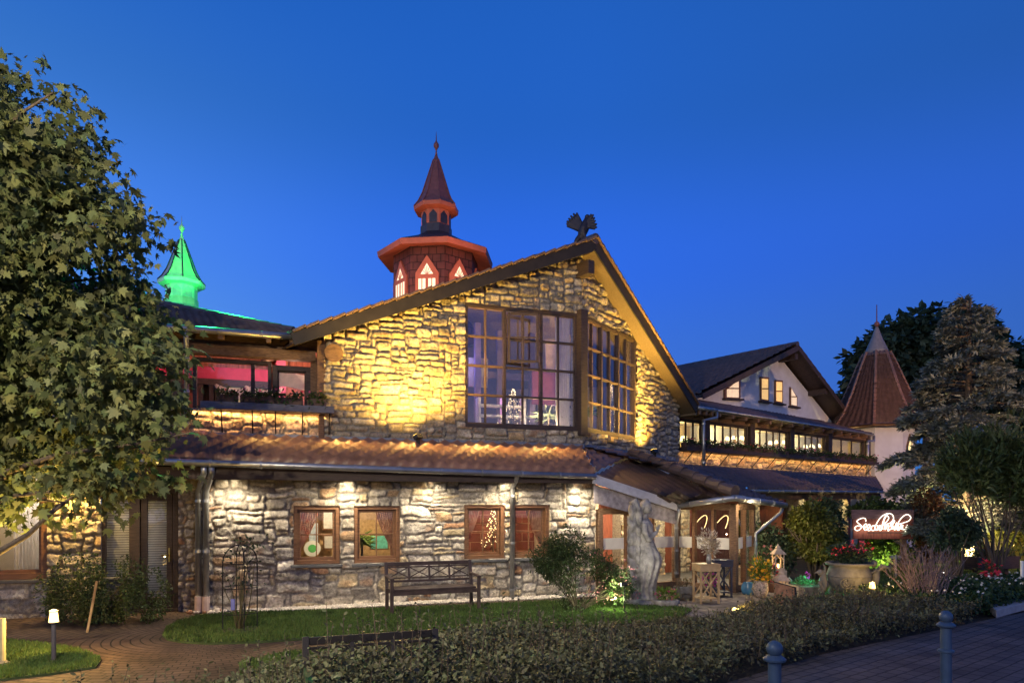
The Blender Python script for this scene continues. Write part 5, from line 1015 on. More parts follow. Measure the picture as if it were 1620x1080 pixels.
# ---------------------------------------------------------------- garden furniture and lamps
def bench(name, label, cat, L_, cx, m, origin, rz):
    r = thing(name, label, cat, local=True); h = L_ / 2
    for k in range(5): b = MB(); b.box(-h + .05, h - .05, -.26 + k * .105, -.17 + k * .105, .41, .445); b.build('seat_slat', m, r, bevel=.006)
    b = MB(); b.box(-h + .03, h - .03, -.245, -.215, .33, .405); b.box(-h + .03, h - .03, .20, .23, .33, .405); b.build('apron_frame', m, r, bevel=.005)
    for s in (-1, 1):
        b = MB(); b.box(s * h - .03, s * h + .03, -.29, -.23, 0, .62); b.build('leg', m, r, bevel=.006)
        b = MB(); b.bar((s * h, .22, 0), (s * h, .22, .42), .06, .06, (0, 1, 0)); b.bar((s * h, .22, .42), (s * h, .33, .90), .06, .05, (0, 1, 0)); b.build('leg', m, r, bevel=.006)
        b = MB(); b.bar((s * h, -.32, .635), (s * h, .26, .655), .075, .035); b.build('armrest', m, r, bevel=.008)
    bk = thing_part = None
    b = MB(); lean = lambda z: .22 + (z - .42) * .23
    for z, t in ((.86, .07), (.54, .04)): b.bar((-h + .03, lean(z), z), (h - .03, lean(z), z), .03, t, (0, 0, 1))
    b.bar((-h + .03, lean(.80), .80), (h - .03, lean(.80), .80), .022, .025, (0, 0, 1)); b.bar((-h + .03, lean(.60), .60), (h - .03, lean(.60), .60), .022, .022, (0, 0, 1)); back = b.build('backrest', m, r, bevel=.005)
    for k in range(cx):
        x0, x1 = -h + .03 + (L_ - .06) * k / cx, -h + .03 + (L_ - .06) * (k + 1) / cx; b = MB(); b.bar((x0 + .02, lean(.61), .61), (x1 - .02, lean(.79), .79), .018, .02, (0, 1, 0)); b.bar((x0 + .02, lean(.79) + .003, .79), (x1 - .02, lean(.61) + .003, .61), .018, .02, (0, 1, 0)); b.build('cross_slat', m, back)
        if k: b = MB(); b.bar((x0, lean(.56) - .002, .56), (x0, lean(.83) - .002, .83), .035, .03, (0, 1, 0)); b.build('upright', m, back)
    r.location = origin; r.rotation_euler = (0, 0, rz); return r
M_BN = mat('brown_painted_bench', (.060, .040, .035), .5, var=.35, bump=.1); M_BN2 = mat('black_brown_bench', (.012, .010, .010), .5, var=.3)
a, c = G(620, 974), G(758, 966); mid = (a + c) / 2; bench('garden_bench', 'dark wooden garden bench with crossed backrest on the lawn by the wall', 'bench', (c - a).length, 4, M_BN, (mid.x - .1, mid.y + .28, .02), math.atan2(c.y - a.y, c.x - a.x))
bench('garden_bench', 'small near black bench half hidden in the hedge', 'bench', 1.15, 3, M_BN2, (-1.15, 5.85, -.05), R_(20))
# rose obelisk
o_ = G(380, 998); ob_ = thing('rose_obelisk', 'black iron rose obelisk with rounded top on the lawn', 'trellis', (o_.x, o_.y, 0), local=False)
for ax in (0, 1):
    b = MB(); pts = []; R0 = .26
    dx, dy = (math.cos(.6 + ax * 1.57), math.sin(.6 + ax * 1.57))
    for s in [-1.0] + [-1.0] + list(np.linspace(-1, 1, 13)) + [1.0]: pass
    zs = [0, .4, .8, 1.1]; pts = [(o_.x - dx * R0, o_.y - dy * R0, z) for z in zs] + [(o_.x - dx * R0 * math.cos(k), o_.y - dy * R0 * math.cos(k), 1.1 + .27 * math.sin(k)) for k in np.linspace(.3, math.pi - .3, 9)] + [(o_.x + dx * R0, o_.y + dy * R0, z) for z in reversed(zs)]
    b.tube(pts, .009, 6); b.build('hoop', IRON, ob_)
for z in (.30, .70, 1.08): b = MB(); b.tube([(o_.x + .26 * math.cos(t), o_.y + .26 * math.sin(t), z) for t in np.linspace(0, 2 * math.pi, 25)], .007, 6); b.build('ring', IRON, ob_)
b = MB(); b.tube([(o_.x, o_.y, 1.34), (o_.x, o_.y, 1.46)], [.008, .008], 6); b.ball((o_.x, o_.y, 1.48), .022, 8); b.build('finial', IRON, ob_)
rs = thing('climbing_rose', 'thin climbing rose with bare canes inside the iron obelisk', 'rose', (o_.x, o_.y, 0)); stems(rs, (o_.x, o_.y, 0), [(o_.x + random.uniform(-.4, .45), o_.y + random.uniform(-.3, .3), random.uniform(.5, 1.5)) for _ in range(13)], .011, mat('green_cane', (.10, .085, .04), .7, var=.3))
pp, dd = blobs([(o_.x + .25, o_.y, 1.42, .3, .2, .14), (o_.x + .05, o_.y, 1.0, .35, .2, .45)], 150, .4); leaves('foliage', pp, dd, .06, T_OVAL, L_DARK, rs)
b = MB(); b.lathe((o_.x, o_.y, 0), [(.34, .01), (.30, .04), (.1, .05)], 20); b.build('soil_mound', M_SOIL, rs)
b = MB(); b.box(o_.x - .03, o_.x + .03, o_.y - .29, o_.y - .27, .38, .55); b.build('plant_tag', mat('blue_tag', (.08, .10, .35), .5), rs)
# path lamps
M_GLOW = emis('lamp_glow', (1, .60, .18), 2.6); M_LP = mat('grey_lamp_post', (.10, .09, .10), .5, metal=.3, var=.2)
def path_lamp():
    r = thing('path_lamp', '', 'garden lamp', local=True)
    b = MB(); b.lathe((0, 0, 0), [(.10, 0), (.10, .02), (.05, .04)], 14); b.build('base', M_LP, r); b = MB(); b.cyl((0, 0, .03), (0, 0, .50), .026, n=12); b.build('post', M_LP, r, smooth=False)
    b = MB(); b.lathe((0, 0, .50), [(.030, 0), (.062, .01), (.062, .02)], 14); b.build('collar', M_LP, r)
    b = MB(); b.lathe((0, 0, .52), [(.056, 0), (.042, .13)], 14); b.build('glass', M_GLOW, r); b = MB(); b.lathe((0, 0, .65), [(.05, 0), (.05, .012), (.01, .03)], 14); b.build('cap', M_LP, r); return r
pl = path_lamp(); YL = (1, .58, .14)
LPS = [(G(85, 1048), 'lit path lamp on the small round lawn by the maple', 1.0, 60), (G(1380, 962), 'lit path lamp in front of the stone urn', .75, 20), (G(1163, 990), 'lit low path lamp in the hedge before the porch', .45, 7), (V((17.6, 24.0, 0)), 'distant lit garden lamp among the shrubs by the cedar', 1.1, 40)]
for i, (q, lab, sc, pw) in enumerate(LPS):
    o = pl if i == 0 else copy_tree(pl); o.location = q; o.scale = (1, 1, 1) if sc > .9 else (1, 1, sc); o['label'] = lab; o['group'] = 'yellow path lamps of the garden'
    point('path_lamp_light', (q.x, q.y - .0, .74 * sc), pw, YL, .05)
spot('added_bough_uplight', LPS[0][0] + V((0, 0, .76)), LPS[0][0] + V((-.6, .3, 3)), 260, (1, .66, .16), 120, .8, .03)  # extra spot added above the lamp to brighten the low maple boughs
for sgn in (1,): pass
# iron bollards
M_BOL = mat('blue_grey_bollard_paint', (.075, .115, .17), .42, metal=.2, var=.15, bump=.08)
def bollard():
    r = thing('bollard', '', 'bollard', local=True); b = MB(); b.lathe((0, 0, 0), [(.075, 0), (.075, .04), (.052, .06), (.05, .44), (.048, .82)], 20); b.build('shaft', M_BOL, r, smooth=False)
    b = MB(); b.lathe((0, 0, .56), [(.052, 0), (.072, .008), (.072, .025), (.052, .035)], 20); b.build('ring', M_BOL, r); b = MB(); b.lathe((0, 0, .80), [(.05, 0), (.082, .015), (.085, .03), (.06, .05), (.045, .06)], 20); b.build('collar', M_BOL, r); b = MB(); b.ball((0, 0, .905), .062, 18); b.build('ball_knob', M_BOL, r, smooth=True); return r
bo = bollard(); bo.location = (2.0, 5.2, 0); bo['label'] = 'iron ball topped bollard standing close against the hedge'; bo['group'] = 'ball topped bollards on the drive'
bo2 = copy_tree(bo); bo2.location = (4.24, 6.67, 0); bo2['label'] = 'iron ball topped bollard standing out in the middle of the drive'
# marker stake by the shrub and post at the lawn edge
M_TAN2 = mat('pale_bamboo', (.34, .24, .13), .6, var=.2)
a = G(138, 1000); b = MB(); b.bar((a.x, a.y, 0), (a.x + .12, a.y + .05, .80), .035, .02, (0, 1, 0)); o = b.build('wooden_stake', M_TAN2, bevel=.004); tag(o, 'leaning pale wooden stake in front of the shrub by the door', 'stake')
a = G(4, 1054); pr_ = thing('marker_post', 'short pale post with dark foot at the lawn edge', 'post', (a.x, a.y, 0)); b = MB(); b.cyl(a, a + V((0, 0, .60)), .035, n=12); b.build('shaft', mat('ochre_post', (.42, .36, .20), .6), pr_); b = MB(); b.lathe(a, [(.09, 0), (.08, .05), (.04, .08)], 10); b.build('foot', GREYST, pr_)
# ---------------------------------------------------------------- figures
def organic(name, build, m, parent, vox=.014, smooth=6, off=None):
    o = build.build(name, m, parent, smooth=True); r = o.modifiers.new('remesh', 'REMESH'); r.mode = 'VOXEL'; r.voxel_size = vox; r.use_smooth_shade = True
    s = o.modifiers.new('smooth', 'SMOOTH'); s.factor = .5; s.iterations = smooth; return o
# stone angel, turned to the right, wing folded behind
st = thing('angel_statue', 'tall weathered stone angel with folded wings praying beside the porch', 'statue', local=True); b = MB()
loops = []
for z, cx_, rx, ry in ((.14, .02, .24, .22), (.20, .01, .21, .19), (.35, .0, .20, .19), (.55, .02, .22, .21), (.75, .06, .235, .22), (.90, .08, .235, .22), (1.02, .07, .21, .20), (1.15, .03, .175, .175), (1.28, .0, .16, .165), (1.42, .0, .17, .19), (1.54, .0, .165, .20), (1.62, -.01, .13, .19), (1.68, .0, .075, .085), (1.76, .02, .06, .062)): loops.append((z, cx_, rx, ry))
n = 72; base = len(b.v)
for z, cx_, rx, ry in loops:
    for j in range(n):
        a = 2 * math.pi * j / n; fold = 1 + (.11 * abs(math.sin(a * 4.5 + z * 1.6)) + .06 * math.sin(a * 12 - z * 3)) * min(1, max(0.25, (1.25 - z) / .4)) + .035 * math.sin(a * 6 + z * 30) * (1 if 1.0 < z < 1.5 else 0)
        b.v.append((cx_ + math.cos(a) * rx * fold, math.sin(a) * ry * fold, z))
for i in range(len(loops) - 1):
    for j in range(n): b.f.append((base + i * n + j, base + i * n + (j + 1) % n, base + (i + 1) * n + (j + 1) % n, base + (i + 1) * n + j))
b.f.append(tuple(base + j for j in reversed(range(n)))); b.f.append(tuple(base + (len(loops) - 1) * n + j for j in range(n)))
b.ball((.035, 0, 1.88), .105, 16, .98, .86, 1.12)                       # skull
b.ball((.085, 0, 1.83), .062, 12, 1, .85, 1.0); b.bar((.135, 0, 1.89), (.158, 0, 1.85), .022, .02); b.ball((.125, 0, 1.795), .022, 8)   # jaw, nose, chin
b.ball((.128, 0, 1.822), .018, 8, .7, 1.5, .5)                            # mouth
b.ball((.02, 0, 1.93), .112, 16, 1.05, .98, .95); b.ball((-.07, 0, 1.86), .075, 12); b.ball((.03, 0, 2.03), .05, 10, 1.2, 1, .8); b.tube([(-.02, .09, 1.93), (-.06, .10, 1.83), (-.08, .08, 1.70)], [.045, .04, .025], 8); b.tube([(-.02, -.09, 1.93), (-.06, -.10, 1.83), (-.08, -.08, 1.70)], [.045, .04, .025], 8)
for s in (-1, 1):
    b.tube([(-.01, s * .17, 1.58), (.0, s * .215, 1.42), (.05, s * .205, 1.30), (.14, s * .14, 1.33), (.235, s * .045, 1.42)], [.068, .062, .055, .045, .032], 10)
    b.tube([(.05, s * .21, 1.29), (.12, s * .16, 1.27)], [.06, .035], 8)       # sleeve
    b.ball((.255, s * .022, 1.46), .034, 10, .9, .6, 1.2)
    for f in range(4): b.tube([(.245 + f * .012, s * .016, 1.48), (.262 + f * .010, s * .012, 1.53), (.272 + f * .006, s * .006, 1.575 - .012 * abs(f - 1.4))], [.011, .010, .007], 6)
    b.tube([(.232, s * .03, 1.46), (.222, s * .02, 1.50), (.228, s * .012, 1.53)], [.012, .011, .008], 6)
b.ball((.12, .07, .12), .055, 10, 1.7, .8, .6); b.ball((.12, -.07, .12), .055, 10, 1.7, .8, .6)
fig = organic('figure', b, STATUE, st, .010, 1)
for s in (-1, 1):
    b = MB()
    for k, (x0, z0, x1, z1, w_) in enumerate(((-.14, 1.92, -.20, .16, .06), (-.20, 2.0, -.235, .14, .06), (-.25, 1.93, -.26, .22, .055), (-.10, 1.74, -.15, .45, .055), (-.29, 1.72, -.285, .40, .045))):
        for q in range(7):
            f0, f1 = q / 7, (q + 1.25) / 7; p0 = V((x0 + (x1 - x0) * f0, s * (.10 + .03 * k % .07), z0 + (z1 - z0) * f0)); p1 = V((x0 + (x1 - x0) * f1 + .012, s * (.13 + .03 * k % .07), z0 + (z1 - z0) * min(f1, 1))); b.tube([p0, p0.lerp(p1, .5) + V((0, s * .02, 0)), p1], [w_ * .75, w_, w_ * .35], 8)
    b.tube([(-.08, s * .10, 1.58), (-.13, s * .13, 1.85), (-.19, s * .12, 2.03), (-.26, s * .11, 1.95)], [.06, .07, .06, .05], 10); b.build('wing', STATUE, st, smooth=True)
b = MB(); b.lathe((-.06, 0, 0), [(.34, 0), (.33, .07), (.28, .13), (.2, .15)], 20, 0, 1, .85); organic('plinth', b, STATUE, st, .02, 3)
q = G(1017, 957); st.location = (q.x + .03, q.y, 0); st.rotation_euler = (0, 0, R_(-8)); st.scale = (1.03,) * 3
# eagle on the ridge
eg = thing('eagle_statue', 'dark eagle statue with raised wings perched on the gable peak', 'statue', local=True); b = MB(); IR2 = mat('dark_bronze', (.035, .03, .04), .5, metal=.4)
b.tube([(-.05, 0, .02), (-.03, 0, .14), (.02, 0, .28), (.06, 0, .42), (.075, 0, .50), (.085, 0, .545)], [.06, .105, .125, .095, .06, .05], 12); b.ball((.10, 0, .575), .056, 12, 1.15, 1, .95); b.cyl((.14, 0, .575), (.20, 0, .54), .026, .006, 8); b.tube([(-.02, 0, .16), (-.13, 0, .02), (-.19, 0, -.05)], [.075, .075, .05], 8)
for s_ in (-.06, .06): b.tube([(.01, s_, .2), (.04, s_, .04)], [.055, .035], 8); b.ball((.06, s_, .02), .036, 8, 1.6, 1, .6)
organic('body', b, IR2, eg, .012, 2)
for r_a, tips in (((-.02, .03, .36), ((-.16, .05, .70), (-.24, .06, .69), (-.31, .07, .64), (-.36, .08, .58), (-.40, .09, .52), (-.41, .10, .46), (-.40, .10, .40), (-.33, .09, .38), (-.24, .08, .36))),
                  ((.09, -.04, .44), ((.20, -.08, .60), (.25, -.10, .58), (.28, -.11, .50), (.30, -.12, .42), (.33, -.13, .33), (.33, -.13, .25), (.28, -.12, .22), (.22, -.10, .26), (.17, -.08, .28)))):
    b = MB(); r_a = V(r_a)
    for k, tp_ in enumerate(tips): tp_ = V(tp_); q0 = r_a + V((0, 0, -.02 * k)); b.tube([q0, q0.lerp(tp_, .5) + V((0, .015, .01)), tp_], [.045, .042, .024], 7)
    organic('wing', b, IR2, eg, .012, 2)
eg.location = apex + ub * .42 + V((-.0, 0, .10)); eg.rotation_euler = (0, 0, R_(-4)); eg.scale = (1.02,) * 3
# urn planter carried by cherubs
ur = thing('stone_urn', 'big grey stone urn with rosette and cherubs at both rims', 'planter', local=True)
b = MB(); b.lathe((0, 0, .22), [(.20, 0), (.33, .04), (.44, .16), (.49, .30), (.50, .42), (.46, .55), (.43, .62), (.52, .66), (.54, .70), (.50, .72), (.44, .70), (.42, .60)], 32); b.build('bowl', GREYST, ur, smooth=True)
b = MB(); b.lathe((0, 0, .60), [(.502, 0), (.515, .01), (.50, .025)], 32); b.build('rim_band_trim', GREYST, ur)
b = MB()
for k in range(8): a = k * math.pi / 4; b.ball((-.18 + .062 * math.cos(a), -.46, .47 + .062 * math.sin(a)), .032, 8, 1, .5, 1)
b.ball((-.18, -.475, .47), .035, 10, 1, .6, 1); b.tube([(-.18 + .12 * math.cos(t), -.455, .47 + .12 * math.sin(t)) for t in np.linspace(0, 2 * math.pi, 21)], .014, 6); b.build('rosette', GREYST, ur, smooth=True)
for k in range(3):
    a = .5 + k * 2.094; b = MB(); x, y = math.cos(a), math.sin(a); b.tube([(x * .36, y * .36, .34), (x * .44, y * .44, .2), (x * .36, y * .36, .06), (x * .42, y * .42, .0)], [.07, .06, .045, .06], 8); b.build('foot', GREYST, ur, smooth=True)
b = MB(); b.lathe((0, 0, 0), [(.5, 0), (.5, .05)], 24); b.build('base', GREYST, ur)
def cherub(px_, flip, nm='cherub'):
    b = MB(); f = flip
    b.tube([(f * .0, 0, .40), (f * .02, 0, .55), (f * .03, 0, .72), (f * .01, 0, .80)], [.07, .095, .085, .05], 10); b.ball((f * -.03, 0, .92), .085, 12, 1, .95, 1.05); b.ball((f * -.105, 0, .91), .018, 6)
    b.tube([(f * .0, -.08, .76), (f * -.10, -.09, .70), (f * -.20, -.06, .76)], [.036, .03, .024], 8); b.tube([(f * .0, .08, .76), (f * -.10, .09, .70), (f * -.20, .06, .76)], [.036, .03, .024], 8)
    for s in (-1, 1):
        b.tube([(f * .01, s * .05, .44), (f * -.10, s * .06, .38), (f * -.10, s * .06, .22)], [.055, .045, .03], 8); b.ball((f * -.13, s * .06, .20), .032, 8, 1.5, .8, .7)
        b.tube([(f * .06, s * .05, .74), (f * .18, s * .10, .86), (f * .28, s * .14, .84), (f * .30, s * .14, .72)], [.03, .05, .045, .02], 8)
    for v in range(len(b.v)): x, y, z = b.v[v]; b.v[v] = (x + px_, y - .05, z)
    return organic(nm, b, GREYST, ur, .012, 2)
cherub(.56, 1)
b = MB()   # crouching winged figure at the other handle
b.tube([(-.52, -.05, .34), (-.60, -.05, .50), (-.58, -.05, .66)], [.09, .10, .06], 10); b.ball((-.66, -.05, .68), .075, 12); b.cyl((-.72, -.05, .69), (-.80, -.05, .66), .03, .012, 8); b.tube([(-.56, -.05, .62), (-.55, -.05, .80), (-.60, -.05, .92)], [.04, .03, .01], 8); b.tube([(-.60, -.10, .52), (-.70, -.1, .42), (-.64, -.1, .30), (-.72, -.1, .26)], [.045, .035, .03, .025], 8); b.tube([(-.55, -.05, .36), (-.62, -.05, .22), (-.58, -.05, .08), (-.66, -.05, .05)], [.07, .055, .04, .04], 8); organic('cherub', b, GREYST, ur, .014, 2)
uq = G(1347, 950); ur.location = (uq.x - .05, uq.y, 0); ur.scale = (.86,) * 3; ur.rotation_euler = (0, 0, R_(-12))
up_ = thing('urn_planting', 'red flowers and greenery filling the stone urn', 'plant', (uq.x, uq.y, .9)); pp, dd = blobs([(uq.x, uq.y, .93, .42, .4, .16), (uq.x - .2, uq.y, 1.02, .25, .3, .14)], 1100, .4, .7, 4); leaves('foliage', pp, dd + np.array((0, 0, .4)), .075, T_OVAL, L_DARK, up_)
pp, dd = blobs([(uq.x + .12, uq.y - .15, 1.12, .3, .25, .12), (uq.x - .25, uq.y - .2, 1.05, .25, .2, .10)], 110, .5); leaves('blossom', pp, dd, .055, T_FLOW, F_RED, up_)
# ---------------------------------------------------------------- the lit script sign
sg0, sg1 = V(P(1350, 905, 20.2)), V(P(1443, 905, 20.2)); sc_ = 20.2 / F
sgn = thing('script_sign', 'timber sign board on two posts with glowing white script lettering', 'sign', ((sg0.x + sg1.x) / 2, 20.2, 0))
for k, (y0, y1) in enumerate(((806, 820), (820.3, 836), (836.3, 852))):
    b = MB(); a, c = P(1346 + k * 1.2, y1, 20.2), P(1444 - k * .5, y0, 20.2); b.box(a.x, c.x, 20.14, 20.19, a.z, c.z); b.build('board_plank', WOODRED if k else mat('grey_red_plank', (.20, .11, .10), .75, var=.4, scale=4, stretch=(1, 1, 8), bump=.4), sgn, bevel=.006)
for px in (1362, 1429): a = P(px, 850, 20.26); b = MB(); b.box(a.x - .07, a.x + .07, 20.2, 20.32, -.02, a.z); b.build('post', WOOD, sgn, bevel=.008)
SG = [[(470, 400), (460, 340), (400, 325), (310, 360), (280, 400), (330, 450), (380, 500), (350, 560), (290, 590), (240, 570), (235, 530), (290, 490), (380, 505), (430, 530)],
      [(430, 545), (490, 490), (470, 445), (425, 500), (450, 580), (520, 550), (560, 490), (540, 455), (500, 510), (525, 590), (590, 560)], [(655, 485), (605, 495), (580, 555), (620, 590), (670, 560), (660, 500), (700, 470), (722, 530), (692, 582), (665, 545)],
      [(722, 582), (745, 500), (772, 480), (762, 580), (800, 565), (830, 430), (880, 300), (960, 225), (1040, 260), (1060, 340), (1000, 420), (900, 455), (840, 450)], [(690, 460), (740, 370), (820, 280), (920, 230), (985, 226)],
      [(815, 560), (840, 440), (875, 330), (920, 275), (960, 325), (905, 410), (840, 440)], [(860, 570), (880, 482), (905, 480), (885, 570), (930, 490), (962, 488), (940, 592), (990, 560)], [(985, 560), (1040, 545), (1003, 480), (1060, 370), (1085, 395), (1040, 470), (1075, 560)],
      [(1080, 580), (1105, 470), (1130, 420)], [(1110, 575), (1150, 470), (1165, 480), (1150, 575), (1190, 560), (1215, 470), (1240, 480), (1225, 555), (1260, 540)], [(1130, 480), (1200, 360), (1290, 270), (1370, 250), (1430, 310), (1390, 380), (1290, 420), (1180, 450)], [(1262, 470), (1252, 560), (1310, 560), (1352, 470), (1342, 560), (1310, 620), (1350, 634), (1422, 560)]]
M_NEON = emis('white_neon', (1, .90, .72), 1.3)
def spl(pts, k=5):
    o = []; p = [V((x, y, 0)) for x, y in pts]; p = [p[0]] + p + [p[-1]]
    for i in range(1, len(p) - 2):
        for j in range(k): t = j / k; o.append(.5 * ((2 * p[i]) + (p[i + 1] - p[i - 1]) * t + (2 * p[i - 1] - 5 * p[i] + 4 * p[i + 1] - p[i + 2]) * t * t + (3 * p[i] - p[i - 1] - 3 * p[i + 1] + p[i + 2]) * t ** 3))
    return o + [p[-2]]
b = MB()
for s_ in SG: b.tube([P(1335 + q.x / 13.5, 795 + q.y / 13.5, 20.10) for q in spl(s_)], .011, 6)
b.build('script_lettering', M_NEON, sgn, smooth=True)
b = MB()
for k in range(34): a = P(1372 + k * 1.75, 842, 20.125); b.box(a.x, a.x + .014, 20.12, 20.13, a.z - .022, a.z + .022)
b.build('small_lettering', mat('dark_lettering', (.05, .03, .03), .6), sgn)
strip('sign_glow', P(1355, 838, 20.0), P(1440, 838, 20.0), 1.2, (1, .85, .62), down=(0, 1, .0), width=.2)
# ---------------------------------------------------------------- things around the porch
def stand(lab, m, q, rz, dep=.34):
    r = thing('plant_stand', lab, 'plant stand', local=True); w_, h_ = .38, .80
    for x in (-1, 1):
        for y in (-1, 1): b = MB(); b.box(x * w_ / 2 - .018, x * w_ / 2 + .018, y * dep / 2 - .018, y * dep / 2 + .018, 0, h_ - .15); b.build('leg', m, r)
    b = MB(); b.box(-w_ / 2 - .03, w_ / 2 + .03, -dep / 2 - .03, dep / 2 + .03, h_ - .15, h_ - .02); b.build('drawer_box', m, r, bevel=.006); b = MB(); b.box(-w_ / 2 - .04, w_ / 2 + .04, -dep / 2 - .04, dep / 2 + .04, h_ - .018, h_); b.build('top', m, r, bevel=.004)
    for s in (-1, 1): b = MB(); b.bar((-w_ / 2, s * dep / 2, .12), (w_ / 2, s * dep / 2, h_ - .16), .025, .02, (0, 1, 0)); b.bar((-w_ / 2, s * dep / 2 + .004, h_ - .16), (w_ / 2, s * dep / 2 + .004, .12), .025, .02, (0, 1, 0)); b.build('cross_brace', m, r)
    b = MB(); b.box(-w_ / 2, w_ / 2, -dep / 2, dep / 2, .09, .11); b.build('shelf', m, r); r.location = q; r.rotation_euler = (0, 0, rz); return r
M_NAVY = mat('dark_blue_wood', (.03, .04, .07), .5)
s1 = G(1117, 953); stand('pale wooden plant stand with crossed legs by the porch door', M_TAN2, (s1.x, s1.y, .004), R_(10)); s2 = G(1138, 943); stand('dark blue wooden plant stand behind the pale stand', M_NAVY, (s2.x + .02, s2.y + .05, .004), R_(10))
dv = thing('dried_bouquet', 'dried cream bouquet in a small metal vase on the pale stand', 'bouquet', (s1.x, s1.y, .8)); b = MB(); b.lathe((s1.x + .06, s1.y, .805), [(.05, 0), (.055, .1), (.045, .18), (.05, .19)], 14); b.build('vase', ZINC, dv, smooth=True)
pp, dd = blobs([(s1.x + .04, s1.y, 1.25, .20, .18, .26), (s1.x + .12, s1.y, 1.15, .16, .15, .2)], 520, .5); leaves('foliage', pp, dd + np.array((0, 0, .8)), .075, T_LONG, mat('dried_grass', (.45, .38, .28), .8, island=.3), dv); stems(dv, (s1.x + .06, s1.y, .95), [tuple(p) for p in pp[:24]], .006, mat('dried_stem', (.30, .24, .15), .8))
def potted(name, lab, cat, c, pot, potm, fol, nfol, folm, bloss, blm, lsz=.06, bsz=.05):
    r = thing(name, lab, cat, tuple(c)); b = MB(); b.lathe(c, pot, 18); b.build('pot', potm, r, smooth=True); top = V(c) + V((0, 0, pot[-1][1]))
    pp, dd = blobs([(top.x + x, top.y + y, top.z + z, rx, ry, rz) for x, y, z, rx, ry, rz in fol], nfol, .5); leaves('foliage', pp, dd + np.array((0, 0, .6)), lsz, T_LONG, folm, r)
    if bloss: pp, dd = blobs([(top.x + x, top.y + y, top.z + z, rx, ry, rz) for x, y, z, rx, ry, rz in fol], bloss, .15); pp = pp[pp[:, 2] > top.z]; leaves('blossom', pp, dd[:len(pp)] + np.array((0, -.6, .4)), bsz * rng.uniform(.8, 1.3, len(pp)), T_FLOW, blm, r, up=(0, -1, .4))
    return r
POT = [(.10, 0), (.15, .10), (.17, .20), (.16, .30), (.13, .34), (.15, .36)]
M_POT = mat('speckled_stone_pot', (.34, .27, .22), .8, var=.6, scale=30)
potted('potted_sunflowers', 'speckled stone pot of yellow flowers by the porch', 'potted plant', G(1203, 945), [(a * .98, z * 1.0) for a, z in POT], M_POT, [(0, 0, .28, .24, .22, .22), (.02, 0, .1, .2, .2, .15)], 500, L_LIME, 75, F_YEL, .09, .085)
potted('potted_petunias', 'purple flowers in a pot between the legs of the pale stand', 'potted plant', G(1122, 946) + V((0, .05, .11)), [(.08, 0), (.12, .14), (.11, .15)], GREYST, [(0, 0, .14, .2, .15, .14)], 200, L_BUSH, 70, F_MAG, .06, .06)
potted('stone_bowl_planter', 'rough stone bowl with trailing dry stems by the porch downpipe', 'planter', G(1083, 948), [(.18, 0), (.22, .12), (.24, .26), (.22, .29)], GREYST, [(0, 0, .06, .24, .2, .08), (-.1, -.15, -.1, .25, .12, .2)], 400, leafmat('dry_trailing_leaf', (.14, .11, .07), .4), 0, None, .07)
potted('low_flower_trough', 'low stone trough with mixed flowers beside the angel', 'planter', G(1053, 959), [(.24, 0), (.27, .13), (.25, .14)], STATUE, [(0, 0, .10, .24, .18, .12)], 420, L_LIME, 34, F_PINK, .07, .05)
potted('potted_geranium', 'red flowers in a clay pot behind the tall lanterns', 'potted plant', G(1221, 936), [(.09, 0), (.13, .2), (.14, .22)], CLAY, [(0, 0, .18, .16, .14, .18)], 220, L_BUSH, 26, F_RED, .07, .07)
potted('potted_dahlias', 'pink flowers in a clay pot beside the porch post', 'potted plant', G(1216, 921), [(.12, 0), (.17, .30), (.18, .32)], CLAY, [(0, 0, .35, .26, .2, .26)], 260, L_DARK, 34, F_ROSE, .08, .08)
q = G(1184, 940); b = MB(); b.lathe(q, [(.09, 0), (.14, .03), (.16, .12), (.145, .22), (.11, .27), (.12, .28)], 16); o = b.build('glazed_jar', mat('blue_glaze', (.05, .16, .32), .2, var=.2), smooth=True); tag(o, 'blue glazed jar standing at the porch post', 'jar')
# bird table, lanterns
M_LAN = mat('pale_weathered_wood', (.34, .27, .22), .75, var=.3)
def lantern(lab, q, sc, pw):
    r = thing('garden_lantern', lab, 'lantern', local=True); w_ = .12
    b = MB(); b.box(-.15, .15, -.15, .15, 0, .04); b.build('base', M_LAN, r, bevel=.004)
    for x in (-1, 1):
        for y in (-1, 1): b = MB(); b.box(x * w_ - .015, x * w_ + .015, y * w_ - .015, y * w_ + .015, .04, .46); b.build('post', M_LAN, r)
    for s in (-1, 1): b = MB(); b.bar((-w_, s * w_, .30), (0, s * w_, .44), .02, .02, (0, 1, 0)); b.bar((w_, s * w_, .30), (0, s * w_, .44), .02, .02, (0, 1, 0)); b.bar((-w_, s * w_, .06), (w_, s * w_, .06), .02, .03, (0, 1, 0)); b.build('arched_trim', M_LAN, r)
    b = MB(); b.lathe((0, 0, .46), [(.25, 0), (.24, .02), (.10, .15), (.07, .17), (.09, .19), (.02, .27), (.01, .31)], 4, math.pi / 4); b.build('roof', M_LAN, r)
    b = MB(); b.cyl((0, 0, .04), (0, 0, .17), .03, n=10); b.build('candle', emis('lit_candle', (1, .62, .18), 4), r); r.location = q; r.scale = (sc,) * 3; point('lantern_light', V(q) + V((0, 0, .25 * sc)), pw, (1, .6, .2), .03); return r
q1 = G(1231, 925); lantern('tall pale lantern standing behind a shorter lantern', (q1.x, q1.y, .38), .85, 1.5); b = MB(); b.box(q1.x - .16, q1.x + .16, q1.y - .16, q1.y + .16, 0, .38); tag(b.build('wooden_pedestal', M_LAN, bevel=.006), 'pale wooden pedestal under the tall lantern', 'pedestal')
q2 = G(1236, 946); lantern('shorter pale lantern in front of the tall lantern', (q2.x, q2.y, .004), .82, 1.5)
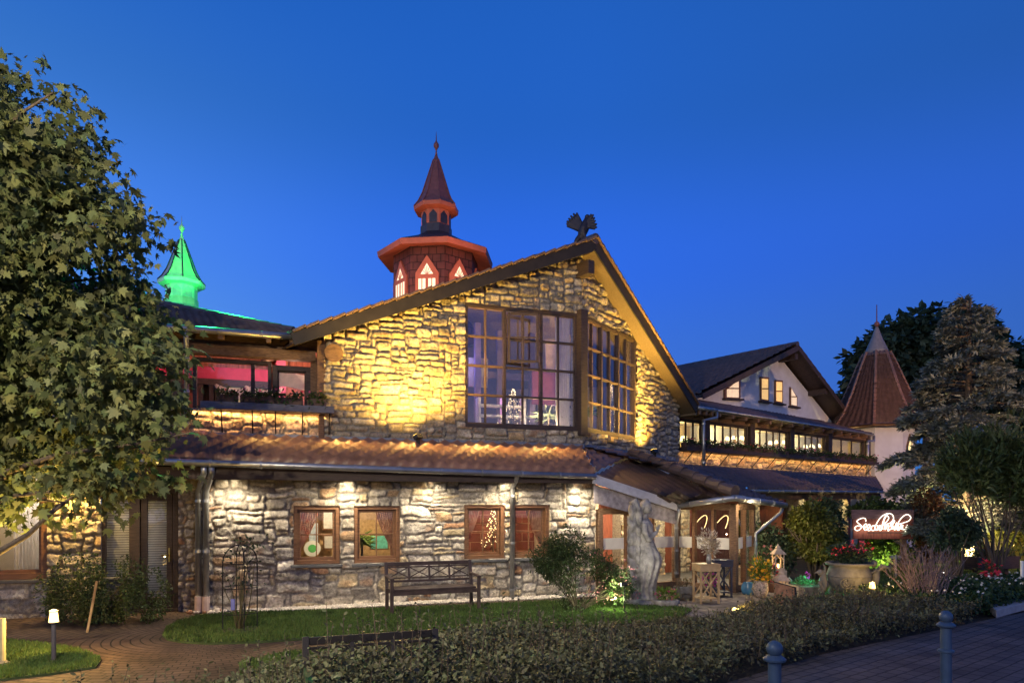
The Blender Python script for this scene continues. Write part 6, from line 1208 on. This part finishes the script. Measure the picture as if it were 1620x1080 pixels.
# suitcase planter and rusty board
M_CASE = mat('worn_suitcase_leather', (.13, .10, .09), .7, var=.4, bump=.3); cs = thing('suitcase_planter', 'old suitcase turned planter glowing green beside the lanterns', 'planter', local=True)
b = MB(); b.box(-.32, .32, -.2, .2, 0, .24); b.build('case', M_CASE, cs, bevel=.02)
for x in (-.28, .28):
    b = MB(); b.box(x - .03, x + .03, -.206, .206, -.002, .246); b.build('corner_strap', mat('pale_strap', (.35, .30, .22), .7), cs)
b = MB(); b.box(-.31, .31, .2, .23, .2, .26); b.build('rim', M_CASE, cs); b = MB(); b.tube([(-.36, -.1, .15), (-.46, -.1, .30), (-.40, -.1, .42), (-.34, -.1, .35)], .015, 8); b.build('handle', ZINC, cs)
q = G(1272, 944); cs.location = (q.x, q.y, .02); cs.rotation_euler = (0, 0, R_(8))
sp = thing('succulent_planting', 'green succulents and a magenta flower growing in the suitcase', 'plant', (q.x, q.y, .26)); pp, dd = blobs([(q.x, q.y, .28, .28, .16, .10), (q.x - .02, q.y, .36, .1, .1, .1)], 420, .5); leaves('foliage', pp, dd + np.array((0, 0, .5)), .07, T_LONG, leafmat('succulent', (.10, .26, .13), .3), sp); pp, dd = blobs([(q.x + .08, q.y, .46, .05, .05, .06)], 26, .5); leaves('blossom', pp, dd, .06, T_FLOW, F_MAG, sp)
point('suitcase_glow', (q.x + .05, q.y - .2, .45), 2.2, (.2, 1, .5), .05); point('suitcase_glow', (q.x + .6, q.y - .1, .2), 1.6, (.1, 1, .4), .05)
gb_ = gp([(1245, 952), (1250, 942), (1330, 938), (1370, 946), (1330, 956)]); o = sheet('white_gravel_bed', gb_, .008, mat('white_gravel', (.42, .42, .44), .9, var=.5, scale=50, bump=.9))
pp = np.column_stack([scatter(gp([(1292, 944), (1330, 938), (1335, 946), (1300, 949)]), 900), np.full(900, .03)]); o = leaves('ground_foliage', pp, rng.normal(0, .5, pp.shape) + np.array((0, 0, .8)), .07, T_OVAL, leafmat('mint_leaf', (.07, .22, .10), .3), None); tag(o, 'pale green ground foliage between the suitcase and the urn', 'ground foliage', kind='stuff')
q = G(1246, 963); rb = thing('rusty_panel', 'leaning rusty metal panel with black edge at the hedge', 'panel', local=True); b = MB(); b.hexa([V(k) for k in ((-.20, 0, 0), (.16, -.12, 0), (.16, -.09, 0), (-.20, .03, 0), (-.20, .05, .50), (.16, -.05, .40), (.16, -.02, .40), (-.20, .08, .50))]); b.build('sheet_panel', mat('rust', (.26, .13, .07), .8, var=.4, scale=12), rb)
b = MB(); b.bar((.165, -.11, 0), (.165, -.035, .41), .035, .05, (0, 1, 0)); b.bar((-.2, .065, .505), (.165, -.035, .41), .03, .02); b.build('black_edge', IRON, rb); rb.location = (q.x, q.y + .1, 0)
# garden spotlights on stakes, and an added cedar wash
def stakelamp(lab, q, h, tgt, pw, colr, ang=110):
    r = thing('stake_spotlight', lab, 'garden light', tuple(q)); q = V(q); b = MB(); b.cyl(q, q + V((0, 0, h)), .014, n=8); b.build('stake', IRON, r); d = (V(tgt) - q - V((0, 0, h))).normalized(); b = MB(); hp_ = q + V((0, 0, h)); b.cyl(hp_ - d * .05, hp_ + d * .06, .035, .045, 12); b.build('lamp_head', IRON, r, smooth=True); b = MB(); b.cyl(hp_ + d * .062, hp_ + d * .066, .038, n=12); b.build('lens', emis('spot_lens', colr, 4), r); spot('garden_spot', hp_ + d * .09, tgt, pw, colr, ang, .8, .03)
q = G(988, 972); stakelamp('black stake spotlight between the bush and the angel', q, .55, (q.x - .8, q.y + .1, .55), 45, (.95, 1, .55)); spot('garden_spot', q + V((0, -.1, .62)), q + V((.35, .3, 1.0)), 20, (1, .93, .75), 120); point('grass_spot', q + V((-.15, .1, .28)), 10, (.8, 1, .4), .03)
q = V(P(1556, 880, 20.6)); q.z = 0; stakelamp('garden spotlight glowing at the foot of the lit thicket', q, .4, (q.x + .3, 23.2, 2.4), 900, (1, .85, .35), 130)
q = V(P(1490, 880, 17.6)); q.z = 0; stakelamp('small garden spotlight under the dark glossy shrub', q, .2, (q.x + .1, 17.4, 1.0), 24, (1, .95, .75), 120)
q = V(P(1395, 900, 20.6)); q.z = 0; spot('added_cedar_wash', (q.x + 2.3, 19.2, .4), (14.0, 21.5, 5.0), 700, (1, .66, .36), 90, .7)  # added wash without a fixture, warms the cedar
spot('laurel_spot', (q.x, 20.45, .1), (q.x, 21.1, .8), 40, (.9, 1, .5), 140)
# double headed grey light post, long bench trough, stone block, white post at the far lawn
q = G(1417, 913); gl = thing('grey_garden_post', 'slim grey post with two small round heads under the sign', 'garden light', tuple(q)); b = MB(); b.cyl(q, q + V((0, 0, .62)), .03, n=12); b.build('post', ZINC, gl)
for s in (-1, 1): b = MB(); b.ball(q + V((s * .10, 0, .56)), .05, 10); b.build('lamp_head', ZINC, gl, smooth=True)
tr0, tr1 = V(P(1534, 893, 18.4)), V(P(1600, 897, 19.0)); tb = thing('timber_trough', 'long dark timber trough on legs at the far lawn', 'planter', ((tr0.x + tr1.x) / 2, 18.7, 0)); b = MB(); a, c = V((tr0.x, tr0.y, .42)), V((tr1.x, tr1.y, .42)); b.bar(a, c, .45, .34); b.build('box', WOODDK, tb, bevel=.01)
for f in (.12, .85): q = a.lerp(c, f); b = MB(); b.bar(V((q.x, q.y, -.02)), V((q.x, q.y, .3)), .1, .1, (0, 1, 0)); b.build('leg', WOODDK, tb)
tf = thing('trough_planting', 'sparse greenery in the long timber trough', 'plant', ((tr0.x + tr1.x) / 2, 18.7, .6)); pp = np.array([tuple(a.lerp(c, random.random()) + V((random.uniform(-.1, .1), random.uniform(-.15, .15), random.uniform(.14, .3)))) for _ in range(300)]); leaves('foliage', pp, rng.normal(0, .5, pp.shape) + np.array((0, 0, .5)), .09, T_OVAL, L_BUSH, tf)
q = G(1590, 938); b = MB(); b.box(q.x - .25, q.x + .25, q.y, q.y + .5, 0, .33); tag(b.build('stone_block', mat('pale_block', (.45, .45, .47), .8, var=.15, bump=.3), bevel=.015), 'squared pale stone block beside the ground cover', 'stone block')
q = G(1617, 940); b = MB(); b.cyl(q, q + V((0, 0, .75)), .035, n=12); tag(b.build('white_post', WHITEP), 'short white post standing by the red flowers', 'post'); rf = thing('red_flowers', 'red flowers growing beside the short white post', 'flowers', (q.x - .3, q.y + .6, 0)); pp, dd = blobs([(q.x - .3, q.y + .6, .35, .3, .25, .35)], 260, .5); leaves('foliage', pp, dd, .09, T_LONG, L_BUSH, rf); pp, dd = blobs([(q.x - .3, q.y + .6, .5, .28, .2, .22)], 70, .4); leaves('blossom', pp, dd, .09, T_FLOW, F_RED, rf)
a = [V((8.55, 12.05, 0)), V((9.6, 12.85, 0)), V((16, 16.9, 0)), V((15.6, 17.6, 0)), V((9.3, 13.6, 0))]; b = MB(); b.prism(a, (0, 0, .14)); o = b.build('kerb', mat('concrete_kerb', (.33, .32, .33), .85, var=.15, bump=.3), bevel=.01); o['kind'] = 'structure'
# ---------------------------------------------------------------- flower boxes and floodlights
M_BX = mat('brown_flower_box', (.075, .038, .03), .6, var=.3)
def flower_box(fr, t, z, o, L_, seed, nf, fl):
    r = random.Random(seed); c = fr.p(t, z, o); root = thing('flower_box', '', 'flower box', local=True); b = MB(); b.box(-L_ / 2, L_ / 2, -.09, .09, 0, .16); b.build('box', M_BX, root, bevel=.008)
    pp = np.array([(r.uniform(-L_ / 2, L_ / 2), r.uniform(-.14, .10), .16 + abs(r.gauss(0, .06))) for _ in range(nf)] + [(r.uniform(-L_ / 2, L_ / 2), -.11 - r.random() * .04, .16 - abs(r.gauss(0, .12))) for _ in range(nf // 3)]); leaves('foliage', pp, rng.normal(0, .6, pp.shape) + np.array((0, -.5, .2)), rng.uniform(.05, .11, len(pp)), T_OVAL, L_BUSH, root)
    qq = np.array([(r.uniform(-L_ / 2, L_ / 2), r.uniform(-.16, .05), .19 + r.random() * .12) for _ in range(fl)]); leaves('blossom', qq, rng.normal(0, .4, qq.shape) + np.array((0, -1, .5)), .075, T_FLOW, F_PINK if seed % 3 else F_RED, root, up=(0, -1, .3))
    root.location = c; root.rotation_euler = (0, 0, fr.rot()); return root
for i, px in enumerate((362, 397, 424, 458, 500)):
    o = flower_box(U, U.t(px), 4.132, .24, .40 if i != 3 else .55, i, 110, (3, 2, 8, 4, 7)[i])
    o['label'] = ('brown flower box under the wide veranda pane nearest the maple', 'brown flower box in front of the middle of the wide veranda pane', 'brown flower box with a red geranium below the veranda mullion', 'brown flower box with trailing ivy under the narrow veranda window', 'brown flower box with pink geraniums nearest the gable corner')[i]; o['group'] = 'flower boxes on the veranda shelf'
for i in range(15):
    t = tw0 + .45 + i * (tw1 - tw0 - .9) / 14; o = flower_box(W, t, 3.932, .24, .86, 20 + i, 150, 5); o['label'] = 'dark planted flower box in the long row below the lit gallery windows'; o['group'] = 'flower boxes along the gallery shelf'
M_FL = mat('black_floodlight', (.025, .025, .027), .4, metal=.3)
def flood(lab, c, tgt, pw, colr, size=.13, ang=120, lens=4, extra=None):
    r = thing('floodlight', lab, 'floodlight', tuple(c)); c = V(c); d = (V(tgt) - c).normalized(); s = d.cross(V((0, 0, 1))).normalized(); u = s.cross(d); b = MB(); b.bar(c - d * .05, c + d * .05, size * 1.5, size, u); b.build('housing', M_FL, r, bevel=.008); b = MB(); b.bar(c + d * .052, c + d * .056, size * 1.3, size * .8, u); b.build('lens', emis('flood_lens', colr, lens), r); b = MB()
    b.bar(c - V((0, 0, .16)), c - d * .03, .10, .02, s); b.build('bracket', M_FL, r); spot('flood', c + d * .09, tgt, pw, colr, ang, .7, .05); return r
FY = (1, .59, .10)
tf_ = U.t(663, .75); flood('black floodlight on the lean-to roof lighting the gable', U.p(tf_, 3.50, .62), U.p(tf_ - .5, 5.0, .05), 38, FY, ang=125)
spot('added_gable_wash', U.p(tf_ - .3, 3.62, .85), U.p(tf_ - .9, 6.8, .1), 170, FY, 128, .5, .05); spot('added_gable_wash', U.p(tf_ - .2, 3.62, 1.5), U.p(tf_ + .4, 7.2, .2), 760, FY, 120, .6, .05)  # two added washes without fixtures, brighten the first gable face
for dt, pw in ((-3.2, 45), (-1.6, 90), (0, 130), (1.6, 150), (3.2, 100)): spot('added_roof_wash', U.p(tf_ + dt, 4.25, .75), U.p(tf_ + dt, 2.8, 1.7), pw, (1, .60, .15), 125, .8, .03)  # added row of spots without fixtures, brightens the lean-to tiles
tr_ = RF.t(1038, .6); flood('black floodlight at the foot of the narrow gable face', RF.p(tr_, 3.52, .55), RF.p(tr_ + .1, 5.0, .05), 130, FY, ang=125); spot('added_gable_wash', RF.p(tr_ - .3, 3.6, .9), RF.p(tr_ - 1.0, 6.8, .1), 330, FY, 128, .5, .05); spot('added_gable_wash', RF.p(tr_ - .9, 3.6, 1.6), RF.p(tr_ - 2.4, 7.2, .1), 800, FY, 120, .6, .05)  # the two washes beside this floodlight are added, without fixtures
# ---------------------------------------------------------------- things seen through the windows
def curtain(name, lab, fr, ta, tb, z0, z1, o, m, side, waist=.35, group=None, waves=9):
    vs = []; nz, nt_ = 14, waves * 6
    for j in range(nz + 1):
        f = j / nz; wd = (tb - ta) * (1 - (1 - waist) * min(1, f * 1.25) ** 1.3)
        for i in range(nt_ + 1):
            s = i / nt_; t = ta + s * wd if side < 0 else tb - s * wd; vs.append(tuple(fr.p(t, z1 - (z1 - z0) * f, o - .03 + .025 * math.sin(s * waves * 2 * math.pi))))
    idx = np.arange(len(vs)).reshape(nz + 1, nt_ + 1); f = np.stack([idx[:-1, :-1], idx[:-1, 1:], idx[1:, 1:], idx[1:, :-1]], -1).reshape(-1, 4); ob_ = npmesh(name, vs, 4, m, None, faces=f, smooth=True); tag(ob_, lab, 'curtain', group); return ob_
M_CHK = mat('red_checked_cotton', (.42, .13, .09), .85, var=.35, scale=9, trans=.35, col2=(.62, .48, .40)); M_BGE = mat('striped_beige_cotton', (.42, .26, .18), .85, var=.35, scale=9, trans=.35, col2=(.30, .14, .10)); M_CRT = mat('white_drape', (.70, .66, .62), .85, var=.1, trans=.6)
w0_, w1_, w2_, w3_ = wins; oc_ = -.17
curtain('curtain', 'red checked curtain gathered aside in the first lower window', A, w0_[0] + .06, w0_[0] + .52, w0_[2] + .1, w0_[3] - .08, oc_, M_CHK, -1, .22); curtain('curtain', 'brown striped curtain gathered aside in the second lower window', A, w1_[1] - .50, w1_[1] - .06, w1_[2] + .1, w1_[3] - .08, oc_, M_BGE, 1, .25)
curtain('curtain', 'red checked curtain in the window with the fairy lights', A, w2_[0] + .06, w2_[0] + .42, w2_[2] + .1, w2_[3] - .08, oc_, M_CHK, -1, .2); curtain('curtain', 'beige striped curtain in the fourth lower window', A, w3_[1] - .50, w3_[1] - .06, w3_[2] + .1, w3_[3] - .08, oc_, M_BGE, 1, .25)
curtain('curtain', 'tall white drape at the corner of the bay window', U, U.t(884), U.t(910) - .04, 3.86, 6.7, -.22, M_CRT, 1, .95, waves=7); curtain('curtain', 'pale folded drape in the window beside the maple', D, tD(10), tD(68), .8, 2.3, -.25, M_CRT, 1, .95, waves=10)
for i, px in enumerate((372, 418)):
    b = MB()
    for k in range(5): tt = U.t(px, ov - 1.6); b.tube([U.p(tt + x, 4.82 - (.10 + .055 * k) * (1 - (x / .42) ** 2), ov - 1.46 + .01 * k) for x in np.linspace(-.42, .42, 11)], .035, 6)
    tag(b.build('swag_curtain', M_CRT, smooth=True), ('white swag curtain over the wider inner veranda window', 'white swag curtain over the narrower inner veranda window')[i], 'curtain')
# pictures and a plate on the ochre wall
def picture(lab, px, py, w_, h_, m, o=-1.55):
    t = A.t(px, o); z = A.z(px, py, o); r = thing('wall_picture', lab, 'picture', tuple(A.p(t, z, o))); b = MB(); b.fbox(A, t - w_ / 2, t + w_ / 2, z - h_ / 2, z + h_ / 2, o - .03, o); b.build('frame', WOODBR, r); b = MB(); b.fbox(A, t - w_ / 2 + .03, t + w_ / 2 - .03, z - h_ / 2 + .03, z + h_ / 2 - .03, o + .001, o + .006); b.build('print', m, r)
M_PAP = mat('pale_print', (.55, .53, .50), .7, var=.15, scale=18); M_PAPB = mat('blue_tinted_print', (.40, .48, .58), .7, var=.35, scale=12)
picture('large pale notice on the ochre wall in the first lower window', 521, 821, .30, .46, M_PAP); picture('blue tinted framed print behind the red checked curtain', 496, 844, .24, .52, M_PAPB); picture('small framed drawing low on the ochre wall', 520, 857, .24, .32, M_PAP); picture('green framed poster behind the palm in the second lower window', 600, 857, .42, .34, mat('green_print', (.12, .45, .36), .6, var=.4, scale=10), -1.2)
b = MB(); tt, zz = A.t(494, -1.5), A.z(494, 867, -1.5); q = A.p(tt, zz, -1.5); n_ = A.p(0, 0, 1) - A.p(0, 0, 0); b.tube([q, q + n_ * .02, q + n_ * .03], [.08, .17, .175], 24); pt = thing('wall_plate', 'round white plate with green centre on the ochre wall', 'plate', tuple(q)); b.build('dish', WHITEP, pt); b = MB(); b.tube([q + n_ * .031, q + n_ * .034], [.09, .085], 20); b.build('green_centre', mat('green_glaze', (.10, .45, .12), .4), pt)
def palm(lab, c, h, n_, L_, m):
    r = thing('indoor_palm', lab, 'plant', tuple(c)); c = V(c); p_, t_ = [], []; b = MB(); b.lathe(c, [(.12, 0), (.15, .25)], 14); b.build('pot', CLAY, r); b = MB(); b.cyl(c + V((0, 0, .2)), c + V((0, 0, h)), .03, .02, 8); b.build('stem', BARK, r)
    for i in range(n_): a = random.uniform(0, 6.28); p_.append(tuple(c + V((0, 0, h * random.uniform(.8, 1.02))))); t_.append((math.cos(a), math.sin(a), random.uniform(-.2, 1.2)))
    leaves('foliage', p_, t_, rng.uniform(.6, 1.1, n_) * L_, [(-.02, 0), (.02, 0), (.038, .4), (0, 1), (-.038, .4)], m, r, droop=.45)
palm('green indoor palm behind the second lower window', A.p(A.t(573, -.5), .30, -.5), 1.05, 80, .34, L_LIME); palm('potted grassy palm on the floor of the bay window hall', U.p(U.t(868, -.8), 3.78, -.8), .55, 50, .6, leafmat('palm_blade', (.12, .16, .09), .3))
palm('green plant standing in the narrow bay window', RF.p(RF.t(926, -.5), 3.78, -.5), .75, 46, .45, L_LIME)
# strings of fairy lights shaped as small trees
M_FAIRY = emis('fairy_light', (1, .74, .36), 2.2)
def fairy(lab, c, h, r0, n_, sz):
    r = thing('fairy_light_tree', lab, 'lights', tuple(c)); c = V(c); v = []; ics = np.array([(1, 0, 0), (0, 1, 0), (-1, 0, 0), (0, -1, 0), (0, 0, 1), (0, 0, -1)], float)
    k = rng.random(n_) ** .8; a = rng.uniform(0, 6.28, n_); rr = r0 * (1 - k) * np.sqrt(rng.random(n_)) + .02; cc = np.column_stack([c.x + rr * np.cos(a), c.y + rr * np.sin(a), c.z + .25 + k * (h - .25)]); vs = cc[:, None] + ics[None] * sz; fs = (np.arange(n_)[:, None, None] * 6 + tri[None]).reshape(-1, 3); o = npmesh('fairy_light_pattern', vs.reshape(-1, 3), 3, M_FAIRY, r, faces=fs)
    b = MB(); b.cyl(c, c + V((0, 0, h)), .02, .006, 6); b.build('trunk', BARK, r); pp, dd = blobs([(c.x, c.y, c.z + h * .45, r0 * .7, r0 * .7, h * .4)], 300, .6); leaves('foliage', pp, dd, .07, T_NEED, L_DARK, r)
fairy('tree of warm fairy lights in the third lower window', A.p(A.t(780, -.6), .45, -.6), 1.5, .40, 110, .011); fairy('tree of warm fairy lights in the bay window hall', U.p(U.t(812, -1.3), 3.78, -1.3), 1.25, .5, 100, .012); fairy('slim column of fairy lights in the narrow bay window', RF.p(RF.t(967, -.6), 3.78, -.6), 1.7, .16, 60, .011)
# chandeliers
M_BRASS = mat('old_brass', (.40, .25, .08), .35, metal=1); M_SHD = emis('lit_lamp_shade', (1, .78, .40), 1.8)
def chandelier(lab, c, z1, n_=6, rr=.32, grp='chandeliers'):
    r = thing('chandelier', lab, 'chandelier', tuple(c), group=grp); c = V(c); b = MB(); b.cyl(c, (c.x, c.y, z1), .012, n=6); b.lathe(c + V((0, 0, -.2)), [(.01, 0), (.05, .05), (.03, .12), (.06, .2), (.02, .3)], 10); b.build('stem', M_BRASS, r, smooth=True)
    for k in range(n_):
        a = k * 2 * math.pi / n_; d = V((math.cos(a), math.sin(a), 0)); b = MB(); b.tube([c + V((0, 0, -.1)), c + d * rr * .5 + V((0, 0, -.2)), c + d * rr + V((0, 0, -.06))], .010, 5); b.build('arm', M_BRASS, r); b = MB(); q = c + d * rr + V((0, 0, -.05)); b.lathe(q, [(.085, 0), (.045, .13)], 10); b.build('lamp_shade', M_SHD, r)
for i, (px, lab) in enumerate(((1163, 'shaded chandelier in the gallery bay nearest the stone gable'), (1230, 'shaded chandelier in the middle gallery bay'), (1285, 'shaded chandelier in the gallery bay before the last post'))): chandelier(lab, W.p(W.t(px, ow - 1.0), 4.62, ow - 1.0), 5.15, grp='gallery chandeliers')
for i, (px, lab) in enumerate(((1345, 'pair of lit shades on the far gallery wall'),)): chandelier(lab, W.p(W.t(px, ow - 1.6), 4.55, ow - 1.6), 5.15, 3, .3)
b = thing('wall_lamp', 'green shaded table lamp in the first narrow gallery window', 'lamp', tuple(W.p(W.t(1082, ow - .7), 4.0, ow - .7))); q = W.p(W.t(1082, ow - .7), 3.95, ow - .7); m_ = MB(); m_.lathe(q, [(.1, 0), (.03, .05), (.02, .35)], 10); m_.build('base', M_BRASS, b); m_ = MB(); m_.lathe(q + V((0, 0, .33)), [(.16, 0), (.10, .2)], 14); m_.build('lamp_shade', emis('yellow_green_shade', (.9, .85, .35), 1.6), b)
pd_ = thing('pendant_lamp', 'frilled white pendant lamp in the narrow veranda window', 'lamp', tuple(U.p(U.t(457, ov - .6), 4.7, ov - .6))); q = U.p(U.t(457, ov - .6), 4.90, ov - .6); m_ = MB(); m_.lathe(q, [(.24, 0), (.22, .05), (.10, .17), (.03, .20)], 20); m_.build('lamp_shade', emis('pink_white_shade', (1, .72, .52), 1.8), pd_, smooth=True); m_ = MB(); m_.cyl(q + V((0, 0, .19)), q + V((0, 0, .65)), .008, n=6); m_.build('cord', IRON, pd_)
bn = thing('banner', 'cream banner hanging across the narrow veranda window', 'banner', tuple(U.p(U.t(463), 4.7, ov - .2))); m_ = MB(); ts = [U.t(p, ov - .15) for p in (437, 450, 463, 476, 490)]; zt_ = [4.98, 5.0, 4.98, 4.94, 4.92]; vs = [tuple(U.p(t, z, ov - .17)) for t, z in zip(ts, zt_)] + [tuple(U.p(t, z - .34, ov - .17)) for t, z in zip(ts, zt_)]; m_.add(vs, [(i, i + 5, i + 6, i + 1) for i in range(4)]); m_.build('cloth', mat('cream_banner', (.62, .55, .42), .8, trans=.4), bn)

# street lamps assumed out of view from the light on the tower, the gable and the maple
M_SL = emis('assumed_lamp_lens', (1, .62, .30), 6)
def assumed_street_lamp(lab, c, h, pw, colr, tgt, ang):
    r = thing('assumed_street_lamp', lab, 'street lamp', tuple(c), 'assumed street lamps along the drive'); c = V(c); b = MB(); b.lathe(c, [(.09, 0), (.07, .3), (.05, h)], 12); b.build('pole', ZINC, r); b = MB(); b.lathe(c + V((0, 0, h)), [(.05, 0), (.16, .05), (.18, .10), (.02, .22)], 14); b.build('head', IRON, r); b = MB(); b.lathe(c + V((0, 0, h - .03)), [(.13, 0), (.14, .025)], 14); b.build('lens', M_SL, r); spot('assumed_street_light', c + V((0, 0, h - .06)), tgt, pw, colr, ang, .6, .09)
assumed_street_lamp('assumed tall street lamp at the far side of the drive past the bollards', (20.0, 6.0, 0), 7.4, 17000, (1, .56, .29), (16.5, 26, 4.4), 54); spot('assumed_street_light', (20.0, 6.0, 7.3), (18.6, 33.5, 4.6), 11000, (1, .46, .18), 17, .5, .09); assumed_street_lamp('assumed tall street lamp at the near kerb before the maple', (-3.6, 1.2, 0), 6.3, 6200, (1, .82, .54), (-5.2, 9, 4.4), 140)  # narrow second spot is added to turn the tower orange; both lamps are assumed
